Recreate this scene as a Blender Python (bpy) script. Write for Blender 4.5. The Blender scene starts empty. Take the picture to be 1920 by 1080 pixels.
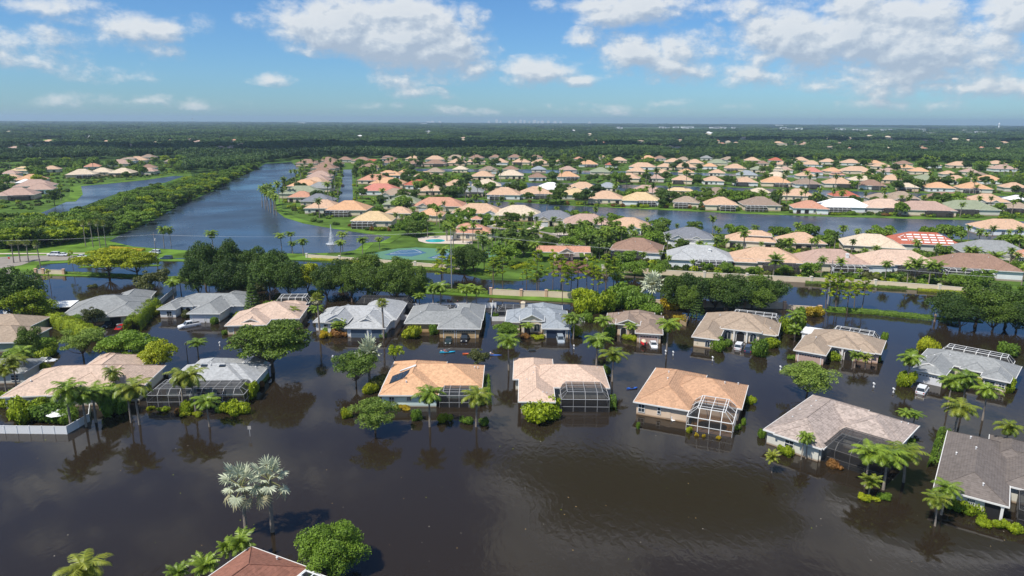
import bpy, math, random, colorsys
import numpy as np
from mathutils import Vector, Matrix
PI = math.pi
random.seed(7)
scene = bpy.context.scene

# ------------------------------------------------------------------ camera, sky, sun, exposure
CAM_H = 55.0
FPX = 1280.0
_p = math.radians(13.75); _r = math.radians(0.27)
_fw = Vector((0, math.cos(_p), -math.sin(_p))); _up0 = Vector((0, math.sin(_p), math.cos(_p))); _rt0 = Vector((1, 0, 0))
_rt = _rt0*math.cos(_r) + _up0*math.sin(_r); _up = _up0*math.cos(_r) - _rt0*math.sin(_r)
cam_data = bpy.data.cameras.new('camera'); cam = bpy.data.objects.new('camera', cam_data)
scene.collection.objects.link(cam)
m = Matrix(((_rt.x, _up.x, -_fw.x, 0), (_rt.y, _up.y, -_fw.y, 0), (_rt.z, _up.z, -_fw.z, CAM_H), (0, 0, 0, 1)))
cam.matrix_world = m
cam_data.sensor_width = 36.0; cam_data.lens = 24.0
cam_data.clip_start = 1.0; cam_data.clip_end = 60000.0
scene.camera = cam

SUN_AZ = math.radians(-128)     # compass from +Y, clockwise positive to +X ; the sun stands left and behind
SUN_EL = math.radians(57)
sd = Vector((math.sin(SUN_AZ)*math.cos(SUN_EL), math.cos(SUN_AZ)*math.cos(SUN_EL), math.sin(SUN_EL)))
sun_data = bpy.data.lights.new('sun', 'SUN'); sun = bpy.data.objects.new('sun', sun_data)
scene.collection.objects.link(sun)
sun_data.energy = 4.9; sun_data.angle = math.radians(0.5); sun_data.color = (1.0, 0.95, 0.87)
sun.rotation_euler = sd.to_track_quat('Z', 'Y').to_euler()

world = bpy.data.worlds.new('World'); scene.world = world; world.use_nodes = True
SKY_STRENGTH = 0.095

def px_dir(x, y):
    d = _rt*((x-960)/FPX) + _up*(-(y-540)/FPX) + _fw
    return d.normalized()

def build_sky():
    nt = world.node_tree; N = nt.nodes; L = nt.links; N.clear()
    out = N.new('ShaderNodeOutputWorld'); bg = N.new('ShaderNodeBackground'); bg.inputs[1].default_value = SKY_STRENGTH
    L.new(bg.outputs[0], out.inputs[0])
    sky = N.new('ShaderNodeTexSky'); sky.sky_type = 'NISHITA'; sky.sun_disc = False
    sky.sun_elevation = SUN_EL; sky.sun_rotation = SUN_AZ
    sky.air_density = 1.0; sky.dust_density = 0.3; sky.ozone_density = 1.6
    # the cloud density as a node group of (azimuth, elevation)
    g = bpy.data.node_groups.new('cloud_density', 'ShaderNodeTree')
    g.interface.new_socket('Az', in_out='INPUT', socket_type='NodeSocketVector')
    g.interface.new_socket('Density', in_out='OUTPUT', socket_type='NodeSocketFloat')
    GN = g.nodes; GL = g.links
    gi = GN.new('NodeGroupInput'); go = GN.new('NodeGroupOutput')
    def math_(op, a, b=None, c=None, clamp=False):
        n = GN.new('ShaderNodeMath'); n.operation = op; n.use_clamp = clamp
        for i, v in enumerate((a, b, c)):
            if v is None: continue
            if isinstance(v, (int, float)): n.inputs[i].default_value = v
            else: GL.new(v, n.inputs[i])
        return n.outputs[0]
    def vmath(op, a, b=None):
        n = GN.new('ShaderNodeVectorMath'); n.operation = op
        for i, v in enumerate((a, b)):
            if v is None: continue
            if isinstance(v, tuple): n.inputs[i].default_value = v
            else: GL.new(v, n.inputs[i])
        return n.outputs['Value' if op == 'LENGTH' else 'Vector']
    v = gi.outputs[0]
    def noise(scale, detail, rough, stretch, off=0.0, vec=None):
        mp = vmath('MULTIPLY', vec or v, (stretch[0], stretch[1], 1.0))
        mp = vmath('ADD', mp, (off, off*1.7, off*0.3))
        n = GN.new('ShaderNodeTexNoise'); n.inputs['Scale'].default_value = scale
        n.inputs['Detail'].default_value = detail; n.inputs['Roughness'].default_value = rough
        GL.new(mp, n.inputs['Vector']); return n
    # domain warp
    nw = noise(9.0, 3.0, 0.5, (1, 1.6), 3.1)
    wv = vmath('MULTIPLY', vmath('SUBTRACT', nw.outputs['Color'], (0.5, 0.5, 0.5)), (0.05, 0.03, 0.0))
    vw = vmath('ADD', v, wv)
    fld = None
    for (x, y, a, b, wgt) in CLOUDS:
        d = px_dir(x, y); az = math.atan2(d.x, d.y); el = math.asin(d.z)
        q = vmath('SUBTRACT', vw, (az, el, 0.0))
        q = vmath('MULTIPLY', q, (FPX/a, FPX/b, 0.0))
        ln = vmath('LENGTH', q)
        s = math_('MULTIPLY', math_('SUBTRACT', 1.0, ln, clamp=True), wgt)
        fld = s if fld is None else math_('MAXIMUM', fld, s)
    # clouds elsewhere in the sky, out of the photograph's frame
    sx = GN.new('ShaderNodeSeparateXYZ'); GL.new(v, sx.inputs[0])
    hi = noise(2.6, 2.0, 0.5, (1, 1.9), 11.0)
    amb = math_('MULTIPLY', math_('SUBTRACT', hi.outputs['Fac'], 0.44, clamp=True), 5.0)
    mask = GN.new('ShaderNodeMapRange'); mask.inputs['From Min'].default_value = 0.26; mask.inputs['From Max'].default_value = 0.40
    GL.new(sx.outputs['Y'], mask.inputs['Value'])
    side = GN.new('ShaderNodeMapRange'); side.inputs['From Min'].default_value = 0.70; side.inputs['From Max'].default_value = 0.85
    GL.new(math_('ABSOLUTE', sx.outputs['X']), side.inputs['Value'])
    amb = math_('MULTIPLY', amb, math_('MAXIMUM', mask.outputs[0], math_('MULTIPLY', side.outputs[0], 0.8)))
    fld = math_('MAXIMUM', fld, amb)
    n1 = noise(11.0, 8.0, 0.60, (1, 1.6), 0.0)
    n2 = noise(38.0, 6.0, 0.62, (1, 1.4), 5.0)
    det = math_('ADD', math_('MULTIPLY', math_('SUBTRACT', n1.outputs['Fac'], 0.5), 3.0), math_('MULTIPLY', math_('SUBTRACT', n2.outputs['Fac'], 0.5), 1.0))
    dn = math_('ADD', fld, det)
    # a thin veil also where the field is weak
    dn = math_('MULTIPLY', dn, math_('MINIMUM', math_('MULTIPLY', fld, 5.0), 1.0))
    GL.new(dn, go.inputs[0])
    # --- world tree
    geo = N.new('ShaderNodeTexCoord'); sep = N.new('ShaderNodeSeparateXYZ'); L.new(geo.outputs['Generated'], sep.inputs[0])
    def M(op, a, b=None, clamp=False):
        n = N.new('ShaderNodeMath'); n.operation = op; n.use_clamp = clamp
        for i, vv in enumerate((a, b)):
            if vv is None: continue
            if isinstance(vv, (int, float)): n.inputs[i].default_value = vv
            else: L.new(vv, n.inputs[i])
        return n.outputs[0]
    az = M('ARCTAN2', sep.outputs['X'], sep.outputs['Y']); el = M('ARCSINE', sep.outputs['Z'])
    cb = N.new('ShaderNodeCombineXYZ'); L.new(az, cb.inputs[0]); L.new(el, cb.inputs[1])
    def dens(off):
        a = N.new('ShaderNodeVectorMath'); a.operation = 'ADD'; a.inputs[1].default_value = off; L.new(cb.outputs[0], a.inputs[0])
        gr = N.new('ShaderNodeGroup'); gr.node_tree = g; L.new(a.outputs[0], gr.inputs[0]); return gr.outputs[0]
    d0 = dens((0, 0, 0)); d1 = dens((-0.006, 0.008, 0)); d2 = dens((-0.016, 0.026, 0))
    alpha = N.new('ShaderNodeMapRange'); alpha.interpolation_type = 'SMOOTHSTEP'
    alpha.inputs['From Min'].default_value = 0.08; alpha.inputs['From Max'].default_value = 1.0; L.new(d0, alpha.inputs['Value'])
    lit = M('ADD', M('MULTIPLY', M('SUBTRACT', d0, d1), 1.3), M('MULTIPLY', M('SUBTRACT', d0, d2), 0.45))
    lit = M('ADD', lit, 0.50, clamp=True)
    thick = M('MULTIPLY', M('SUBTRACT', d0, 0.85, clamp=True), 0.22)
    lit = M('SUBTRACT', lit, thick, clamp=True)
    ramp = N.new('ShaderNodeValToRGB'); L.new(lit, ramp.inputs[0])
    e = ramp.color_ramp.elements; e[0].position = 0.0; e[0].color = (4.2, 5.0, 6.1, 1); e[1].position = 1.0; e[1].color = (8.0, 8.25, 8.4, 1)
    k = e.new(0.5); k.color = (5.7, 6.35, 7.1, 1)
    # blue of the open sky
    tint = N.new('ShaderNodeMix'); tint.data_type = 'RGBA'; tint.blend_type = 'MULTIPLY'; tint.inputs[0].default_value = 1.0
    L.new(sky.outputs[0], tint.inputs[6]); tint.inputs[7].default_value = SKY_TINT
    mx = N.new('ShaderNodeMix'); mx.data_type = 'RGBA'
    L.new(M('MULTIPLY', alpha.outputs[0], 0.90), mx.inputs[0]); L.new(tint.outputs[2], mx.inputs[6]); L.new(ramp.outputs[0], mx.inputs[7])
    L.new(mx.outputs[2], bg.inputs[0])

SKY_TINT = (0.49, 0.81, 1.19, 1)
# x, y of the centre in photograph pixels, half width, half height, strength
CLOUDS = [
    (250, 45, 130, 38, 1.0), (300, 50, 80, 30, 1.1), (170, 15, 100, 26, .7), (30, 110, 90, 26, .8), (60, 5, 140, 26, 1.0), (300, 100, 60, 26, .6), (190, 128, 120, 30, .6), (90, 75, 260, 60, .5),
    (560, 40, 120, 50, 1.3), (640, 45, 150, 65, 1.6), (760, 70, 150, 75, 1.9), (830, 95, 120, 65, 1.8), (880, 40, 60, 40, 1.0), (730, 30, 160, 50, 1.5), (900, 130, 70, 30, .9),
    (740, 150, 80, 34, .9), (780, 175, 90, 20, .6), (510, 145, 60, 16, .7), (1010, 130, 120, 34, 1.2), (1080, 148, 90, 20, 1.0), (1200, 18, 160, 36, 1.5), (1120, 5, 130, 24, 1.1),
    (1095, 75, 60, 34, 1.2), (1170, 100, 110, 50, 1.3), (1300, 95, 90, 60, 1.2), (1270, 130, 130, 34, 1.0),
    (1470, 60, 110, 85, 1.6), (1590, 70, 170, 100, 1.7), (1730, 95, 160, 80, 1.6), (1850, 70, 130, 60, 1.2), (1530, 110, 160, 50, 1.2), (1650, 30, 180, 50, 1.2), (1900, 30, 90, 50, 1.4),
    (1780, 160, 220, 28, .9), (1900, 170, 120, 26, .8), (1600, 150, 140, 30, .7), (1420, 140, 110, 34, .9), (1260, 188, 60, 14, .7), (1050, 205, 500, 16, .45), (1700, 195, 300, 20, .5), (1860, 100, 180, 60, .9),
    (250, 190, 300, 22, .4), (1430, 10, 120, 40, 1.0),
]
build_sky()
vs = scene.view_settings; vs.view_transform = 'Standard'; vs.look = 'None'; vs.gamma = 1.0; vs.use_curve_mapping = False
vs.exposure = 0.1
scene.render.engine = 'CYCLES'
cy = scene.cycles; cy.max_bounces = 7; cy.diffuse_bounces = 2; cy.glossy_bounces = 3; cy.transmission_bounces = 3; cy.transparent_max_bounces = 12
cy.caustics_reflective = False; cy.caustics_refractive = False; cy.use_denoising = True

# ------------------------------------------------------------------ placing things
def P(x, y, z=0.0):
    """the point at height z that the photograph shows at pixel x, y"""
    d = _rt*((x-960)/FPX) + _up*(-(y-540)/FPX) + _fw
    t = (z-CAM_H)/d.z
    return Vector((d.x*t, d.y*t, z))
def proj(q):
    v = Vector(q) - Vector((0, 0, CAM_H)); w = v.dot(_fw)
    return (960+FPX*v.dot(_rt)/w, 540-FPX*v.dot(_up)/w, w)
def in_poly(x, y, poly):
    c = False; n = len(poly); j = n-1
    for i in range(n):
        xi, yi = poly[i][0], poly[i][1]; xj, yj = poly[j][0], poly[j][1]
        if (yi > y) != (yj > y) and x < (xj-xi)*(y-yi)/(yj-yi)+xi: c = not c
        j = i
    return c

COL = scene.collection
def link(o, parent=None):
    COL.objects.link(o)
    if parent is not None: o.parent = parent
    return o
def empty(name, loc, rz=0.0):
    o = bpy.data.objects.new(name, None); o.location = loc; o.rotation_euler = (0, 0, rz); o.empty_display_size = 1.0
    return link(o)
ORD = ['', 'first', 'second', 'third', 'fourth', 'fifth', 'sixth', 'seventh', 'eighth', 'ninth', 'tenth', 'eleventh', 'twelfth', 'thirteenth', 'fourteenth', 'fifteenth', 'sixteenth', 'seventeenth', 'eighteenth', 'nineteenth']
TENS = ['', '', 'twent', 'thirt', 'fort', 'fift', 'sixt', 'sevent', 'eight', 'ninet']
def ordw(n):
    if n < 20: return ORD[n]
    if n >= 100: return 'hundred and '+ordw(n-100) if n > 100 else 'hundredth'
    t, u = divmod(n, 10)
    return TENS[t]+('ieth' if u == 0 else 'y-'+ORD[u])
TAGGED = []
def tag(o, label, cat, group=None, kind=None):
    o['label'] = label
    if kind: o['kind'] = kind
    if cat: o['category'] = cat
    if group: o['group'] = group
    TAGGED.append(o); return o
def structure(o, label=None, kind='structure'):
    o['kind'] = kind
    if label: o['label'] = label
    return o

class MB:
    """collects vertices and faces (with a material slot each) for one mesh object"""
    def __init__(s): s.v = []; s.f = []; s.mi = []
    def add(s, vs_, fs, mi=0):
        b = len(s.v); s.v += [tuple(q) for q in vs_]; s.f += [tuple(i+b for i in f) for f in fs]; s.mi += [mi]*len(fs); return s
    def box(s, x0, y0, z0, x1, y1, z1, mi=0):
        return s.add([(x0,y0,z0),(x1,y0,z0),(x1,y1,z0),(x0,y1,z0),(x0,y0,z1),(x1,y0,z1),(x1,y1,z1),(x0,y1,z1)],
                     [(3,2,1,0),(4,5,6,7),(0,1,5,4),(1,2,6,5),(2,3,7,6),(3,0,4,7)], mi)
    def bar(s, a, b, r, mi=0, sides=4):
        return s.tube([a, b], [r, r], sides, mi)
    def tube(s, pts, rad, sides=6, mi=0, cap=True):
        pts = [Vector(p) for p in pts]; base = len(s.v)
        for i, p in enumerate(pts):
            d = (pts[min(i+1, len(pts)-1)]-pts[max(i-1, 0)])
            d = d.normalized() if d.length > 1e-6 else Vector((0, 0, 1))
            a = d.cross(Vector((0, 0, 1)) if abs(d.z) < 0.9 else Vector((1, 0, 0))).normalized(); b = d.cross(a)
            for k in range(sides):
                t = 2*PI*(k+0.5)/sides
                s.v.append(tuple(p+(a*math.cos(t)+b*math.sin(t))*rad[i]))
        for i in range(len(pts)-1):
            for k in range(sides):
                k2 = (k+1) % sides
                s.f.append((base+i*sides+k, base+i*sides+k2, base+(i+1)*sides+k2, base+(i+1)*sides+k)); s.mi.append(mi)
        if cap:
            s.f.append(tuple(base+k for k in range(sides))[::-1]); s.mi.append(mi)
            s.f.append(tuple(base+(len(pts)-1)*sides+k for k in range(sides))); s.mi.append(mi)
        return s
    def ell(s, c, r, seg=10, rings=6, mi=0):
        base = len(s.v)
        for i in range(rings+1):
            ph = PI*i/rings
            for k in range(seg):
                t = 2*PI*k/seg
                s.v.append((c[0]+r[0]*math.sin(ph)*math.cos(t), c[1]+r[1]*math.sin(ph)*math.sin(t), c[2]+r[2]*math.cos(ph)))
        for i in range(rings):
            for k in range(seg):
                k2 = (k+1) % seg
                s.f.append((base+i*seg+k, base+(i+1)*seg+k, base+(i+1)*seg+k2, base+i*seg+k2)); s.mi.append(mi)
        return s
    def mesh(s, name, mats, smooth=False):
        me = bpy.data.meshes.new(name); me.from_pydata(s.v, [], s.f)
        for mm in (mats if isinstance(mats, (list, tuple)) else [mats]): me.materials.append(mm)
        if any(s.mi): me.polygons.foreach_set('material_index', s.mi)
        if smooth: me.polygons.foreach_set('use_smooth', [True]*len(s.f))
        me.update(); return me
    def build(s, name, mats, parent=None, smooth=False):
        return link(bpy.data.objects.new(name, s.mesh(name, mats, smooth)), parent)

def quads_mesh(name, V, mats):
    """V: (n,4,3) array of separate quads"""
    n = V.shape[0]; me = bpy.data.meshes.new(name)
    me.vertices.add(n*4); me.vertices.foreach_set('co', V.astype(np.float32).ravel())
    me.loops.add(n*4); me.loops.foreach_set('vertex_index', np.arange(n*4, dtype=np.int32))
    me.polygons.add(n); me.polygons.foreach_set('loop_start', np.arange(0, n*4, 4, dtype=np.int32))
    for mm in (mats if isinstance(mats, (list, tuple)) else [mats]): me.materials.append(mm)
    me.update(calc_edges=True); me.validate(); return me

# ------------------------------------------------------------------ materials
def new_mat(name):
    mt = bpy.data.materials.new(name); mt.use_nodes = True; nt = mt.node_tree
    return mt, nt, nt.nodes['Principled BSDF']
def plain(name, col, rough=0.7, metal=0.0, vary=0.0, scale=0.4, spec=0.5):
    mt, nt, b = new_mat(name)
    b.inputs['Roughness'].default_value = rough; b.inputs['Metallic'].default_value = metal
    b.inputs['Specular IOR Level'].default_value = spec
    b.inputs['Base Color'].default_value = (*col, 1)
    if vary:
        tc = nt.nodes.new('ShaderNodeTexCoord'); n = nt.nodes.new('ShaderNodeTexNoise'); n.inputs['Scale'].default_value = scale; n.inputs['Detail'].default_value = 5
        nt.links.new(tc.outputs['Object'], n.inputs['Vector'])
        r = nt.nodes.new('ShaderNodeValToRGB'); r.color_ramp.elements[0].position = 0.3; r.color_ramp.elements[1].position = 0.7
        r.color_ramp.elements[0].color = (*[c*(1-vary) for c in col], 1); r.color_ramp.elements[1].color = (*[min(1, c*(1+vary)) for c in col], 1)
        nt.links.new(n.outputs['Fac'], r.inputs[0]); nt.links.new(r.outputs[0], b.inputs['Base Color'])
    return mt
def wall_mat(name, col):
    """stucco, with the silt line the flood leaves along its foot"""
    mt = plain(name, col, 0.85, vary=0.06); nt = mt.node_tree; N = nt.nodes; L = nt.links; b = N['Principled BSDF']
    src = b.inputs['Base Color'].links[0].from_socket; tc = N.new('ShaderNodeTexCoord'); se = N.new('ShaderNodeSeparateXYZ'); L.new(tc.outputs['Object'], se.inputs[0])
    mr = N.new('ShaderNodeMapRange'); mr.inputs['From Min'].default_value = 0.12; mr.inputs['From Max'].default_value = 0.42; mr.inputs['To Min'].default_value = 0.75; mr.inputs['To Max'].default_value = 0.0
    L.new(se.outputs['Z'], mr.inputs['Value']); mx = N.new('ShaderNodeMix'); mx.data_type = 'RGBA'; L.new(mr.outputs[0], mx.inputs[0]); L.new(src, mx.inputs[6]); mx.inputs[7].default_value = (0.22, 0.12, 0.05, 1)
    L.new(mx.outputs[2], b.inputs['Base Color']); return mt
def roof_mat(name, col, vary=0.22, tile=False):
    """shingles or tiles: short courses with a random tone each, and slow weathering"""
    mt, nt, b = new_mat(name); N = nt.nodes; L = nt.links
    b.inputs['Roughness'].default_value = 0.85; b.inputs['Specular IOR Level'].default_value = 0.25
    tc = N.new('ShaderNodeTexCoord')
    vo = N.new('ShaderNodeTexVoronoi'); vo.inputs['Scale'].default_value = 2.6; L.new(tc.outputs['Object'], vo.inputs['Vector'])
    sp = N.new('ShaderNodeSeparateColor'); L.new(vo.outputs['Color'], sp.inputs[0])
    n = N.new('ShaderNodeTexNoise'); n.inputs['Scale'].default_value = 0.35; n.inputs['Detail'].default_value = 6; L.new(tc.outputs['Object'], n.inputs['Vector'])
    a = N.new('ShaderNodeMath'); a.operation = 'MULTIPLY_ADD'; L.new(sp.outputs[0], a.inputs[0]); a.inputs[1].default_value = 0.62; 
    a2 = N.new('ShaderNodeMath'); a2.operation = 'MULTIPLY'; L.new(n.outputs['Fac'], a2.inputs[0]); a2.inputs[1].default_value = 0.38
    L.new(a2.outputs[0], a.inputs[2])
    r = N.new('ShaderNodeValToRGB'); e = r.color_ramp.elements; e[0].position = 0.1; e[1].position = 0.9
    # algae and wash-off: a few broad stains
    st = N.new('ShaderNodeTexNoise'); st.inputs['Scale'].default_value = 0.16; st.inputs['Detail'].default_value = 7; st.inputs['Roughness'].default_value = 0.7; L.new(tc.outputs['Object'], st.inputs['Vector'])
    sr = N.new('ShaderNodeMapRange'); sr.inputs['From Min'].default_value = 0.52; sr.inputs['From Max'].default_value = 0.72; sr.inputs['To Min'].default_value = 0; sr.inputs['To Max'].default_value = -0.28; L.new(st.outputs['Fac'], sr.inputs['Value'])
    a5 = N.new('ShaderNodeMath'); a5.operation = 'ADD'; L.new(a.outputs[0], a5.inputs[0]); L.new(sr.outputs[0], a5.inputs[1]); a = a5
    e[0].color = (*[c*(1-vary*1.3) for c in col], 1); e[1].color = (*[min(1, c*(1+vary)) for c in col], 1)
    L.new(a.outputs[0], r.inputs[0])
    # courses running along the slope: bands of height
    se = N.new('ShaderNodeSeparateXYZ'); L.new(tc.outputs['Object'], se.inputs[0])
    mm = N.new('ShaderNodeMath'); mm.operation = 'MULTIPLY'; L.new(se.outputs['Z'], mm.inputs[0]); mm.inputs[1].default_value = 6.5 if not tile else 5.0
    fr = N.new('ShaderNodeMath'); fr.operation = 'FRACT'; L.new(mm.outputs[0], fr.inputs[0])
    bp = N.new('ShaderNodeBump'); bp.inputs['Strength'].default_value = 0.35 if not tile else 0.6; bp.inputs['Distance'].default_value = 0.06
    L.new(fr.outputs[0], bp.inputs['Height']); L.new(bp.outputs[0], b.inputs['Normal'])
    dk = N.new('ShaderNodeMix'); dk.data_type = 'RGBA'; dk.blend_type = 'MULTIPLY'; L.new(r.outputs[0], dk.inputs[6]); dk.inputs[7].default_value = (0.8, 0.78, 0.76, 1)
    gt = N.new('ShaderNodeMath'); gt.operation = 'LESS_THAN'; L.new(fr.outputs[0], gt.inputs[0]); gt.inputs[1].default_value = 0.16
    L.new(gt.outputs[0], dk.inputs[0]); L.new(dk.outputs[2], b.inputs['Base Color'])
    return mt
def leaf_mat(name, c0, c1, trans=0.25, scale=0.8, rough=0.55, stands=0):
    mt, nt, b = new_mat(name); N = nt.nodes; L = nt.links
    b.inputs['Roughness'].default_value = rough; b.inputs['Specular IOR Level'].default_value = 0.35
    tc = N.new('ShaderNodeTexCoord'); n = N.new('ShaderNodeTexNoise'); n.inputs['Scale'].default_value = scale; n.inputs['Detail'].default_value = 3
    L.new(tc.outputs['Object'], n.inputs['Vector'])
    oi = N.new('ShaderNodeObjectInfo'); ge = N.new('ShaderNodeNewGeometry')
    a = N.new('ShaderNodeMath'); a.operation = 'MULTIPLY'; L.new(n.outputs['Fac'], a.inputs[0]); a.inputs[1].default_value = 0.75
    a1 = N.new('ShaderNodeMath'); a1.operation = 'MULTIPLY_ADD'; L.new(ge.outputs['Random Per Island'], a1.inputs[0]); a1.inputs[1].default_value = 0.35; L.new(a.outputs[0], a1.inputs[2])
    a2 = N.new('ShaderNodeMath'); a2.operation = 'MULTIPLY_ADD'; L.new(oi.outputs['Random'], a2.inputs[0]); a2.inputs[1].default_value = 0.35; L.new(a1.outputs[0], a2.inputs[2])
    if stands:  # whole stands of one kind of tree differ from the next
        n2 = N.new('ShaderNodeTexNoise'); n2.inputs['Scale'].default_value = stands; n2.inputs['Detail'].default_value = 5; n2.inputs['Roughness'].default_value = 0.65; L.new(ge.outputs['Position'], n2.inputs['Vector'])
        a4 = N.new('ShaderNodeMath'); a4.operation = 'MULTIPLY_ADD'; L.new(n2.outputs['Fac'], a4.inputs[0]); a4.inputs[1].default_value = 2.6; a4.inputs[2].default_value = -1.38
        a3 = N.new('ShaderNodeMath'); a3.operation = 'ADD'; L.new(a2.outputs[0], a3.inputs[0]); L.new(a4.outputs[0], a3.inputs[1]); a2 = a3
    r = N.new('ShaderNodeValToRGB'); e = r.color_ramp.elements; e[0].position = 0.35; e[0].color = (*c0, 1); e[1].position = 0.98; e[1].color = (*c1, 1)
    L.new(a2.outputs[0], r.inputs[0]); L.new(r.outputs[0], b.inputs['Base Color'])
    t = N.new('ShaderNodeBsdfTranslucent'); L.new(r.outputs[0], t.inputs['Color'])
    mx = N.new('ShaderNodeMixShader'); mx.inputs[0].default_value = trans
    L.new(b.outputs[0], mx.inputs[1]); L.new(t.outputs[0], mx.inputs[2]); L.new(mx.outputs[0], N['Material Output'].inputs[0])
    return mt
def water_mat(name, col, rough, ripple, scale, patch=0.004):
    mt, nt, b = new_mat(name); N = nt.nodes; L = nt.links
    b.inputs['Base Color'].default_value = (*col, 1); b.inputs['IOR'].default_value = 1.38
    tc = N.new('ShaderNodeTexCoord')
    mp = N.new('ShaderNodeMapping'); mp.inputs['Scale'].default_value = (1.0, 0.55, 1); mp.inputs['Rotation'].default_value = (0, 0, 0.5); L.new(tc.outputs['Object'], mp.inputs['Vector'])
    n = N.new('ShaderNodeTexNoise'); n.inputs['Scale'].default_value = scale; n.inputs['Detail'].default_value = 4; n.inputs['Distortion'].default_value = 0.4; L.new(mp.outputs[0], n.inputs['Vector'])
    big = N.new('ShaderNodeTexNoise'); big.inputs['Scale'].default_value = patch*4; big.inputs['Detail'].default_value = 3; L.new(tc.outputs['Object'], big.inputs['Vector'])
    mr = N.new('ShaderNodeMapRange'); mr.inputs['From Min'].default_value = 0.38; mr.inputs['From Max'].default_value = 0.66
    mr.inputs['To Min'].default_value = 0.25; mr.inputs['To Max'].default_value = 1.0; L.new(big.outputs['Fac'], mr.inputs['Value'])
    bs = N.new('ShaderNodeMath'); bs.operation = 'MULTIPLY'; L.new(mr.outputs[0], bs.inputs[0]); bs.inputs[1].default_value = ripple
    bp = N.new('ShaderNodeBump'); bp.inputs['Distance'].default_value = 0.1; L.new(bs.outputs[0], bp.inputs['Strength']); L.new(n.outputs['Fac'], bp.inputs['Height'])
    L.new(bp.outputs[0], b.inputs['Normal'])
    rr = N.new('ShaderNodeMapRange'); rr.inputs['From Min'].default_value = 0.35; rr.inputs['From Max'].default_value = 0.7
    rr.inputs['To Min'].default_value = rough*0.5; rr.inputs['To Max'].default_value = rough*1.6; L.new(big.outputs['Fac'], rr.inputs['Value'])
    L.new(rr.outputs[0], b.inputs['Roughness'])
    return mt
def screen_mat(name, col, dens):
    mt, nt, b = new_mat(name); N = nt.nodes; L = nt.links
    b.inputs['Base Color'].default_value = (*col, 1); b.inputs['Roughness'].default_value = 0.8
    t = N.new('ShaderNodeBsdfTransparent'); mx = N.new('ShaderNodeMixShader'); mx.inputs[0].default_value = dens
    L.new(t.outputs[0], mx.inputs[1]); L.new(b.outputs[0], mx.inputs[2]); L.new(mx.outputs[0], N['Material Output'].inputs[0])
    return mt

M = {}
M['flood'] = water_mat('flood_water', (0.023, 0.017, 0.011), 0.06, 0.28, 1.0)
M['lake'] = water_mat('lake_water', (0.030, 0.042, 0.058), 0.26, 1.0, 0.8)
M['grass'] = plain('lawn', (0.10, 0.18, 0.022), 0.9, vary=0.5, scale=0.12, spec=0.1)
M['estate_grass'] = plain('estate_grass', (0.072, 0.128, 0.020), 0.95, vary=0.55, scale=0.1, spec=0.1)
M['rough_grass'] = plain('rough_grass', (0.05, 0.105, 0.016), 0.95, vary=0.5, scale=0.08, spec=0.1)
M['ground'] = plain('ground_cover', (0.045, 0.085, 0.02), 0.95, vary=0.5, scale=0.03, spec=0.1)
M['field'] = plain('far_field', (0.13, 0.22, 0.045), 0.95, vary=0.2, scale=0.02, spec=0.1)
M['asphalt'] = plain('pale_asphalt', (0.27, 0.24, 0.21), 0.9, vary=0.15, scale=0.3, spec=0.2)
M['concrete'] = plain('concrete', (0.55, 0.47, 0.40), 0.9, vary=0.1, scale=0.5, spec=0.2)
M['paint_white'] = plain('white_paint', (0.78, 0.78, 0.76), 0.55)
M['trim'] = plain('white_trim', (0.72, 0.71, 0.68), 0.55)
M['bark'] = plain('bark', (0.16, 0.12, 0.09), 0.95, vary=0.3, scale=2.0, spec=0.1)
M['palm_bark'] = plain('palm_bark', (0.27, 0.23, 0.19), 0.95, vary=0.25, scale=3.0, spec=0.1)
M['glass'] = plain('window_glass', (0.03, 0.04, 0.05), 0.12)
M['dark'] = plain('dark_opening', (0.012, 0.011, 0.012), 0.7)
M['bronze'] = plain('bronze_frame', (0.10, 0.095, 0.09), 0.5)
M['frame_grey'] = plain('grey_frame', (0.38, 0.38, 0.38), 0.5)
M['scr_dark'] = screen_mat('dark_screen', (0.018, 0.018, 0.02), 0.62)
M['scr_light'] = screen_mat('light_screen', (0.03, 0.032, 0.035), 0.38)
M['scr_far'] = screen_mat('pool_screen', (0.02, 0.02, 0.022), 0.72)
M['tyre'] = plain('tyre', (0.02, 0.02, 0.02), 0.8)
M['wet_deck'] = plain('wet_deck', (0.20, 0.10, 0.035), 0.08)
M['pool'] = plain('pool_water', (0.02, 0.42, 0.42), 0.06)
M['vent'] = plain('vent_metal', (0.62, 0.62, 0.62), 0.4)
M['wallcream'] = plain('cream_wall', (0.68, 0.55, 0.40), 0.85, vary=0.06)
M['wallcap'] = plain('wall_cap', (0.66, 0.42, 0.28), 0.85)
M['solar'] = plain('solar_panel', (0.015, 0.016, 0.02), 0.25)
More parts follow.
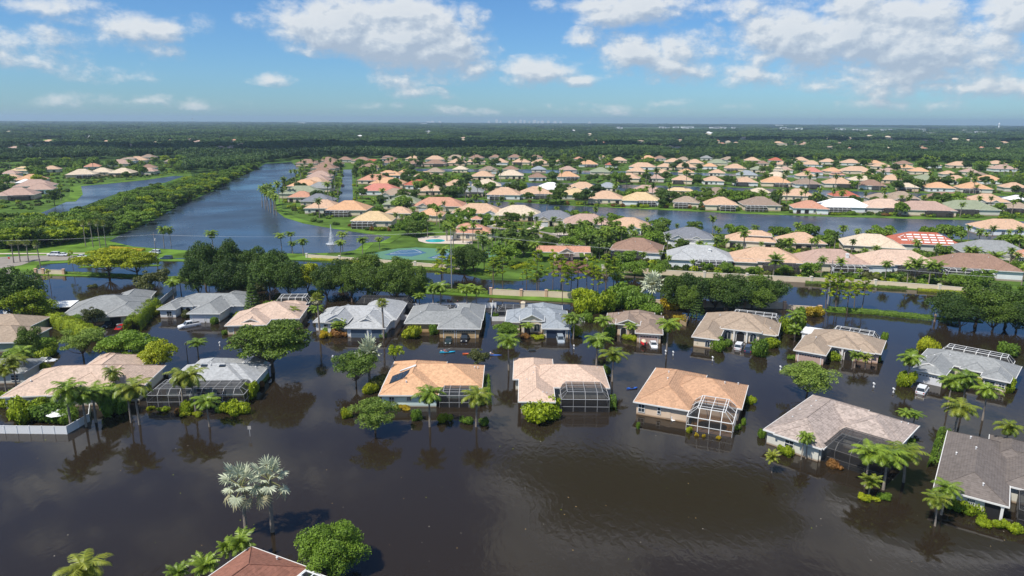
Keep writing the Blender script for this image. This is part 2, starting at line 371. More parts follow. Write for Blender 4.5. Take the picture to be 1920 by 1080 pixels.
LM = {
 'oak': leaf_mat('oak_leaves', (0.03523, 0.07258, 0.0108), (0.1469, 0.2268, 0.0243)),
 'dark': leaf_mat('dark_leaves', (0.02268, 0.05278, 0.0108), (0.0945, 0.1631, 0.0216)),
 'mid': leaf_mat('mid_leaves', (0.05434, 0.1141, 0.01118), (0.2018, 0.3219, 0.02732)),
 'bright': leaf_mat('bright_leaves', (0.09742, 0.1743, 0.006642), (0.3653, 0.4417, 0.01328)),
 'lime': leaf_mat('lime_leaves', (0.1492, 0.218, 0.006885), (0.4819, 0.5049, 0.01721)),
 'gold': leaf_mat('golden_leaves', (0.243, 0.1755, 0.0081), (0.6075, 0.4455, 0.02025)),
 'red': leaf_mat('reddish_leaves', (0.081, 0.06075, 0.0162), (0.351, 0.162, 0.0405)),
 'palm': leaf_mat('palm_fronds', (0.0567, 0.1165, 0.0108), (0.2457, 0.3415, 0.03375), 0.2, 0.6, 0.4),
 'palmy': leaf_mat('yellowing_fronds', (0.06804, 0.1296, 0.00972), (0.2916, 0.3132, 0.03645), 0.2, 0.6, 0.4),
 'palmd': leaf_mat('dark_fronds', (0.03024, 0.0652, 0.0108), (0.1228, 0.1863, 0.0243), 0.2, 0.6, 0.4),
 'silver': leaf_mat('silver_fronds', (0.30, 0.35, 0.23), (0.58, 0.61, 0.44), 0.15, 0.8, 0.5),
 'olive': leaf_mat('olive_leaves', (0.04, 0.06, 0.012), (0.16, 0.17, 0.045)),
 'fresh': leaf_mat('willow_leaves', (0.06125, 0.1283, 0.012), (0.245, 0.3375, 0.0525)),
 'forest': leaf_mat('forest_leaves', (0.0198, 0.0539, 0.0175), (0.108, 0.1862, 0.04375), 0.2, 0.1, stands=0.0045),
}
# ------------------------------------------------------------------ plants
rng = np.random.default_rng(11)
def unit(v): return v/np.maximum(np.linalg.norm(v, axis=-1, keepdims=True), 1e-9)
def leaf_quads(C, Nn, size, r, aspect=0.6):
    n = len(C); a = unit(np.cross(Nn, r.normal(size=(n, 3)))); b = np.cross(Nn, a)
    s = (size*(0.6+0.8*r.random(n)))[:, None]
    return np.stack([C-a*s-b*s*aspect*0.3, C-b*s*aspect, C+a*s+b*s*aspect*0.3, C+b*s*aspect], axis=1)
def lobes_crown(seed, n, R, Hc, zc, nl, leaf, flat=0.0, lobe=0.38, core=True, bottom=-0.5):
    """an uneven crown: many lobes spread in an ellipsoid, leaves near each lobe's skin"""
    r = np.random.default_rng(seed)
    cs = []; rs = []
    while len(cs) < nl:
        d = r.normal(size=3); d /= np.linalg.norm(d); q = d*(r.random()**0.45)*0.82
        if q[2] < bottom: continue
        cs.append((q[0]*R, q[1]*R, zc+q[2]*Hc*0.5)); rs.append(lobe*R*(0.55+0.75*r.random())*(1-0.25*abs(q[2])))
    cs = np.array(cs); rs = np.array(rs); w = rs**2/np.sum(rs**2)
    k = r.choice(nl, size=n, p=w); d = unit(r.normal(size=(n, 3)))
    d[:, 2] = np.where(d[:, 2] < -0.35, -d[:, 2]*0.7, d[:, 2]); d = unit(d)
    rad = rs[k]*(0.72+0.36*r.random(n))
    sc = np.array([1.0, 1.0, min(1.0, max(0.45, Hc/(2*R)*1.15))])
    C = cs[k]+d*rad[:, None]*sc
    Nn = unit(d*0.85+r.normal(size=(n, 3))*0.75+np.array([0, 0, 0.35]))
    return leaf_quads(C, Nn, leaf, r), cs, rs
def tree_meshes(name, seed, mat, R=5.0, Hc=5.0, trunk_h=4.0, n=6000, nl=26, leaf=0.22, tr=0.22, limbs=6, lobe=0.38, bottom=-0.5, bark=None):
    zc = trunk_h+Hc*0.42
    Q, cs, rs = lobes_crown(seed, n, R, Hc, zc, nl, leaf, lobe=lobe, bottom=bottom)
    cm = quads_mesh(name+'_crown', Q, mat)
    r = random.Random(seed); b = MB(); fork = trunk_h*0.62
    b.tube([(0, 0, -1.0), (0, 0, 0), (r.uniform(-.15, .15), r.uniform(-.15, .15), fork)], [tr*1.35, tr*1.15, tr*0.8], 8)
    idx = sorted(range(len(cs)), key=lambda i: r.random())[:limbs]
    for i in idx:
        c = cs[i]; p0 = Vector((0, 0, fork*0.92)); p2 = Vector(c); p1 = p0.lerp(p2, 0.5)+Vector((0, 0, -0.1*R*r.random()))
        b.tube([p0, p1, p2], [tr*0.55, tr*0.36, tr*0.12], 5)
    return cm, b.mesh(name+'_trunk', bark or M['bark']), (R, trunk_h+Hc)
def frond(origin, yaw, pitch, L, leaflet, droop, nseg, r, width=0.12, sag=0.9):
    """a feather frond: quads for leaflets either side of an arching midrib"""
    q = []; p = Vector(origin); ang = pitch; step = L/nseg; pts = [p.copy()]
    for i in range(nseg):
        dr = Vector((math.cos(yaw)*math.cos(ang), math.sin(yaw)*math.cos(ang), math.sin(ang)))
        p = p+dr*step; pts.append(p.copy()); ang -= droop/nseg*(0.5+1.2*i/nseg)
    side = Vector((-math.sin(yaw), math.cos(yaw), 0))
    for i in range(1, nseg+1):
        t = i/nseg; ll = leaflet*math.sin(PI*min(0.97, 0.12+0.86*t))**0.6
        fw_ = (pts[i]-pts[i-1]).normalized()
        for s in (-1, 1):
            for j in (0.0, 0.5):
                a = pts[i-1].lerp(pts[i], j)
                d = (side*s*(0.78+0.2*r.random())+fw_*(0.55+0.3*r.random())+Vector((0, 0, -sag*(0.35+0.55*r.random())))).normalized()
                w = fw_*width
                q.append([a-w*0.5, a+w*0.5, a+d*ll+w*0.15, a+d*ll-w*0.15])
        w2 = side*0.035
        q.append([pts[i-1]-w2, pts[i-1]+w2, pts[i]+w2, pts[i]-w2])
    return q
def palm_meshes(name, seed, mat, h=8.0, nf=18, L=3.0, leaflet=0.75, droop=1.7, tr=0.16, nseg=11, width=0.13, lean=0.4, sag=0.9, skirt=False, pmin=-0.35, pmax=1.35):
    r = random.Random(seed); q = []; lx, ly = r.uniform(-lean, lean), r.uniform(-lean, lean); top = (lx, ly, h)
    for i in range(nf):
        t = i/(nf-1); q += frond(top, i*2.39996+r.uniform(-.2, .2), pmax+(pmin-pmax)*t+r.uniform(-.12, .12), L*(0.82+0.25*r.random())*(0.75+0.35*math.sin(PI*min(1, t+.25))), leaflet, droop*(0.85+0.3*r.random()), nseg, r, width, sag)
    cm = quads_mesh(name+'_crown', np.array([[tuple(v) for v in f] for f in q]), mat)
    b = MB(); b.tube([(0, 0, -1), (0, 0, 0), (lx*0.2, ly*0.2, h*0.35), (lx*0.6, ly*0.6, h*0.72), (lx, ly, h+0.15)], [tr*1.35, tr*1.25, tr, tr*0.9, tr*0.7], 8)
    return cm, b.mesh(name+'_trunk', M['palm_bark']), (L*0.85, h+L*0.45)
def fan(q, c, d, n_, R, segs, r, dr=0.16):
    """one fan leaf: long narrow wedges fanned out round its hastula, folded a little"""
    d = d.normalized(); s = d.cross(n_).normalized(); up = s.cross(d).normalized()
    for k in range(segs):
        a = (k/(segs-1)-0.5)*2*2.05
        ee = (d*math.cos(a)+s*math.sin(a))*R*(0.88+0.2*r.random())*(1-0.12*abs(a)/2.05)
        e2 = ee+up*(-dr*R*(0.4+0.9*r.random())*(0.4+abs(a)/2))
        w = (s*math.cos(a)-d*math.sin(a))*R*2.05/segs*0.62
        fold = up*(0.05*R*(1 if k % 2 else -1))
        mid = c+ee*0.6+up*(-dr*R*0.15)
        q.append([c, mid-w*0.8+fold, mid+w*0.8-fold, c]); q[-1][3] = c+w*0.05
        q.append([mid-w*0.8+fold, c+e2-w*0.12, c+e2+w*0.12, mid+w*0.8-fold])
def fanpalm_meshes(name, seed, mat, h=9.0, nf=26, R=0.8, pet=1.0, tr=0.17, segs=9, skirt=True, lean=0.3, pmin=-0.9, dead=None, old=4):
    r = random.Random(seed); q = []; qd = []; lx, ly = r.uniform(-lean, lean), r.uniform(-lean, lean); top = Vector((lx, ly, h))
    b = MB(); b.tube([(0, 0, -1), (0, 0, 0), (lx*.3, ly*.3, h*0.5), (lx, ly, h+0.1)], [tr*1.3, tr*1.2, tr, tr*1.1], 8)
    pb = MB()
    for i in range(nf):
        t = i/(nf-1); yaw = i*2.39996+r.uniform(-.2, .2); pt = 1.35+(pmin-1.35)*t
        d = Vector((math.cos(yaw)*math.cos(pt), math.sin(yaw)*math.cos(pt), math.sin(pt)))
        pl = pet*(0.8+0.4*r.random()); c = top+d*pl+Vector((0, 0, -0.12*pl*t))
        dd = (d+Vector((0, 0, -0.45*t))).normalized()
        sidev = Vector((-math.sin(yaw), math.cos(yaw), 0)); nrm = dd.cross(sidev)
        fan(qd if (dead and i >= nf-old) else q, c, dd, nrm, R*(0.85+0.3*r.random()), segs, r, 0.14+0.5*(i >= nf-old))
        pb.tube([top, c], [0.045, 0.03], 4)
    mats = [mat]+([dead] if dead else [])
    A = np.array([[tuple(v) for v in f] for f in q+qd]); cm = quads_mesh(name+'_crown', A, mats)
    if dead: cm.polygons.foreach_set('material_index', [0]*len(q)+[1]*len(qd))
    pm = pb.mesh(name+'_stalks', PET)
    return cm, b.mesh(name+'_trunk', M['palm_bark']), (pet+R, h+pet*0.8+R*0.8), pm
PET = plain('palm_stalk', (0.33, 0.33, 0.12), 0.7)
DEADF = leaf_mat('fading_fronds', (0.28, 0.27, 0.14), (0.50, 0.46, 0.28), 0.15)
def conifer_meshes(name, seed, mat, h=9.0, R=1.6, n=3500):
    r = np.random.default_rng(seed); t = r.random(n)**0.75
    tier = np.floor(t*14)/14+0.02; rr = R*(1-tier)**0.85*(0.55+0.5*r.random(n)); th = r.random(n)*2*PI
    C = np.stack([np.cos(th)*rr, np.sin(th)*rr, h*(0.06+0.94*tier)-0.10*rr+0.12*r.normal(size=n)], 1)
    Nn = unit(np.stack([np.cos(th)*0.6, np.sin(th)*0.6, np.ones(n)], 1)+0.5*r.normal(size=(n, 3)))
    b = MB(); b.tube([(0, 0, -1), (0, 0, h*0.9)], [0.2, 0.03], 6)
    return quads_mesh(name+'_crown', leaf_quads(C, Nn, 0.2, r, 0.5), mat), b.mesh(name+'_trunk', M['bark']), (R, h)
def slender_meshes(name, seed, mat, h=14.0, R=2.2, n=1500, nl=20, start=0.42):
    """a tall thin young pine: bare pole, small uneven tufts of foliage at the ends of short limbs"""
    r = np.random.default_rng(seed); b = MB(); Qs = []
    b.tube([(0, 0, -1), (0, 0, 0), (0.15, 0.1, h*0.5), (0, 0, h*0.96)], [0.17, 0.15, 0.11, 0.03], 6)
    for i in range(nl):
        t = start+(1-start)*(i+r.random())/nl; a = r.random()*2*PI
        ln = R*(1-0.75*((t-start)/(1-start))**1.6)*(0.5+0.6*r.random()); e = Vector((math.cos(a)*ln, math.sin(a)*ln, h*t+0.25*ln))
        b.tube([(0, 0, h*t*0.97), e], [0.04, 0.015], 4)
        m_ = n//nl; d = unit(r.normal(size=(m_, 3))); rad = (0.45+0.35*r.random())*R*0.48
        C = np.array(e)+d*rad*np.array([1, 1, 0.6])*r.random(m_)[:, None]**0.4
        Qs.append(leaf_quads(C, unit(d+0.7*r.normal(size=(m_, 3))+np.array([0, 0, .4])), 0.19, r))
    return quads_mesh(name+'_crown', np.concatenate(Qs), mat), b.mesh(name+'_trunk', M['bark']), (R, h)
def bush_mesh(name, seed, mat, n=4200, leaf=0.075, nl=14, hz=0.75):
    """a low clump about 1 m in radius with its foot on the ground"""
    r = np.random.default_rng(seed); cs = r.normal(size=(nl, 3))*0.33; cs[:, 2] = np.abs(cs[:, 2])*0.5+0.3; rs = 0.26+0.22*r.random(nl)
    k = r.integers(0, nl, n); d = unit(r.normal(size=(n, 3))); C = cs[k]+d*(rs[k]*(0.7+0.4*r.random(n)))[:, None]; C[:, 2] = np.abs(C[:, 2])*hz
    return quads_mesh(name, leaf_quads(C, unit(d+0.5*r.normal(size=(n, 3))), leaf, r), mat)

PROTO = {}
def proto(key, kind, **kw):
    fn = dict(tree=tree_meshes, palm=palm_meshes, fanpalm=fanpalm_meshes, conifer=conifer_meshes, slender=slender_meshes)[kind]
    PROTO[key] = fn(key, kw.pop('seed'), kw.pop('mat'), **kw)
for i in range(3):
    proto('oak%d' % i, 'tree', seed=20+i, mat=LM['oak'], R=5.0, Hc=7.6, trunk_h=1.7, n=15000, nl=50, leaf=0.17, lobe=0.31, tr=0.28, bottom=-0.85)
    proto('darkoak%d' % i, 'tree', seed=30+i, mat=LM['dark'], R=4.8, Hc=8.0, trunk_h=1.5, n=15000, nl=46, leaf=0.17, lobe=0.34, tr=0.25, bottom=-0.85)
    proto('midtree%d' % i, 'tree', seed=40+i, mat=LM['mid'], R=3.6, Hc=5.6, trunk_h=1.0, n=5200, nl=22, leaf=0.19, lobe=0.38, tr=0.16)
    proto('fartree%d' % i, 'tree', seed=50+i, mat=LM['dark' if i else 'oak'], R=4.6, Hc=6.0, trunk_h=2.2, n=2600, nl=22, leaf=0.34, lobe=0.36, tr=0.22, limbs=3, bottom=-.8)
    proto('farbright%d' % i, 'tree', seed=60+i, mat=LM['mid' if i < 2 else 'bright'], R=4.2, Hc=5.0, trunk_h=1.5, n=2400, nl=20, leaf=0.33, lobe=0.36, tr=0.2, limbs=3, bottom=-.8)
    proto('farpalm%d' % i, 'palm', seed=70+i, mat=LM['palmd' if i == 1 else 'palm'], h=8.5, nf=19, L=3.1, nseg=7, leaflet=0.95, width=0.3, lean=0.5, pmin=-.7, tr=.2)
    proto('queen%d' % i, 'palm', seed=80+i, mat=LM['palm' if i < 2 else 'palmy'], h=8.0, nf=27, L=3.5, nseg=14, leaflet=0.95, width=0.15, droop=2.1, lean=0.5, pmin=-0.75)
    proto('shortpalm%d' % i, 'palm', seed=90+i, mat=LM['palmy' if i else 'palm'], h=2.6, nf=22, L=2.2, nseg=11, leaflet=0.62, width=0.13, droop=1.3, lean=0.3, pmin=0.0, tr=0.12)
    proto('washington%d' % i, 'fanpalm', seed=100+i, mat=LM['palmy'], h=10, nf=24, R=0.85, pet=0.8, dead=DEADF, segs=9, old=6)
    proto('slender%d' % i, 'slender', seed=110+i, mat=LM['bright'], h=14, R=2.2)
proto('opentree', 'tree', seed=3, mat=LM['oak'], R=6.5, Hc=7.0, trunk_h=3.3, n=17000, nl=70, leaf=0.17, lobe=0.235, tr=0.26, limbs=18, bottom=-0.55)
proto('freshtree0', 'tree', seed=5, mat=LM['fresh'], R=4.5, Hc=5.2, trunk_h=2.2, n=10500, nl=60, leaf=0.13, lobe=0.235, tr=0.15, limbs=14, bottom=-0.6)
proto('freshtree1', 'tree', seed=6, mat=LM['fresh'], R=4.6, Hc=5.8, trunk_h=1.8, n=11500, nl=60, leaf=0.13, lobe=0.24, tr=0.15, limbs=14, bottom=-0.7)
proto('lime', 'tree', seed=8, mat=LM['lime'], R=4.0, Hc=6.0, trunk_h=1.0, n=9500, nl=44, leaf=0.17, lobe=0.28, tr=0.2, bottom=-.75)
proto('umbrella', 'tree', seed=9, mat=LM['mid'], R=5.2, Hc=5.4, trunk_h=1.4, n=12000, nl=54, leaf=0.18, lobe=0.26, tr=0.2, bottom=-0.6)
proto('poinciana', 'tree', seed=12, mat=LM['lime'], R=6.0, Hc=5.4, trunk_h=2.4, n=13000, nl=60, leaf=0.2, lobe=0.24, tr=0.22, limbs=12, bottom=-0.5)
proto('brightround', 'tree', seed=13, mat=LM['bright'], R=4.0, Hc=6.4, trunk_h=.8, n=10500, nl=44, leaf=0.17, lobe=0.29, tr=0.2, bottom=-.8)
proto('olive', 'tree', seed=14, mat=LM['olive'], R=3.4, Hc=4.5, trunk_h=1.4, n=4500, nl=26, leaf=0.18, lobe=0.32, tr=0.15)
proto('ficus', 'tree', seed=15, mat=LM['mid'], R=4.4, Hc=7.4, trunk_h=0.2, n=24000, nl=90, leaf=0.115, lobe=0.235, tr=0.25, bottom=-0.75)
proto('smallbright', 'tree', seed=16, mat=LM['bright'], R=1.9, Hc=2.6, trunk_h=1.5, n=1400, nl=16, leaf=0.15, lobe=0.34, tr=0.07)
proto('conifer', 'conifer', seed=17, mat=LM['dark'], h=10, R=2.0)
proto('silverbig', 'fanpalm', seed=18, mat=LM['silver'], h=6.2, nf=20, R=1.35, pet=1.85, tr=0.22, segs=17, dead=DEADF, old=5, lean=0.2, pmin=-0.75)
proto('silverbig2', 'fanpalm', seed=19, mat=LM['silver'], h=6.2, nf=18, R=1.35, pet=1.75, tr=0.24, segs=17, dead=DEADF, old=4, lean=0.2, pmin=-0.8)
proto('silvermid', 'fanpalm', seed=21, mat=LM['silver'], h=3.2, nf=30, R=1.3, pet=1.5, tr=0.22, segs=9, lean=0.1, old=0, pmin=-0.35)
BUSH = {c: [bush_mesh('%s_shrub_%d' % (c, i), 200+i*7+k, LM[c]) for i in range(2)] for k, c in enumerate(('mid', 'bright', 'lime', 'gold', 'red', 'dark', 'olive'))}

KIND = {  # proto prefix -> object name, label words, category
 'oak': ('oak_tree', 'broad dark green oak', 'tree'), 'darkoak': ('oak_tree', 'dense dark green oak', 'tree'),
 'midtree': ('leafy_tree', 'bushy mid green tree', 'tree'), 'fartree': ('round_tree', 'dark green round tree', 'tree'),
 'farbright': ('bright_tree', 'fresh green round tree', 'tree'), 'farpalm': ('palm_tree', 'feathery palm', 'palm tree'),
 'queen': ('queen_palm', 'tall feathery palm', 'palm tree'), 'shortpalm': ('short_palm', 'short arching palm', 'palm tree'),
 'washington': ('fan_palm', 'tall fan palm with thin trunk', 'palm tree'), 'slender': ('slender_pine', 'thin tall young pine', 'tree'),
 'opentree': ('spreading_tree', 'wide spreading tree', 'tree'), 'freshtree': ('feathery_tree', 'light airy green tree', 'tree'),
 'lime': ('golden_tree', 'yellow green leafy tree', 'tree'), 'umbrella': ('umbrella_tree', 'wide flat layered dark green tree', 'tree'),
 'poinciana': ('poinciana_tree', 'wide yellow green poinciana', 'tree'), 'brightround': ('bright_tree', 'bright green rounded tree', 'tree'),
 'olive': ('olive_green_tree', 'dull olive green tree', 'tree'), 'ficus': ('ficus_tree', 'big dense leafy tree', 'tree'),
 'smallbright': ('young_tree', 'small yellow green tree', 'tree'), 'conifer': ('conifer_tree', 'narrow dark conifer', 'tree'),
 'silverbig': ('silver_palm', 'silver fan palm', 'palm tree'), 'silvermid': ('silver_palm', 'short silver fan palm', 'palm tree'),
}
TREES = []
def plant(key, loc, h=None, w=None, label='', group=None, rz=None, over=None):
    pr = PROTO[key]; kk = key.rstrip('0123456789'); nm, desc, cat = KIND[kk if kk in KIND else key]
    R0, H0 = pr[2]; sz = (h/H0) if h else 1.0; sx = (w/(2*R0)) if w else sz
    o = empty(nm, loc, rz if rz is not None else random.uniform(0, 2*PI)); o.scale = (sx, sx, sz)
    for j, nme in ((1, 'trunk'), (0, 'crown')):
        link(bpy.data.objects.new(nme, pr[j]), o)
    if len(pr) > 3: link(bpy.data.objects.new('leaf_stalks', pr[3]), o)
    tag(o, ((over or desc)+' '+label).strip(), cat, group); TREES.append((loc[0], loc[1], sx*R0)); return o
def height_at(x, yb, yt, z=0.0):
    b = P(x, yb, z); lo, hi = 0.3, 60
    for _ in range(40):
        mid = (lo+hi)/2
        if proj((b.x, b.y, z+mid))[1] > yt: lo = mid
        else: hi = mid
    return lo
def tree_px(key, x, yb, yt, wpx, label, z=0.0, group=None, over=None):
    b = P(x, yb, z); dep = proj(b)[2]; wpx *= 1.2 if key.startswith('queen') else 1.0
    return plant(key, b, height_at(x, yb, yt, z), wpx*dep/FPX, label, group, over=over)
def shrub(c, x, yb, wpx, hpx, label, z=0.0, name='shrub', group=None, cat='shrub'):
    b = P(x, yb, z); dep = proj(b)[2]; w = wpx*dep/FPX/2; h = hpx*dep/FPX*0.95
    o = bpy.data.objects.new(name, random.choice(BUSH[c])); link(o); o.location = (b.x, b.y+w*0.5, z-0.05); o.scale = (w/0.85*random.uniform(.85, 1.15), w/0.85*random.uniform(.8, 1.25), h/0.72)
    o.rotation_euler = (0, 0, random.uniform(0, 6)); tag(o, label, cat, group); return o
def hedge(pts, w, h, mat, label, name='hedge', z=0.0, leaf=0.13, group=None, dens=75, cat='hedge', px=True, rnd=0.35):
    """a clipped hedge along a line: leaves over the top and both sides of a rounded ridge"""
    pts = [P(x, y, z) if px else Vector(x) for x, y in pts] if px else [Vector(q) for q in pts]
    r = np.random.default_rng(int(abs(pts[0].x*13+pts[0].y*7)) % 100000); Cs = []; Ns = []
    for a, b in zip(pts[:-1], pts[1:]):
        L_ = (b-a).length; n = int(L_*(w+2*h)*dens)+8; t = r.random(n); d = (b-a).normalized(); s = np.array([-d.y, d.x, 0])
        th = (r.random(n)*1.25-0.125)*PI; ct = np.sign(np.cos(th))*np.abs(np.cos(th))**0.6; st = np.where(np.sin(th) > 0, np.abs(np.sin(th))**0.5, 0)
        C = np.array(a)+np.outer(t, np.array(b-a)); wob = 1+0.07*np.sin(t*L_*1.3+2)+0.045*r.normal(size=n)
        C = C+s*(ct*w/2*wob)[:, None]; C[:, 2] += st*h*wob*(0.35+0.65*(r.random(n)**0.3))
        Cs.append(C); Ns.append(s*ct[:, None]+np.array([0, 0, 1])*st[:, None]+r.normal(size=(n, 3))*rnd)
    C = np.concatenate(Cs); base = np.array([pts[0].x, pts[0].y, z]); me = quads_mesh(name, leaf_quads(C-base, unit(np.concatenate(Ns)), leaf, r), mat)
    o = link(bpy.data.objects.new(name, me)); o.location = base; tag(o, label, cat, group); return o
# ------------------------------------------------------------------ houses
ROOFC = {'grey': (0.27, 0.28, 0.28), 'lightgrey': (0.40, 0.41, 0.415), 'pinkbeige': (0.56, 0.42, 0.33), 'orange': (0.62, 0.37, 0.215), 'beige': (0.60, 0.44, 0.34),
 'amber': (0.50, 0.30, 0.185), 'mottled': (0.40, 0.33, 0.29), 'charcoal': (0.17, 0.145, 0.13), 'tan': (0.36, 0.28, 0.21), 'taupe': (0.30, 0.225, 0.175), 'terracotta': (0.29, 0.13, 0.09),
 'brown': (0.30, 0.19, 0.14), 'peach': (0.58, 0.39, 0.265), 'salmon': (0.54, 0.28, 0.19), 'rose': (0.46, 0.32, 0.26), 'cream': (0.63, 0.52, 0.39), 'yellow': (0.63, 0.47, 0.27),
 'red': (0.45, 0.14, 0.09), 'green': (0.28, 0.31, 0.21), 'slate': (0.20, 0.21, 0.235), 'white': (0.80, 0.80, 0.80), 'bluegrey': (0.30, 0.33, 0.36), 'pinkred': (0.55, 0.22, 0.17)}
RM = {k: roof_mat(k+'_roof', v, 0.10 if k == 'white' else (0.26 if k == 'mottled' else 0.17), tile=k in ('peach', 'salmon', 'terracotta', 'cream', 'yellow', 'brown', 'rose')) for k, v in ROOFC.items()}
WALLC = {'white': (0.74, 0.76, 0.76), 'cream': (0.70, 0.60, 0.45), 'peach': (0.66, 0.50, 0.36), 'tan': (0.55, 0.38, 0.19), 'pink': (0.58, 0.42, 0.35), 'pale': (0.62, 0.60, 0.52), 'sage': (0.33, 0.38, 0.28), 'mint': (0.60, 0.72, 0.68), 'greyw': (0.40, 0.42, 0.43)}
WM = {k: wall_mat(k+'_wall', v) for k, v in WALLC.items()}
M['door_white'] = plain('garage_white', (0.66, 0.66, 0.68), 0.5); M['door_blue'] = plain('garage_blue', (0.10, 0.14, 0.19), 0.5)
M['door_tan'] = plain('garage_tan', (0.52, 0.37, 0.20), 0.55); M['door_pink'] = plain('garage_pink', (0.47, 0.33, 0.28), 0.55); M['door_brown'] = plain('garage_brown', (0.22, 0.09, 0.05), 0.55)
PITCH = 0.42

def hip_part(mb, fb, u0, v0, u1, v1, ze, pitch=PITCH, front='hip', back='hip', ridge=None, vdir=None):
    """slopes into mb, fascia boards into fb; the rectangle is the eave line. front/back: hip, gable or open"""
    W = u1-u0; D = v1-v0
    along_v = vdir if vdir is not None else (D > W)
    half = (W if along_v else D)/2; zr = ze+half*pitch
    if along_v:
        vf = v0+(half if front == 'hip' else 0); vb = v1-(half if back == 'hip' else 0)
        if vb < vf: vf = vb = (v0+v1)/2
        uc = (u0+u1)/2; a = (uc, vf, zr); b = (uc, vb, zr)
        c = [(u0, v0, ze), (u1, v0, ze), (u1, v1, ze), (u0, v1, ze)]
        mb.add(c+[a, b], [(1, 2, 5, 4), (3, 0, 4, 5)]+([(0, 1, 4)] if front == 'hip' else [])+([(2, 3, 5)] if back == 'hip' else []))
    else:
        uf = u0+(half if front == 'hip' else 0); ub = u1-(half if back == 'hip' else 0)
        if ub < uf: uf = ub = (u0+u1)/2
        vc = (v0+v1)/2; a = (uf, vc, zr); b = (ub, vc, zr)
        c = [(u0, v0, ze), (u1, v0, ze), (u1, v1, ze), (u0, v1, ze)]
        mb.add(c+[a, b], [(0, 1, 5, 4), (2, 3, 4, 5)]+([(3, 0, 4)] if front == 'hip' else [])+([(1, 2, 5)] if back == 'hip' else []))
    t = 0.10
    fb.box(u0-t*.4, v0-t, ze-0.22, u1+t*.4, v0+0.01, ze+0.03); fb.box(u0-t, v0-t*1.1, ze-0.215, u0+0.01, v1+t, ze+0.035); fb.box(u1-0.01, v0-t*1.1, ze-0.215, u1+t, v1+t, ze+0.035)
    if back != 'open': fb.box(u0-t*.4, v1-0.01, ze-0.22, u1+t*.4, v1+t*.9, ze+0.03)
    return a, b, zr

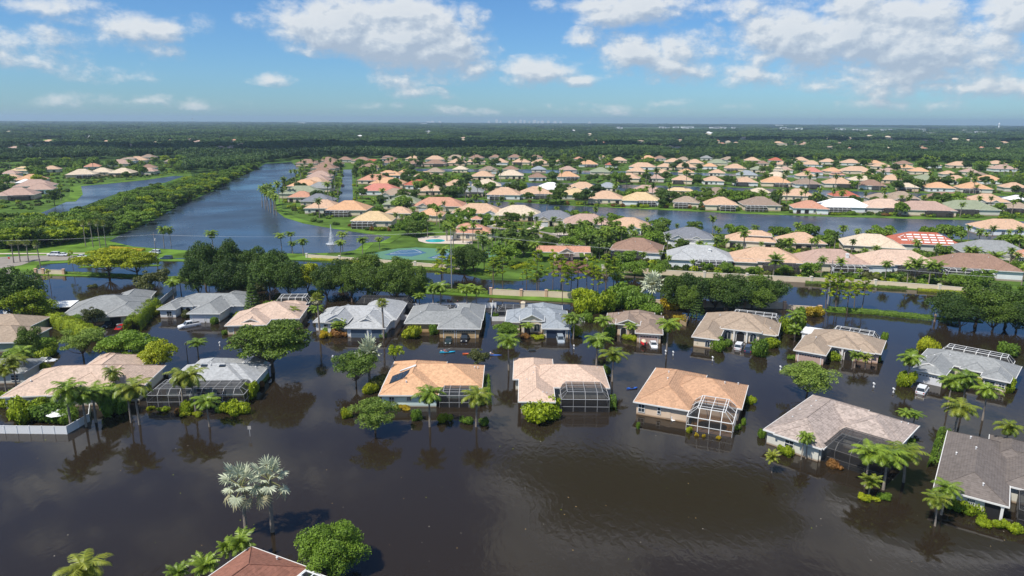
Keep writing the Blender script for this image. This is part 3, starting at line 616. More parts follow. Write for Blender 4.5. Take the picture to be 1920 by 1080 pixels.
class House:
    def __init__(s, name, label, roof, wall, yaw, ze=2.7, z=0.0, trim='trim', group='houses standing in the flood water', cat='house'):
        s.label = label; s.roof = roof; s.wall = WM[wall]; s.yaw = math.radians(yaw); s.ze = ze; s.z = z; s.trim = M[trim]; s.blocks = []; s.pt = []
        s.ex = Vector((math.cos(s.yaw), math.sin(s.yaw), 0)); s.ey = Vector((-math.sin(s.yaw), math.cos(s.yaw), 0)); s.o = None
        s.rb = MB(); s.fb = MB(); s.wb = MB(); s.cap = MB(); s.name = name; s.group = group; s.cat = cat; s.n = 0
    def loc(s, x, y, z=None):
        q = P(x, y, s.z+(s.ze if z is None else z))
        if s.o is None: s.o = Vector((q.x, q.y, s.z))
        d = q-s.o; return d.dot(s.ex), d.dot(s.ey)
    def world(s, u, v, z=0.0): return s.o+s.ex*u+s.ey*v+Vector((0, 0, z))
    def root(s):
        if not hasattr(s, 'e'):
            s.e = empty(s.name, s.o, s.yaw); tag(s.e, s.label, s.cat, s.group)
        return s.e
    def block(s, xl, yl, xr, D, front='hip', back='hip', vdir=None, oh=0.5, ze=None, pitch=PITCH, walls=True, wz=None):
        uA, vA = s.loc(xl, yl); ze = ze or s.ze
        lo, hi = uA+0.5, uA+60
        for _ in range(40):
            mid = (lo+hi)/2
            if proj(s.world(mid, vA, s.ze))[0] < xr: lo = mid
            else: hi = mid
        u1 = lo
        if isinstance(D, tuple):
            if D[0] == 'f': D = s.loc(D[1], D[2])[1]-vA
            else:
                best = None
                for i in range(30, 400):
                    dd = i*.1; e = abs(proj(s.world((uA+u1)/2, vA+dd/2, ze+pitch*min(dd, 99)/2))[1]-D[1])
                    if best is None or e < best[0]: best = (e, dd)
                D = best[1]
        if D < 0: vA, D = vA+D, -D
        return s.rect(uA, vA, u1, vA+D, front, back, vdir, oh, ze, pitch, walls)
    def rect(s, u0, v0, u1, v1, front='hip', back='hip', vdir=None, oh=0.5, ze=None, pitch=PITCH, walls=True):
        s.n += 1; ze = (ze or s.ze)+0.011*s.n
        a, b, zr = hip_part(s.rb, s.fb, u0, v0, u1, v1, ze, pitch, front, back, vdir=vdir)
        # ridge and hip caps
        cs = [(u0, v0, ze), (u1, v0, ze), (u1, v1, ze), (u0, v1, ze)]
        up = lambda q: (q[0], q[1], q[2]+0.02)
        if (Vector(a)-Vector(b)).length > 0.3: s.cap.bar(up(a), up(b), 0.07)
        along_v = vdir if vdir is not None else (v1-v0 > u1-u0)
        fr = [(0, a), (1, a)] if along_v else [(0, a), (3, a)]; bk = [(2, b), (3, b)] if along_v else [(1, b), (2, b)]
        for ok, prs in ((front == 'hip', fr), (back == 'hip', bk)):
            if ok:
                for i, q in prs: s.cap.bar(up(cs[i]), up(q), 0.06)
        if walls:
            j = 0.013*s.n
            s.wb.box(u0+oh+j, v0+oh+j, -1.5, u1-oh-j, v1-(oh+j if back != 'open' else 0.3), ze-0.08)
        if front == 'gable':
            g0 = oh*0.8+0.0; hz = zr-ze; W = u1-u0
            if along_v:
                vv = v0+oh*0.7; s.wb.add([(u0+0.1, vv, ze-0.1), (u1-0.1, vv, ze-0.1), ((u0+u1)/2, vv, zr-0.12)], [(0, 1, 2)])
                uc = (u0+u1)/2; s.fb.bar((u0-.05, v0-.04, ze-.06), (uc, v0-.04, zr-.06), 0.13); s.fb.bar((u1+.05, v0-.04, ze-.06), (uc, v0-.04, zr-.06), 0.13)
        s.blocks.append((u0+oh, v0+oh, u1-oh, v1-oh, ze, zr)); s.pt.append(pitch); return len(s.blocks)-1
    def face(s, bi, side):
        u0, v0, u1, v1, ze, zr = s.blocks[bi]
        if side == 'F': return Vector((u0, v0, 0)), Vector((1, 0, 0)), Vector((0, -1, 0)), u1-u0
        if side == 'R': return Vector((u1, v0, 0)), Vector((0, 1, 0)), Vector((1, 0, 0)), v1-v0
        if side == 'L': return Vector((u0, v1, 0)), Vector((0, -1, 0)), Vector((-1, 0, 0)), v1-v0
    def panel(s, bi, side, t, w, z0, z1, kind='window', mat=None, split=2, arch=False, sub=True, inset=None):
        """an opening on a wall: frame proud of the wall, pane inside it"""
        o, d, n, L_ = s.face(bi, side); c = o+d*(L_*t)+n*0.02; up = Vector((0, 0, 1))
        def B(mb, a0, a1, za, zb, n0, n1):
            q = [c+d*a+n*nn+up*z for z in (za, zb) for (a, nn) in ((a0, n0), (a1, n0), (a1, n1), (a0, n1))]
            mb.add(q, [(3, 2, 1, 0), (4, 5, 6, 7), (0, 1, 5, 4), (1, 2, 6, 5), (2, 3, 7, 6), (3, 0, 4, 7)])
        def arched(mb, hw, za, zb, nn):
            pts = [c+d*(-hw)+n*nn+up*za, c+d*hw+n*nn+up*za]+[c+d*(hw*math.cos(a))+n*nn+up*(zb-hw*.9+hw*.9*math.sin(a)) for a in [PI*i/10 for i in range(11)]]
            mb.add(pts, [tuple(range(len(pts)))])
        if kind == 'window':
            f = MB(); g = MB()
            if arch: arched(f, w/2+0.13, z0-0.1, z1+0.13, 0.03); arched(g, w/2, z0, z1, 0.07)
            else:
                B(f, -w/2-0.1, w/2+0.1, z0-0.1, z0, 0.0, 0.09); B(f, -w/2-0.1, w/2+0.1, z1, z1+0.1, 0.0, 0.09); B(f, -w/2-0.1, -w/2, z0, z1, 0, 0.088); B(f, w/2, w/2+0.1, z0, z1, 0, 0.088)
                B(f, -w/2, w/2, (z0+z1)/2-0.035, (z0+z1)/2+0.035, 0.04, 0.082); B(g, -w/2, w/2, z0, z1, 0.0, 0.04)
            for k in range(1, split): B(f, -w/2+w*k/split-0.03, -w/2+w*k/split+0.03, z0, z1-(0.3 if arch else 0), 0.05, 0.085)
            fo = f.build('window', s.trim, s.root()); g.build('pane', M['glass'], fo)
        elif kind == 'garage':
            f = MB(); B(f, -w/2-0.15, w/2+0.15, z1, z1+0.16, 0.0, 0.10); B(f, -w/2-0.15, -w/2, -1, z1, 0, 0.098); B(f, w/2, w/2+0.15, -1, z1, 0, 0.098)
            fo = f.build('garage_frame', s.trim, s.root()); g = MB(); nrow = 4
            for k in range(nrow+1): B(g, -w/2, w/2, z1-0.55*(k+1)+0.02, z1-0.55*k-0.02, 0.0, 0.045)
            B(g, -w/2, w/2, -1, z1, -0.01, 0.025)
            go = g.build('garage_door', mat, s.root())
            if split > 2:
                h = MB(); k_ = split
                for k in range(k_): B(h, -w/2+w*(k+.18)/k_, -w/2+w*(k+.82)/k_, z1-0.42, z1-0.14, 0.045, 0.055)
                h.build('door_window', M['glass'], go)
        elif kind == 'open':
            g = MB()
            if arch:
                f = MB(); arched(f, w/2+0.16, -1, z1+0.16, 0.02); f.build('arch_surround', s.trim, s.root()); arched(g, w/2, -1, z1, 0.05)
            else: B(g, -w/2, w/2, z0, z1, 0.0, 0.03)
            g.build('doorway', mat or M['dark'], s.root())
        elif kind == 'column':
            g = MB(); q = c+n*(inset or 0.2); g.box(q.x-w/2, q.y-w/2, -1, q.x+w/2, q.y+w/2, z1); g.box(q.x-w/2-.07, q.y-w/2-.07, z1-0.25, q.x+w/2+.07, q.y+w/2+.07, z1-0.05); g.build('column', s.trim, s.root())
    def spot(s, x, y, zr):  # local point on the roof from a pixel, at height zr above water
        return s.loc(x, y, zr)
    def roof_z(s, u, v):
        best = s.ze
        for (a, b, c, d, ze, zr), pt in zip(s.blocks, s.pt):
            a -= .5; b -= .5; c += .5; d += .5
            if a <= u <= c and b <= v <= d: best = max(best, ze+min(min(u-a, c-u), min(v-b, d-v))*pt)
        return best
    def vents(s, pts, r=0.11, h=0.35):
        for x, y in pts:
            z = 4.0
            for _ in range(6):
                u, v = s.loc(x, y, z); z = s.roof_z(u, v)
            MB().tube([(u, v, z-0.1), (u, v, z+h)], [r, r], 8).tube([(u, v, z+h), (u, v, z+h+.1)], [r*1.6, r*.6], 8).build('roof_vent', M['vent'], s.root())
    def chimney(s, x, y, w=0.9, top=5.6, mat=None):
        u, v = s.loc(x, y, 4.5); b = MB(); b.box(u-w/2, v-w/2, 1.5, u+w/2, v+w/2, top); b.box(u-w/2-.12, v-w/2-.12, top-.3, u+w/2+.12, v+w/2+.12, top-.05); b.box(u-w/4, v-w/4, top, u+w/4, v+w/4, top+.2)
        b.build('chimney', mat or s.wall, s.root())
    def cage(s, u0, v0, u1, v1, hw=2.4, ht=3.5, inset=1.2, frame='frame_grey', scr='scr_dark', step=2.2, back_in=0.0, r=0.05, sides=(1, 1, 1, 0), mid=True, deck=True):
        """a screened pool enclosure: posts, eave rail, mansard and flat top"""
        b = MB(); sc = MB(); du = [u0+(u1-u0)*i/max(1, round((u1-u0)/step)) for i in range(max(1, round((u1-u0)/step))+1)]
        dv = [v0+(v1-v0)*i/max(1, round((v1-v0)/step)) for i in range(max(1, round((v1-v0)/step))+1)]
        iu0 = u0+(inset if sides[3-0] or True else 0); tu0, tu1 = u0+inset, u1-inset
        tv0 = v0+(inset if sides[0] else 0); tv1 = v1-(inset if sides[3] else 0)
        Z = -0.6
        def T(u, v):  # the roof point above an eave point
            return (min(max(u, tu0), tu1), min(max(v, tv0), tv1), ht)
        for u in du:
            if sides[0]: b.bar((u, v0, Z), (u, v0, hw), r); b.bar((u, v0, hw), T(u, v0), r)
            if sides[3]: b.bar((u, v1, Z), (u, v1, hw), r); b.bar((u, v1, hw), T(u, v1), r)
            b.bar(T(u, v0), T(u, v1), r)
        for v in dv:
            for k, u in ((1, u0), (2, u1)):
                b.bar((u, v, Z), (u, v, hw), r); b.bar((u, v, hw), T(u, v), r)
            b.bar(T(u0, v), T(u1, v), r*0.9)
        c = [(u0, v0), (u1, v0), (u1, v1), (u0, v1)]
        for i in range(4):
            a, d = c[i], c[(i+1) % 4]
            if i == 2 and not sides[3]: continue
            if i == 0 and not sides[0]: continue
            b.bar((*a, hw), (*d, hw), r*1.3)
            if mid: b.bar((*a, hw*0.42), (*d, hw*0.42), r)
            sc.add([(*a, Z), (*d, Z), (*d, hw), (*a, hw)], [(0, 1, 2, 3)]); sc.add([(*a, hw), (*d, hw), T(*d), T(*a)], [(0, 1, 2, 3)])
        for i in range(4):
            a, d = c[i], c[(i+1) % 4]; b.bar(T(*a), T(*d), r*1.2)
        sc.add([T(*q) for q in c], [(0, 1, 2, 3)])
        fo = b.build('pool_cage', M[frame], s.root()); sc.build('screen', M[scr], fo)
        return fo
    def finish(s, capmat=None):
        e = s.root(); s.wb.build('wall', s.wall, e); ro = s.rb.build('roof', RM[s.roof], e); s.fb.build('fascia', s.trim, e)
        s.cap.build('ridge_cap', capmat or RM[s.roof], ro); return s
    def cage_px(s, xl, yl, xr, D, zeb=0.0, **kw):
        """cage by the pixels of its near foot: left end, right end x; D deep"""
        u0, v0 = s.loc(xl, yl, zeb); lo, hi = u0+0.5, u0+40
        for _ in range(40):
            mid = (lo+hi)/2
            if proj(s.world(mid, v0, zeb))[0] < xr: lo = mid
            else: hi = mid
        s.cage(u0, v0, lo, v0+D, **kw); return u0, v0, lo, v0+D
HOUSES = []  # world centre, radius: keeps scattered plants off the roofs
def rough(s):
    for (a, b, c, d, ze, zr) in s.blocks: HOUSES.append((s.world((a+c)/2, (b+d)/2), s.yaw, (c-a)/2+1.0, (d-b)/2+1.0))

# --- the nearer streets
h = House('house', 'long pink beige roofed house behind the white fence and ferns', 'pinkbeige', 'pale', 7); h.block(0, 745, 236, 15.5, vdir=False); h.block(90, 742, 205, ('f', 130, 671)); h.rect(8, 14, 15.5, 24, vdir=True); h.block(140, 736, 262, 14.0)
h.panel(0, 'R', .3, 1.2, .9, 2.0); h.panel(0, 'R', .7, 1.2, .9, 2.0); h.cage_px(128, 748, 228, 5, zeb=0, hw=2.2, ht=2.9, frame='bronze', inset=.8); h.vents([(120, 705), (200, 690), (60, 725)]); h.finish(); rough(h)
h = House('house', 'light grey roofed house with two skylights and dark pool cage in front', 'lightgrey', 'mint', 2); h.block(303, 724, 459, 12.4); h.rect(1.5, 4, 11.5, 16, vdir=True); h.rect(6, 1.5, 18, 12.2, vdir=False); h.rect(11.5, 9, 16, 18.5, vdir=True)
for t in (.2, .45, .7): h.panel(0, 'F', t, 1.5, .3, 2.0)
h.panel(1, 'R', .3, 1.1, .9, 2.0); h.cage_px(277, 763, 459, 6.0, frame='frame_grey', scr='scr_dark', ht=3.3)
for x in (383, 417):
    u, v = h.loc(x, 684, 5.2); z = h.roof_z(u, v); MB().box(u-.6, v-.35, z-.15, u+.6, v+.35, z+.2).build('skylight', M['glass'], h.root())
h.vents([(395, 683), (355, 697), (480, 690)]); h.finish(); rough(h)
h = House('house', 'orange roofed house with dark solar panel and white back wall', 'orange', 'mint', 0.3); h.block(710, 741, 822, ('f', 742, 678), vdir=True); h.block(716, 727, 904, ('f', 907, 685), vdir=False)
h.panel(0, 'F', .18, .9, .9, 2.1); h.panel(0, 'F', .5, .8, 1.4, 2.1); h.cage_px(824, 764, 898, 5.6, hw=2.5, ht=3.0, inset=.7, frame='frame_grey'); h.vents([(762, 722), (896, 691), (890, 690)])
def on_roof(hh, u, v, w, d, dz, nm, mat, th=0.08):
    zz = [(u+a*w, v+b*d) for a, b in ((-.5, -.5), (.5, -.5), (.5, .5), (-.5, .5))]; q = [(a, b, hh.roof_z(a, b)+dz) for a, b in zz]
    MB().add([(a, b, c-th) for a, b, c in q]+q, [(3, 2, 1, 0), (4, 5, 6, 7), (0, 1, 5, 4), (1, 2, 6, 5), (2, 3, 7, 6), (3, 0, 4, 7)]).build(nm, mat, hh.root())
for k in range(3): on_roof(h, 1.9+k*1.25, 6.4, 1.15, 4.2, .12, 'solar_panel', M['solar'])
on_roof(h, 4.4, 9.6, 3.4, .5, .3, 'solar_panel', M['vent'])
h.finish(); rough(h)
h = House('house', 'pale beige roofed house with grey framed pool cage and round bush', 'beige', 'pale', -1); h.block(972, 753, 1041, ('f', 963, 684), vdir=True); h.block(962, 711, 1040, 12.6, vdir=True); h.block(985, 726, 1143, ('f', 1131, 687), vdir=False); h.block(1066, 688, 1102, -8, vdir=True)
h.panel(0, 'F', .3, 1.3, .8, 2.1); h.panel(0, 'F', .75, .8, 1.2, 2.1); h.cage_px(1052, 772, 1142, 6.5, frame='frame_grey', scr='scr_dark', hw=2.6, ht=3.7); h.vents([(1003, 689), (1000, 699), (988, 712), (1018, 737), (1025, 737), (1120, 690)], r=.08, h=.15); h.finish(); rough(h)
h = House('house', 'amber roofed house with bright white framed pool cage', 'amber', 'peach', -23.5); h.block(1188, 753, 1296, ('f', 1231, 690), vdir=True); h.block(1213, 716, 1290, ('f', 1231, 690), vdir=True, pitch=.43); h.block(1234, 742, 1391, ('f', 1404, 723), vdir=False)
h.panel(0, 'F', .1, 1.1, .7, 2.2); h.panel(0, 'F', .44, .5, .9, 2.1, split=1); h.panel(0, 'F', .62, .9, .3, 2.0, kind='open', mat=WM['peach']); h.cage_px(1286, 806, 1372, 8.0, frame='paint_white', scr='scr_light', hw=2.7, ht=4.0, inset=1.6, r=.065, step=2.3)
u0, v0 = h.loc(1290, 806, 0); MB().box(u0+.1, v0+.1, -.1, u0+7.6, v0+8, .012).build('deck', M['wet_deck'], h.root())
pts = [(u0+3.9+2.6*math.cos(a), v0+3.6+2.3*math.sin(a)*(1+.2*math.cos(2*a)), .02) for a in [2*PI*i/24 for i in range(24)]]; MB().add(pts, [tuple(range(24))]).build('pool', plain('murky_pool', (.015, .014, .013), .05), h.root())
h.vents([(1254, 699), (1252, 711), (1384, 721), (1359, 719)]); h.finish(); rough(h)
h = House('house', 'mottled grey beige roofed house with bronze pool cage and twin palms', 'mottled', 'pale', -44.5); h.block(1432, 805, 1545, ('f', 1530, 742), vdir=True); h.block(1451, 813, 1540, 18.2, vdir=True, pitch=.43); h.block(1558, 806, 1682, ('f', 1717, 797), vdir=True); b2 = h.blocks[2]; h.rect(b2[0]-7, b2[1]+2.5, b2[2]+.45, b2[3]+.5, vdir=False)
h.panel(1, 'F', .3, 1.4, .9, 2.1); h.panel(0, 'F', .85, 2.2, -.5, 2.3, kind='open'); h.cage_px(1535, 862, 1650, 8, frame='bronze', scr='scr_dark', hw=2.6, ht=3.6)
h.vents([(1530, 752), (1521, 762), (1500, 768), (1486, 782), (1690, 792), (1703, 795)], r=.09, h=.12); h.finish(); rough(h)
h = House('house', 'dark charcoal roofed house with glass block window and navy cage', 'charcoal', 'pale', -36); h.block(1751, 913, 1892, ('f', 1787, 810), vdir=True); h.rect(8, 7, 26, 21, vdir=False); h.rect(6, 16, 12, 26, vdir=True)
h.panel(0, 'F', .22, 1.3, .6, 2.2); h.panel(0, 'F', .52, .9, 1.3, 2.1, split=4); h.panel(0, 'F', .86, 2.2, -.5, 2.3, kind='open'); h.cage_px(1905, 985, 2020, 7, frame='bronze', scr='scr_dark', hw=2.5, ht=3.0)
h.panel(0, 'F', .98, .35, 0, 2.5, kind='column'); h.vents([(1820, 822), (1793, 852), (1830, 842), (1842, 918)]); h.finish(); rough(h)
h = House('house', 'reddish brown tiled roof with white pool cage at the bottom edge', 'terracotta', 'cream', -26, ze=3.0); h.loc(471, 1025); h.rect(0, -17, 9.2, 0, vdir=True); h.rect(2, -15, 12, -7, vdir=False); h.vents([(520, 1049)]); h.cage(9.3, -7, 16.5, -.4, frame='paint_white', scr='scr_light', hw=3.0, ht=4.0, r=.08, sides=(1, 1, 1, 1)); h.finish(); rough(h)
# --- the row with its fronts this way
h = House('house', 'tan roofed house with sage green walls at the left edge', 'tan', 'sage', 4); h.block(-80, 620, 44, 12, vdir=False); h.panel(0, 'F', .7, 1.6, 0, 2.0, kind='open', arch=True); h.finish(); rough(h)
h = House('house', 'low brown roofed house with green walls behind the left palms', 'tan', 'sage', 4); h.block(-90, 644, 42, 12, vdir=False); h.finish(); rough(h)
h = House('house', 'grey roofed house at the left edge behind golden palms', 'grey', 'pale', 6); h.block(-80, 702, 45, ('r', 672), vdir=False); h.panel(0, 'F', .85, 1.4, .8, 2.0); h.finish(); rough(h)
h = House('house', 'grey roofed house between two long green hedges', 'grey', 'sage', 16); h.block(115, 592, 262, 15.5, vdir=False); h.block(193, 594, 263, 13, vdir=True); h.rect(9.5, 7, 19, 24, vdir=True, pitch=.45); h.rect(4.2, -.4, 8.2, 6, front='gable', back='open', vdir=True)
h.panel(1, 'F', .28, 2.6, -.5, 2.1, kind='open'); h.panel(1, 'F', .75, 2.6, -.5, 2.1, kind='open'); h.panel(0, 'F', .18, 1.4, .9, 2.0)
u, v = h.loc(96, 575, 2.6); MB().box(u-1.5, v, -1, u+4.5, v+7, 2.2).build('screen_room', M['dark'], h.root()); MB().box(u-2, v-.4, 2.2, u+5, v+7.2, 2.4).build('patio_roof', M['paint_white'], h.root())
h.cage(4, 15.8, 14, 22, frame='bronze', sides=(1, 1, 1, 1), hw=2.4, ht=3.2); h.finish(); rough(h)
h = House('house', 'grey roofed house with arched porch beside white pickup truck', 'grey', 'white', 0.5); h.block(350, 588, 412, 17, vdir=True); h.block(318, 573, 458, ('r', 550), vdir=False); h.block(294, 580, 330, 12, vdir=True); h.block(325, 574, 362, 8, vdir=True); h.rect(2, 8, 10, 24, vdir=True, pitch=.4)
h.panel(0, 'F', .3, 3.0, 0, 2.1, kind='garage', mat=M['door_white'], split=2); h.panel(0, 'F', .75, 3.0, 0, 2.1, kind='garage', mat=M['door_white'], split=2)
h.panel(3, 'F', .3, 1.4, 0, 2.1, kind='open', arch=True); h.panel(3, 'F', .72, 1.4, 0, 2.1, kind='open', arch=True); h.panel(2, 'F', .6, 1.3, .6, 2.0); h.panel(1, 'R', .4, 1.0, .9, 2.0)
h.cage(-2, 18.5, 7, 25, frame='bronze', sides=(1, 1, 1, 1), hw=2.4, ht=3.4); h.vents([(411, 551), (420, 560)]); h.finish(); rough(h)
h = House('house', 'pale pink roofed house behind the wide spreading tree', 'pinkbeige', 'cream', 6); h.block(421, 611, 500, 14, vdir=True); h.block(448, 600, 562, ('f', 584, 573), vdir=True); h.block(453, 608, 487, 9, ze=3.1, front='gable', back='open', vdir=True); h.panel(0, 'F', .3, 2.6, 0, 2.0, kind='garage', mat=M['door_tan'])
h.panel(1, 'R', .2, 1.0, .9, 2.0); h.panel(1, 'R', .6, 1.0, .9, 2.0); h.rect(9, 17.5, 17, 23, vdir=False, walls=False); h.cage(7.5, 22, 17.5, 29, frame='paint_white', sides=(1, 1, 1, 1), hw=2.5, ht=4.0, r=.065); h.finish(); rough(h)
h = House('house', 'light grey roofed house with two slate blue garage doors', 'lightgrey', 'white', -1); h.block(646, 615, 723, 15, vdir=True); h.block(600, 600, 735, ('r', 573), vdir=False); h.block(587, 604, 640, 14, vdir=True); h.block(609, 609, 652, 13, front='gable', back='open', vdir=True, pitch=.5, ze=3.3); h.block(667, 610, 706, 7, front='gable', back='open', vdir=True, walls=False, pitch=.5, ze=3.3)
h.rect(1, 8, 12, 27, vdir=True)
h.panel(0, 'F', .34, 4.6, 0, 2.15, kind='garage', mat=M['door_blue']); h.panel(0, 'F', .80, 2.6, 0, 2.15, kind='garage', mat=M['door_blue']); h.panel(2, 'F', .45, 1.5, .5, 2.0); h.panel(0, 'F', .56, .35, 0, 2.4, kind='column'); h.panel(3, 'F', .3, 1.2, 0, 2.0, kind='open')
h.cage(-3, 25, 13, 31, frame='bronze', sides=(1, 1, 1, 1), hw=2.6, ht=3.8); h.vents([(620, 592), (700, 580)]); h.finish(); rough(h)
h = House('house', 'grey roofed house with tan walls and two tan garage doors', 'grey', 'tan', -0.5); h.block(820, 616, 901, 18, vdir=True); h.block(758, 606, 898, ('r', 583), vdir=False); h.block(758, 605.5, 830, 17, vdir=True); h.rect(3.5, 8, 11.4, 23.5, vdir=True)
h.panel(0, 'F', .24, 2.7, 0, 2.1, kind='garage', mat=M['door_tan'], split=4); h.panel(0, 'F', .67, 4.8, 0, 2.1, kind='garage', mat=M['door_tan'], split=8); h.panel(2, 'F', .72, 1.1, -.5, 2.2, kind='open'); h.panel(2, 'F', .25, 1.4, .6, 1.9)
h.cage(-8, 19, 2.5, 24, frame='frame_grey', sides=(1, 1, 1, 1), hw=2.3, ht=2.9); h.vents([(789, 597), (868, 579)]); h.finish(); rough(h)
h = House('house', 'grey roofed house with cream gable, chimney and open blue garage', 'bluegrey', 'cream', -2); h.block(1016, 616, 1069, 13, vdir=True); h.block(948, 601, 1066, ('r', 577), vdir=False); h.block(947, 604, 978, 12, vdir=True); h.block(974, 607, 1021, 11, front='gable', back='open', vdir=True, pitch=.5, ze=3.5); h.rect(-5, 8, 6, 23, vdir=True)
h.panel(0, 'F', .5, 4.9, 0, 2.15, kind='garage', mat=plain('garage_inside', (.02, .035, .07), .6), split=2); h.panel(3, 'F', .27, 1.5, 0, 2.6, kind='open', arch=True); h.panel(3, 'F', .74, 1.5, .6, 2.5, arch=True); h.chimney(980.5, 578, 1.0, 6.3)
h.cage(-12.5, 17.5, 5, 23, frame='frame_grey', sides=(1, 1, 1, 1), hw=2.3, ht=3.2); h.vents([(1000, 581), (1050, 590)]); h.finish(); rough(h)
h = House('house', 'brown roofed house beside golden croton bushes and boat', 'taupe', 'peach', -11); h.block(1191, 624, 1243, 12, vdir=True); h.block(1137, 603, 1245, ('r', 586), vdir=False); h.block(1135, 606, 1158, 10, vdir=True); h.block(1154, 611, 1200, 9, front='gable', back='open', vdir=True, ze=3.2); h.rect(-3.5, 7, 5, 20, vdir=True)
h.panel(0, 'F', .5, 4.4, 0, 2.0, kind='garage', mat=M['door_pink'], split=6); h.panel(3, 'F', .3, 1.4, 0, 2.1, kind='open', arch=True); h.vents([(1160, 590), (1240, 590), (1202, 605)]); h.finish(); rough(h)
h = House('house', 'tan roofed house with three arches behind white and blue cars', 'tan', 'cream', -24); h.block(1297, 631, 1348, 15, vdir=True); h.block(1310, 612, 1455, ('r', 586), vdir=False); h.block(1350, 618, 1428, 12, vdir=True, ze=3.1); h.block(1404, 622, 1459, 13, vdir=True)
h.panel(2, 'F', .16, 1.5, .4, 2.5, arch=True); h.panel(2, 'F', .5, 1.9, 0, 2.7, kind='open', arch=True); h.panel(2, 'F', .84, 1.5, .4, 2.5, arch=True)
for t in (.33, .67): h.panel(2, 'F', t, .4, 0, 2.9, kind='column', inset=.25)
h.panel(0, 'F', .6, 1.0, .5, 1.9, arch=True); h.cage(6.5, 20.5, 19.5, 27, frame='paint_white', sides=(1, 1, 1, 1), hw=2.6, ht=4.2, r=.065); h.vents([(1444, 618), (1350, 592)]); h.finish(); rough(h)
h = House('house', 'tan roofed house with pink garage door and flat white annex', 'tan', 'pink', -33); h.block(1488, 656, 1549, 14, vdir=True); h.block(1506, 640, 1652, ('r', 621), vdir=False); h.block(1546, 649, 1612, 11, vdir=True, ze=3.0); h.block(1590, 655, 1640, 12, vdir=True)
h.panel(0, 'F', .5, 4.8, 0, 2.0, kind='garage', mat=M['door_pink'], split=8); h.panel(2, 'F', .3, 1.9, .4, 2.3, arch=True); h.panel(2, 'F', .74, 1.8, 0, 2.4, kind='open', arch=True); h.panel(2, 'F', .52, .4, 0, 2.8, kind='column')
MB().box(-1, 15.5, -1, 7, 21, 2.7).box(-1.3, 15.2, 2.7, 7.3, 21.3, 2.95).build('annex', M['paint_white'], h.root()); h.cage(5, 16.5, 16, 23, frame='paint_white', sides=(1, 1, 1, 1), hw=2.6, ht=4.2, r=.065); h.vents([(1530, 634), (1600, 628)]); h.finish(); rough(h)
h = House('house', 'grey roofed house with small cream gable above white garage door', 'grey', 'cream', -42); h.block(1710, 692, 1773, 15, vdir=True); h.block(1722, 672, 1905, ('r', 664), vdir=False); h.block(1721, 688, 1760, 7, front='gable', back='open', vdir=True, walls=False, ze=3.2); h.block(1800, 690, 1852, 12, vdir=True); h.block(1838, 706, 1894, 13, vdir=True)
h.panel(0, 'F', .5, 4.9, 0, 2.0, kind='garage', mat=M['door_white'], split=8); h.panel(3, 'F', .5, 1.6, -.3, 2.2, kind='open'); h.panel(4, 'F', .3, 1.8, .6, 2.0); h.panel(4, 'F', .8, 1.0, 1.0, 1.9)
h.cage(2, 16.5, 16, 22, frame='paint_white', sides=(1, 1, 1, 1), hw=2.6, ht=4.2, r=.065); h.vents([(1737, 670), (1780, 673), (1752, 668)]); h.finish(); rough(h)

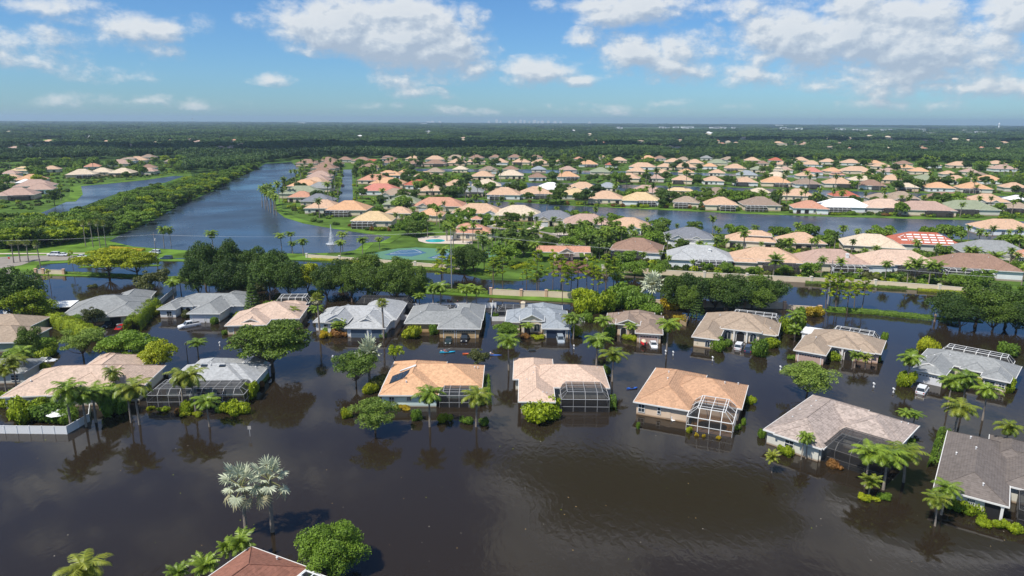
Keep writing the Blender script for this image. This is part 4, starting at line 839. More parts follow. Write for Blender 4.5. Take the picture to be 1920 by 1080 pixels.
# --- the estates beyond: x, y of the wall foot, roof width in pixels, roof colour, flags (c dark cage, C white cage, g gabled, t two storeys, k chimney)
FAR = """35 327 33 yellow t;15 333 28 rose -;95 324 28 peach -;150 335 46 cream C;188 330 36 cream -;222 332 40 cream c;173 319 28 salmon -;237 307 32 tan t;225 313 40 rose -;256 306 34 peach -;275 300 25 taupe -;278 321 28 brown -;276 328 28 rose -;338 304 18 peach -;318 308 16 tan -;54 346 45 orange c;44 351 26 white -;18 344 38 peach -;62 358 60 rose -;25 377 62 rose c;72 365 46 rose -
412 281 16 rose -;431 283 20 rose -;452 276 18 peach -;574 312 38 brown -;612 307 32 brown -;617 314 40 brown -;605 322 44 brown -;601 331 44 brown -;598 338 44 rose -;590 346 46 rose -;586 352 46 peach -;567 358 56 orange -;597 361 44 grey -;562 372 70 green -;563 380 46 salmon -;592 388 56 slate -;603 402 62 peach -;646 407 74 orange C;694 429 74 yellow C;745 412 48 peach -
646 305 26 brown -;676 307 34 brown -;697 312 36 red -;690 321 36 brown -;728 303 28 brown t;732 311 32 brown -;730 336 42 orange t;757 330 22 orange -;699 346 56 salmon -;724 353 60 orange -;709 367 70 pinkred -;738 376 52 tan g;772 355 30 red -;753 394 66 green -;776 313 30 brown c;773 303 26 peach -;814 313 38 brown c;815 304 34 peach -;855 311 32 peach -;853 302 34 tan -;893 309 32 peach -;892 301 26 brown -;935 310 32 peach -;928 300 22 brown -;976 310 32 peach c;965 300 25 brown -;1013 312 32 peach c;1005 300 22 brown -;1051 310 24 peach -;1085 303 17 salmon -;1104 314 34 orange C;1146 315 22 red -;1130 300 14 peach -;1157 304 18 peach -
814 329 33 tan -;795 338 37 peach c;862 324 27 cream -;904 338 42 peach -;916 326 34 taupe g;958 336 44 cream -;957 324 28 brown -;1010 324 26 bluegrey -;1008 340 32 brown -;1066 325 30 rose -;1066 339 40 orange C;1127 329 36 green -;783 356 44 red -;806 367 46 peach -;854 357 46 peach -;881 370 46 grey c;912 357 52 cream g;943 376 60 peach C;966 358 34 slate -;1006 374 58 peach C;1034 364 54 white -;1093 363 56 peach g;1081 376 50 yellow c;1137 360 38 bluegrey -;1134 383 62 peach -
820 398 92 salmon g;806 416 48 orange -;893 412 90 peach gw;972 416 82 cream b;1041 425 76 slate g;1102 433 84 rose -;1177 441 78 peach g
1161 306 27 peach -;1213 303 30 orange -;1237 302 22 brown -;1203 319 46 peach k;1263 309 30 peach -;1246 319 28 peach -;1282 305 26 tan -;1286 320 38 peach C;1303 311 30 peach -;1325 301 20 grey -;1346 311 34 green -;1330 318 26 orange -;1367 305 27 tan -;1380 322 36 peach C;1411 306 27 peach -;1430 312 22 brown -;1421 324 27 green -;1455 306 24 red -;1471 314 27 peach -;1472 325 26 rose -;1502 306 28 peach -;1524 314 32 peach -;1523 329 36 pinkred -
1192 328 35 peach -;1177 342 40 peach c;1240 331 28 peach -;1230 342 28 rose -;1287 330 28 orange -;1278 346 36 peach c;1344 331 28 peach -;1338 347 36 peach -;1400 335 36 bluegrey -;1400 350 40 peach c;1455 338 38 cream -;1462 326 22 cream t;1455 351 50 orange C;1513 337 32 peach -;1517 354 44 taupe c
1211 370 62 rose -;1201 387 66 yellow C;1277 374 62 yellow t;1285 391 46 tan C;1346 374 52 taupe -;1353 396 58 peach C;1426 375 52 cream -;1431 397 66 taupe C;1495 377 54 peach -;1520 402 58 salmon -
1553 309 27 peach -;1565 328 30 orange c;1607 327 50 peach -;1598 311 32 peach -;1643 312 26 orange -;1655 318 30 peach -;1669 329 32 rose -;1697 313 27 brown -;1700 321 28 orange -;1725 328 32 orange -;1753 316 22 peach -;1801 316 36 peach -;1780 333 26 peach -;1820 329 27 rose -;1872 313 28 peach -;1886 323 38 rose -;1838 337 32 taupe -
1572 335 24 salmon t;1574 353 50 peach c;1620 346 40 cream -;1627 334 22 peach t;1638 357 46 brown c;1676 345 42 peach -;1705 360 32 cream C;1738 345 42 green -;1764 361 44 orange -;1797 347 44 peach -;1832 363 50 orange Ck;1858 346 42 orange -;1908 361 40 peach c
1587 378 46 red -;1591 401 86 white C;1655 383 44 tan -;1667 402 78 beige c;1695 383 54 tan c;1742 407 96 rose c;1780 385 72 brown -;1826 405 90 green c;1857 389 64 peach g;1912 385 36 white -;1915 403 44 tan c
1507 472 76 peach -;1738 474 112 red s;1637 478 98 cream b;1893 444 92 peach -;1868 492 112 grey g;1570 516 118 rose Ck;1700 518 128 beige c;1842 526 132 brown C;1930 500 40 salmon -;1295 463 84 slate gw;1406 468 86 peach gt;1190 490 92 brown c;1313 507 114 lightgrey Ck;1441 512 118 peach c;768 388 36 green -;885 452 72 salmon t"""
WORD = {'peach': 'peach', 'rose': 'rosy beige', 'tan': 'tan', 'cream': 'cream', 'yellow': 'yellow', 'orange': 'orange', 'salmon': 'salmon', 'brown': 'brown', 'red': 'red', 'green': 'pale green', 'slate': 'dark slate', 'white': 'white', 'bluegrey': 'blue grey', 'pinkred': 'pinkish red', 'grey': 'grey', 'taupe': 'grey brown', 'beige': 'sandy', 'lightgrey': 'light grey'}
def zone(x, y):
    if x < 460: return 'past the left pond'
    if x < 632 or (x < 780 and y > 405 and y < 440): return 'between canal and flooded street'
    if x < 775 and y > 316: return 'right of the flooded street'
    if y < 316.5: return 'in the last rows by the forest'
    if x < 1160: return 'among the narrow ponds' if y < 389 else 'around the clubhouse road'
    if y < 339: return 'in the third row past the lake'
    if y < 364: return 'facing the narrow second lake'
    if y < 412: return 'across the long lake'
    if y < 484: return 'backing on the long lake'
    return 'directly behind the beige wall'
def far_yaw(x, y):
    if x < 480: return random.choice((12, 20, 5))
    if x < 632 and y < 395: return random.choice((0, 4, -3))
    if x < 772: return random.uniform(-6, 6)
    if x < 1130: return random.uniform(-6, 2)
    return -12+random.uniform(-6, 5)
random.seed(5)
for row in FAR.replace('\n', ';').split(';'):
    f = row.split(); x, y, wp = float(f[0]), float(f[1]), float(f[2]); c = f[3]; fl = f[4]
    base = P(x, y); dep = proj(base)[2]; W = wp*1.07*dep/FPX; yaw = far_yaw(x, y); W = min(W, 33)
    D = min(max(W*0.82, 11), 19 if y < 420 else 17); z0 = 0.35
    if wp/dep*1000 < 24 and y < 320: W = max(W, 12)
    wallc = random.choice(('cream', 'peach', 'pale', 'cream', 'white')) if 'w' not in fl and c != 'white' else 'white'
    extra = {'c': ' with dark cage', 'C': ' with pale cage'}.get(fl[0], '')
    if 't' in fl: extra = ' of two storeys'
    if 's' in fl: extra = ' banded with white stripes'
    if 'k' in fl: extra = ' with chimney and cage' if 'C' in fl else ' with chimney'
    if 'g' in fl: extra = ' with front gable'
    lab = '%s roofed house%s %s' % (WORD[c], extra, zone(x, y))
    ze = 3.3
    h = House('villa' if 't' in fl else 'house', lab, c, wallc, yaw, ze=ze, z=z0, group='houses of the estate beyond the canal' if x > 460 else 'houses beyond the left pond')
    h.o = Vector((base.x, base.y, z0)); cg = fl[0] in 'cC'; off = 3.0 if cg else 0.0
    hw = W/2; s_ = random.choice((-1, 1))
    if 't' in fl:
        h.rect(-hw, 0, hw, D*.8, pitch=.48, vdir=False if W > D*.8 else True); tz = 5.6; w2 = hw*0.62
        h.rect(-w2+s_*hw*.2, D*.15, w2+s_*hw*.2, D*.65, ze=tz); ub = h.blocks[-1]; h.panel(1, 'F', .3, 1.1, 4.0, 5.0); h.panel(1, 'F', .7, 1.1, 4.0, 5.0)
    else:
        h.rect(-hw, off, hw, off+D, pitch=.49)
        if 'g' in fl:
            gw = min(7.5, hw*.8); h.rect(s_*hw*.55-gw/2, -1.5, s_*hw*.55+gw/2, D*.5, front='gable', back='open', vdir=True, pitch=.5); h.rect(-s_*hw*.2-2.6, -.8, -s_*hw*.2+2.6, D*.4, front='gable', back='open', vdir=True, pitch=.5)
            h.panel(1, 'F', .5, min(4.6, gw-1.8), 0, 2.2, kind='garage', mat=M['door_white'], split=6)
        elif random.random() < .75:
            ww = hw*random.uniform(.6, .9); h.rect(s_*(hw-ww/2)-ww/2, off-random.uniform(1.4, 2.6), s_*(hw-ww/2)+ww/2, off+D*.5, back='open', vdir=True, pitch=.48)
            if random.random() < .6: h.rect(-s_*hw*.4-2.5, off+D*.3, -s_*hw*.4+2.5, off+D+1.5, vdir=True)
    if cg:
        cw = hw*random.uniform(.42, .55); cu = -s_*hw*.35; h.cage(cu-cw, -1.0, cu+cw, off+1.0, hw=2.5, ht=3.3, inset=1.0, frame='bronze' if fl[0] == 'c' else 'paint_white', scr='scr_far', step=2.6 if y > 380 else 4.0, mid=y > 380, r=.06 if fl[0] == 'c' else .075)
        for t in (.12, .88): h.panel(0, 'F', t, 1.4, .9, 2.2, split=2 if y > 420 else 1)
    else:
        for t in ((.14, .38, .62, .86) if y > 330 else (.25, .7)):
            if random.random() < .35: h.panel(0, 'F', t, 2.4, 0, 2.3, kind='open')
            elif 'g' not in fl or t < .5: h.panel(0, 'F', t, 1.5, .9, 2.2, split=2 if y > 420 else 1)
        if 'b' in fl: h.panel(0, 'F', .8, 4.5, 0, 2.2, kind='open')
    if 's' in fl:
        for k in range(4):
            for q in range(-3, 4): on_roof(h, q*hw*.22, off+1.4+k*1.7, hw*.17, .7, .1, 'roof_stripe', M['paint_white'])
    if 'k' in fl: h.chimney(x+wp*.15, y-16 if y < 400 else y-30, 1.0, 6.6, M['paint_white'])
    if y > 380 and not 't' in fl:
        for _ in range(2): u, v = random.uniform(-hw*.6, hw*.6), off+random.uniform(2, D*.4); z = h.roof_z(u, v); MB().tube([(u, v, z-.1), (u, v, z+.35)], [.12, .12], 6).build('roof_vent', M['vent'], h.root())
    h.finish(); rough(h)
# ------------------------------------------------------------------ ground, water, roads
def sheet(name, pts, z, mat, kind='structure', label=None, px=True, th=0.0):
    q = [P(x, y, z) if px else Vector((x, y, z)) for x, y in pts]; n = len(q)
    b = MB()
    if th: b.add([tuple(v) for v in q]+[(v.x, v.y, v.z-th) for v in q], [tuple(range(n))]+[((i+1) % n, i, n+i, n+(i+1) % n) for i in range(n)])
    else: b.add([tuple(v) for v in q], [tuple(range(n))])
    o = b.build(name, mat); me = o.data
    if me.polygons[0].normal.z < 0: me.flip_normals()
    return structure(o, label, kind)
sheet('ground', [(-16000, -400), (16000, -400), (16000, 16000), (-16000, 16000)], -0.05, M['ground'], px=False)
FLOOD = [(-500, 521), (62, 516), (78, 498), (100, 493), (150, 489), (300, 485), (420, 483), (560, 490), (700, 497), (790, 503), (850, 508), (905, 524), (975, 527), (1015, 521), (1035, 505), (1060, 498), (1105, 498), (1130, 512), (1200, 519), (1320, 524), (1480, 528), (1600, 535), (1700, 541), (1920, 556), (2600, 612)]
fl = [P(x, y) for x, y in FLOOD]
sheet('flood_water', [(fl[0].x-60, fl[0].y), ]+[(q.x, q.y) for q in fl]+[(fl[-1].x+60, fl[-1].y), (420, -300), (-420, -300)], 0.0, M['flood'], px=False)
CANAL = [(497, 307), (545, 304), (552, 309), (567, 318), (552, 332), (534, 345), (526, 366), (522, 389), (542, 405), (578, 416), (636, 426), (688, 434), (742, 441), (722, 453), (692, 454), (676, 467), (640, 473), (584, 475), (480, 475), (360, 470), (300, 466), (250, 462), (205, 452), (232, 437), (290, 412), (330, 388), (400, 358), (440, 336), (480, 318)]
POND = [(345, 330), (325, 330), (270, 338), (200, 345), (140, 350), (142, 365), (128, 377), (80, 398), (56, 405), (70, 412), (110, 402), (160, 385), (210, 366), (260, 352), (310, 342)]
LAKE1 = [(885, 373), (930, 377), (1060, 385), (1140, 389), (1250, 394), (1400, 401), (1540, 406), (1700, 410), (1920, 415), (2300, 424), (2300, 470), (1920, 452), (1780, 448), (1600, 446), (1480, 444), (1300, 436), (1200, 428), (1120, 420), (1060, 410), (960, 396), (900, 388)]
LAKE2 = [(876, 340), (950, 342), (1100, 344), (1200, 347), (1350, 351), (1540, 356.5), (1700, 362), (1850, 367), (2100, 374), (2100, 392), (1850, 378), (1700, 373), (1560, 370), (1400, 366), (1240, 361), (1160, 358), (1060, 354), (960, 351), (880, 350)]
LAKE3 = [(772, 316), (880, 317), (1000, 318), (1140, 321), (1280, 323), (1430, 327), (1600, 332), (1600, 336), (1430, 331), (1250, 328), (1140, 327), (1050, 326), (960, 324), (870, 322), (775, 321)]
STREET = [(644, 318), (660, 318), (661, 350), (662, 385), (632, 388), (640, 345)]
WATERS = [CANAL, POND, LAKE1, LAKE2, LAKE3]
# lawns: a wide green sheet under the estates, then the open water laid on it
LAWNS = [[(0, 300), (350, 303), (360, 330), (330, 340), (160, 380), (120, 405), (0, 412), (-300, 400), (-300, 310)],
         [(545, 300), (640, 297), (1100, 297), (1500, 300), (2200, 312), (2300, 520), (1920, 551), (1600, 530), (1320, 519), (1130, 508), (1100, 494), (1060, 494), (1020, 518), (975, 524), (905, 521), (850, 505), (700, 492), (560, 486), (470, 480), (500, 470), (480, 400), (510, 350), (560, 320)],
         [(-400, 520), (60, 514), (70, 497), (150, 487), (420, 481), (600, 489), (620, 470), (480, 463), (205, 448), (0, 452), (-400, 460)],
         [(205, 452), (60, 430), (150, 395), (260, 358), (345, 334), (440, 322), (500, 305), (545, 302), (520, 312), (470, 330), (400, 366), (300, 415)]]
for i, pl in enumerate(LAWNS): sheet('lawn', pl, 0.02+i*0.006, M['rough_grass' if i == 3 else ('grass' if i == 2 else 'estate_grass')])
for nm, pl in (('canal', CANAL), ('pond', POND), ('lake', LAKE1), ('lake', LAKE2), ('lake', LAKE3)): sheet(nm, pl, 0.06, M['lake'])
sheet('flooded_street', STREET, 0.065, M['lake'])
# banks: strips of bright lawn standing just out of the flood
def bank(pts, w, z=0.14, mat=None, name='grass_bank', th=0.25):
    q = [P(x, y, z) for x, y in pts]; L_ = []; R_ = []
    for i, p in enumerate(q):
        d = (q[min(i+1, len(q)-1)]-q[max(i-1, 0)]).normalized(); s = Vector((-d.y, d.x, 0)); ww = w*(0.85+0.3*random.random())
        L_.append((p+s*ww/2)); R_.append((p-s*ww/2))
    return sheet(name, [(v.x, v.y) for v in L_+R_[::-1]], z, mat or M['grass'], px=False, th=th)
bank([(75, 513), (160, 514), (240, 517), (370, 524), (450, 530), (560, 536)], 4.5)
bank([(150, 500), (240, 498), (300, 497)], 3); bank([(60, 494), (150, 489), (240, 486), (360, 488), (430, 492)], 4)
bank([(700, 541), (800, 547), (900, 553), (1000, 559), (1120, 566), (1200, 571)], 4.5)
bank([(1380, 566), (1500, 577), (1560, 582), (1650, 588), (1760, 596), (1840, 602)], 3)
bank([(1540, 530), (1640, 536), (1760, 544), (1880, 553)], 3)
bank([(885, 371.5), (1060, 383), (1140, 387.5), (1250, 392.5), (1400, 399.5), (1540, 404.5), (1700, 408.5), (1920, 413.5), (2200, 421)], 6)
bank([(676, 469), (692, 456), (722, 455), (744, 443), (690, 436), (636, 428), (578, 418), (542, 407), (520, 390), (524, 366)], 5)
bank([(130, 378), (143, 365), (142, 349), (200, 343.5), (270, 336.5), (325, 328.5)], 8)
# the dry end of the road on the left with its far pavement, the clubhouse road and drives
sheet('road', [(-400, 520), (-10, 505), (40, 497), (60, 490), (150, 487), (152, 479), (60, 479), (0, 482), (-400, 486)], 0.075, M['asphalt'])
sheet('road', [(-60, 540), (0, 506), (20, 505), (20, 512), (-20, 540)], 0.081, M['asphalt'])
sheet('pavement', [(-300, 478), (0, 476.4), (160, 475.4), (160, 474), (0, 474.6), (-300, 475.6)], 0.08, M['concrete'])
sheet('road', [(895, 421), (940, 424), (1000, 431), (1040, 438), (1075, 453), (1085, 470), (1090, 500), (1060, 500), (1045, 480), (1048, 462), (1025, 448), (985, 438), (930, 429), (890, 426)], 0.085, M['asphalt'])
for pl in ([(920, 423), (945, 413), (962, 413), (950, 424)], [(985, 430), (1010, 419), (1030, 420), (1010, 432)], [(1035, 437), (1075, 432), (1090, 434), (1055, 443)], [(1270, 470), (1290, 462), (1320, 463), (1310, 472)], [(1390, 476), (1395, 467), (1430, 468), (1430, 478)]): sheet('driveway', pl, 0.09, M['concrete'])
sheet('pavement', [(1055, 446), (1080, 453), (1095, 466), (1100, 480), (1096, 480), (1090, 466), (1076, 455), (1052, 449)], 0.095, M['concrete'])
sheet('entry_paving', [(1040, 488), (1096, 488), (1104, 498), (1096, 503), (1050, 503), (1036, 496)], 0.10, plain('brick_paving', (.20, .10, .07), .3))
# pool terrace and tennis courts
GREEN = plain('court_green', (0.09, 0.21, 0.13), .8, vary=.1); BLUE = plain('court_blue', (0.045, 0.12, 0.21), .8, vary=.08)
o = sheet('pool_terrace', [(783, 446), (800, 443), (850, 441), (885, 449), (885, 458), (800, 456), (785, 452)], 0.12, M['concrete']); 
pq = [P(816, 451.2, .14)+Vector((4.6*math.cos(a), 4.4*math.sin(a), 0)) for a in [2*PI*i/28 for i in range(28)]]
o = sheet('swimming_pool', [(q.x, q.y) for q in pq], 0.14, M['pool'], px=False); o['label'] = 'turquoise oval swimming pool beside the clubhouse'; tag(o, 'turquoise oval swimming pool beside the clubhouse', 'swimming pool', kind='thing')
sheet('tennis_court_surface', [(690, 476), (745, 466), (780, 464), (862, 468), (935, 474), (925, 482), (868, 489), (720, 486)], 0.10, GREEN)
for k, pl in enumerate(([(720, 478), (748, 469), (782, 467), (800, 474), (772, 481)], [(800, 484), (832, 474), (870, 477), (862, 487)])):
    o = sheet('tennis_court', pl, 0.115, BLUE); tag(o, ['blue tennis court inside a green surround, below the canal fountain', 'blue tennis court partly hidden behind round tree'][k], 'tennis court', kind='thing')
    q = [P(x, y, .125) for x, y in pl[:4]]; c = sum(q, Vector())/4; b = MB()
    for i in range(len(q)):
        a, d = c+(q[i]-c)*.75, c+(q[(i+1) % len(q)]-c)*.75; b.bar(a, d, .08)
    b.bar(c+(q[0]-c)*.7, c+(q[2]-c)*.7, .06); b.build('court_lines', M['paint_white']).parent = o
# far fields in the forest
for pl in ([(66, 262), (122, 260), (122, 267), (62, 269)], [(12, 263), (20, 262), (22, 270), (12, 270)], [(768, 256), (785, 256), (782, 260), (768, 260)], [(800, 258), (816, 256), (818, 264), (805, 264)], [(870, 256), (905, 255), (905, 262), (872, 261)], [(1575, 283), (1635, 281), (1635, 287), (1600, 288)], [(1680, 285), (1695, 285), (1695, 289), (1682, 289)], [(1480, 243), (1540, 243), (1545, 246), (1480, 246)], [(730, 261), (745, 260), (745, 264), (730, 265)], [(1290, 266), (1320, 265), (1350, 270), (1310, 273)]):
    sheet('field', pl, 0.1, M['field'])
FIELDS = [o for o in []]
# ------------------------------------------------------------------ walls and fences
def wall_run(name, pts, h, th, mat, label, z=0.0, pier=None, pier_h=0.4, pmat=None, cat='wall', group=None, step=None, cap=True, px=True, capmat=None, topmat=None):
    q = [P(x, y, z) for x, y in pts]; e = empty(name, q[0]); b = MB(); cp = MB()
    for wi, (a, d) in enumerate(zip(q[:-1], q[1:])):
        first = wi == 0; a = a-q[0]; d = d-q[0]; t = (d-a).normalized(); s = Vector((-t.y, t.x, 0))*th/2
        v = [a-s, d-s, d+s, a+s]; b.add([(p.x, p.y, -0.8) for p in v]+[(p.x, p.y, h) for p in v], [(3, 2, 1, 0), (4, 5, 6, 7), (0, 1, 5, 4), (1, 2, 6, 5), (2, 3, 7, 6), (3, 0, 4, 7)])
        if cap:
            s2 = s*1.35; v = [a-s2, d-s2, d+s2, a+s2]; cp.add([(p.x, p.y, h) for p in v]+[(p.x, p.y, h+.09) for p in v], [(3, 2, 1, 0), (4, 5, 6, 7), (0, 1, 5, 4), (1, 2, 6, 5), (2, 3, 7, 6), (3, 0, 4, 7)])
        if pier:
            n = max(1, round((d-a).length/pier))
            for k in range(0 if first else 1, n+1):
                p = a.lerp(d, k/n); w = th*1.6 if th > .15 else .09; pb = MB(); pb.box(p.x-w, p.y-w, -0.8, p.x+w, p.y+w, h+pier_h)
                if th > .15: pb.box(p.x-w-.09, p.y-w-.09, h+pier_h, p.x+w+.09, p.y+w+.09, h+pier_h+.12)
                pb.build('pillar' if th > .15 else 'post', pmat or mat, e)
    b.build('panel', mat, e)
    if cap: cp.build('coping', capmat or mat, e)
    tag(e, label, cat, group); return e
M['capcream'] = plain('coping', (.74, .66, .55), .8)
W_ = [(800, 546), (930, 541)]
wall_run('boundary_wall', [(880+40, 553), (977, 556), (1024, 557), (1074, 560)], 1.9, .25, M['wallcream'], 'cream wall with orange pillars on the grass bank, centre', pier=11, pmat=M['wallcap'], cap=True)
wall_run('boundary_wall', [(1200, 572), (1320, 576), (1470, 579)], 1.9, .25, M['wallcream'], 'cream wall with pillars behind the right oak row', pier=14, pmat=M['wallcap'])
wall_run('boundary_wall', [(1472, 579), (1537, 583)], 1.2, .25, M['wallcream'], 'low cream wall topped by thin dark rail', pier=12, pmat=M['wallcap'])
wall_run('boundary_wall', [(68, 514), (82, 514), (120, 515)], 1.6, .25, M['wallcream'], 'short cream wall with brick pillars by the left road', pier=6, pmat=M['wallcap'])
wall_run('brick_pillar', [(257, 518), (257.5, 518)], 1.9, .7, M['wallcap'], 'lone brick pillar in the hedge on the left bank', cat='pillar')
wall_run('brick_pillar', [(1752, 603), (1753, 603)], 2.1, .7, M['wallcap'], 'lone brick pillar at the right end of long hedge', cat='pillar')
wall_run('boundary_wall', [(1130, 508), (1320, 520), (1400, 524), (1520, 530), (1640, 536), (1760, 545), (1920, 560), (2200, 585)], 1.8, .25, M['wallcream'], 'long pale wall behind the back gardens on the right', pier=16, pmat=M['capcream'], capmat=M['capcream'])
wall_run('boundary_wall', [(575, 483), (700, 492), (860, 505)], 1.3, .25, M['wallcream'], 'low cream wall in front of the tennis courts', pier=16, pmat=M['capcream'], capmat=M['capcream'])
M['vinyl'] = plain('white_vinyl', (.80, .80, .79), .45)
wall_run('vinyl_fence', [(-60, 812), (126, 814), (168, 790), (170, 772)], 1.45, .07, M['vinyl'], 'white vinyl fence round the fern garden on the left', pier=2.4, pier_h=.12, cat='fence')
wall_run('vinyl_fence', [(745, 590), (762, 578), (930, 577)], 1.5, .07, M['vinyl'], 'white vinyl fence behind the tan walled house', pier=2.4, pier_h=.1, cat='fence')
wall_run('vinyl_fence', [(747, 600), (768, 600)], 1.4, .07, M['vinyl'], 'short white fence between two grey roofed houses', pier=2.2, pier_h=.1, cat='fence')
wall_run('vinyl_fence', [(921, 602), (924, 572)], 1.3, .07, M['vinyl'], 'white fence running back beside the chimney house', pier=2.4, pier_h=.1, cat='fence')
wall_run('vinyl_fence', [(921, 602), (948, 602)], 1.2, .07, M['vinyl'], 'short decorated white fence left of the chimney house', pier=2.4, pier_h=.1, cat='fence')
wall_run('vinyl_fence', [(1080, 602), (1096, 604)], 1.2, .07, M['vinyl'], 'short white fence right of the chimney house', pier=2.4, pier_h=.1, cat='fence')
wall_run('vinyl_fence', [(300, 572), (330, 546)], 1.5, .07, M['vinyl'], 'white fence running back from the arched porch house', pier=2.4, pier_h=.1, cat='fence')
wall_run('vinyl_fence', [(8, 592), (48, 602), (118, 598)], 1.4, .07, M['vinyl'], 'white fence under the left bright tree', pier=2.4, pier_h=.1, cat='fence')
wall_run('timber_fence', [(1262, 600), (1286, 612), (1290, 600)], 1.0, .06, plain('timber', (.36, .26, .15), .9), 'brown timber fence round the cluttered yard', pier=1.8, pier_h=.05, cat='fence')

# gatehouse over the estate road
h = House('gatehouse', 'gatehouse with long orange tiled roof over the road', 'salmon', 'cream', -3, ze=3.6, z=.1, cat='gatehouse', group=None); h.o = Vector((*P(1014, 489)[:2], .1)); h.rect(-2, 0, 20, 7.5, front='gable', back='gable', vdir=False, walls=False, pitch=.5); h.rect(7, -1.8, 13.6, 4, front='gable', back='open', vdir=True, walls=False, pitch=.55)
cb = MB()
for u in (-1, 5.5, 12.5, 18.6):
    for v in (.8, 6.5): cb.box(u-.5, v-.5, -1, u+.5, v+.5, 3.6)
cb.box(8, 1.5, -1, 11.5, 5.5, 3.4); cb.build('column', WM['cream'], h.root()); h.finish(); rough(h)
# cupola on the clubhouse
c = P(892, 444, 0); e = empty('cupola', (c.x, c.y+9, 0)); b = MB(); b.box(-2, -2, 4.5, 2, 2, 7.6); b.build('wall', WM['cream'], e); g = MB(); 
for k in (-1.2, 0, 1.2): g.box(k-.4, -2.05, 6.2, k+.4, -2.01, 7.2)
g.build('window', M['glass'], e); r_ = MB(); f_ = MB(); hip_part(r_, f_, -2.7, -2.7, 2.7, 2.7, 7.6, .55); r_.build('roof', RM['salmon'], e); f_.build('fascia', M['trim'], e); tag(e, 'small square cupola on top of the clubhouse roof', 'cupola')

# ------------------------------------------------------------------ trees of the near streets
random.seed(21)
T = tree_px
T('opentree', 512, 698, 597, 172, 'standing in the flooded street'); T('freshtree0', 668, 726, 652, 94, 'left of the orange roof'); T('freshtree1', 704, 812, 743, 96, 'in front of the orange roofed house')
T('silvermid', 693, 716, 634, 56, 'behind the airy green tree', over='silver fan palm'); T('smallbright', 740, 684, 645, 34, 'beside the orange roof'); T('olive', 897, 692, 652, 48, 'beside the kayaks')
T('freshtree1', 1512, 744, 676, 112, 'standing alone between the pink garage house and mottled roof', over='wide airy green tree')
T('darkoak0', 30, 600, 490, 96, 'at the left edge behind the bright tree'); T('darkoak1', -20, 610, 515, 90, 'cut by the left edge'); T('brightround', 62, 606, 530, 84, 'behind the left white fence'); T('olive', 180, 615, 572, 48, 'in front of the grey roof')
T('oak0', 60, 668, 608, 46, 'beside the sage walled house', over='dark twiggy tree'); T('freshtree0', 157, 674, 610, 92, 'above the pink beige roof', over='willowy light green tree'); T('umbrella', 242, 682, 618, 108, 'beside the lime tree'); T('lime', 301, 694, 632, 80, 'behind the skylight house')
T('midtree0', 145, 612, 588, 36, 'before the grey roofed house')
T('olive', 290, 556, 500, 70, 'behind the grey roofed house', over='rounded olive green tree'); T('poinciana', 205, 518, 462, 110, 'on the left bank, left one'); T('poinciana', 258, 520, 468, 84, 'on the left bank, right one')
for i, (x, yb, yt, w) in enumerate([(386, 538, 442, 62), (428, 535, 447, 66), (476, 530, 455, 60), (515, 536, 460, 60), (375, 560, 478, 60), (418, 562, 480, 70), (455, 560, 486, 56), (508, 562, 474, 76), (545, 562, 476, 66)]): T('darkoak%d' % (i % 3), x, yb, yt, w, 'in the flooded row left of the yellow tree', group='oaks in the flooded rows')
T('lime', 578, 548, 486, 58, 'between the two dark oak rows', over='bright yellow tree')
for i, (x, yb, yt, w) in enumerate([(640, 540, 478, 64), (690, 540, 470, 74), (745, 544, 473, 72), (614, 562, 494, 60), (660, 566, 492, 66), (700, 568, 490, 72), (745, 572, 488, 72), (780, 570, 494, 60)]): T(('oak%d' if i else 'darkoak%d') % (i % 3), x, yb, yt, w, 'in the flooded row right of the yellow tree', group='oaks in the flooded rows')
T('conifer', 476, 592, 512, 36, 'in front of the oak row')
for i, (x, yb, yt, w) in enumerate([(1268, 582, 508, 66), (1298, 584, 508, 66), (1340, 582, 505, 76), (1375, 582, 507, 70), (1410, 580, 508, 76), (1445, 578, 514, 64), (1290, 592, 530, 50), (1360, 590, 528, 56), (1425, 588, 532, 54)]): T('darkoak%d' % (i % 3) if i % 2 else 'oak%d' % (i % 3), x, yb, yt, w, 'behind the tan arched house', group='oaks in the flooded rows')
T('conifer', 1306, 596, 530, 30, 'before the right oak row')
for i, (x, yb, yt, w) in enumerate([(1775, 604, 540, 70), (1828, 612, 524, 96), (1885, 612, 528, 92), (1950, 616, 530, 90), (1800, 618, 556, 66), (1860, 622, 556, 70), (1905, 622, 560, 70)]): T('darkoak%d' % (i % 3) if i % 2 == 0 else 'oak%d' % (i % 3), x, yb, yt, w, 'at the right edge beyond the hedge', group='oaks in the flooded rows')
T('ficus', 622, 1076, 976, 142, 'beside the reddish brown roof')
T('umbrella', 950, 640, 602, 52, 'before the chimney house', over='small dense round topped tree')
# silver palms in front
T('silverbig', 462, 1003, 872, 88, 'in the foreground water, left of its twin', over='tall silver fan palm'); T('silverbig2', 511, 997, 862, 84, 'in the foreground water, right of its twin', over='tall silver fan palm')
T('silvermid', 1222, 566, 512, 54, 'left of the right oak row', over='big silver fan palm')
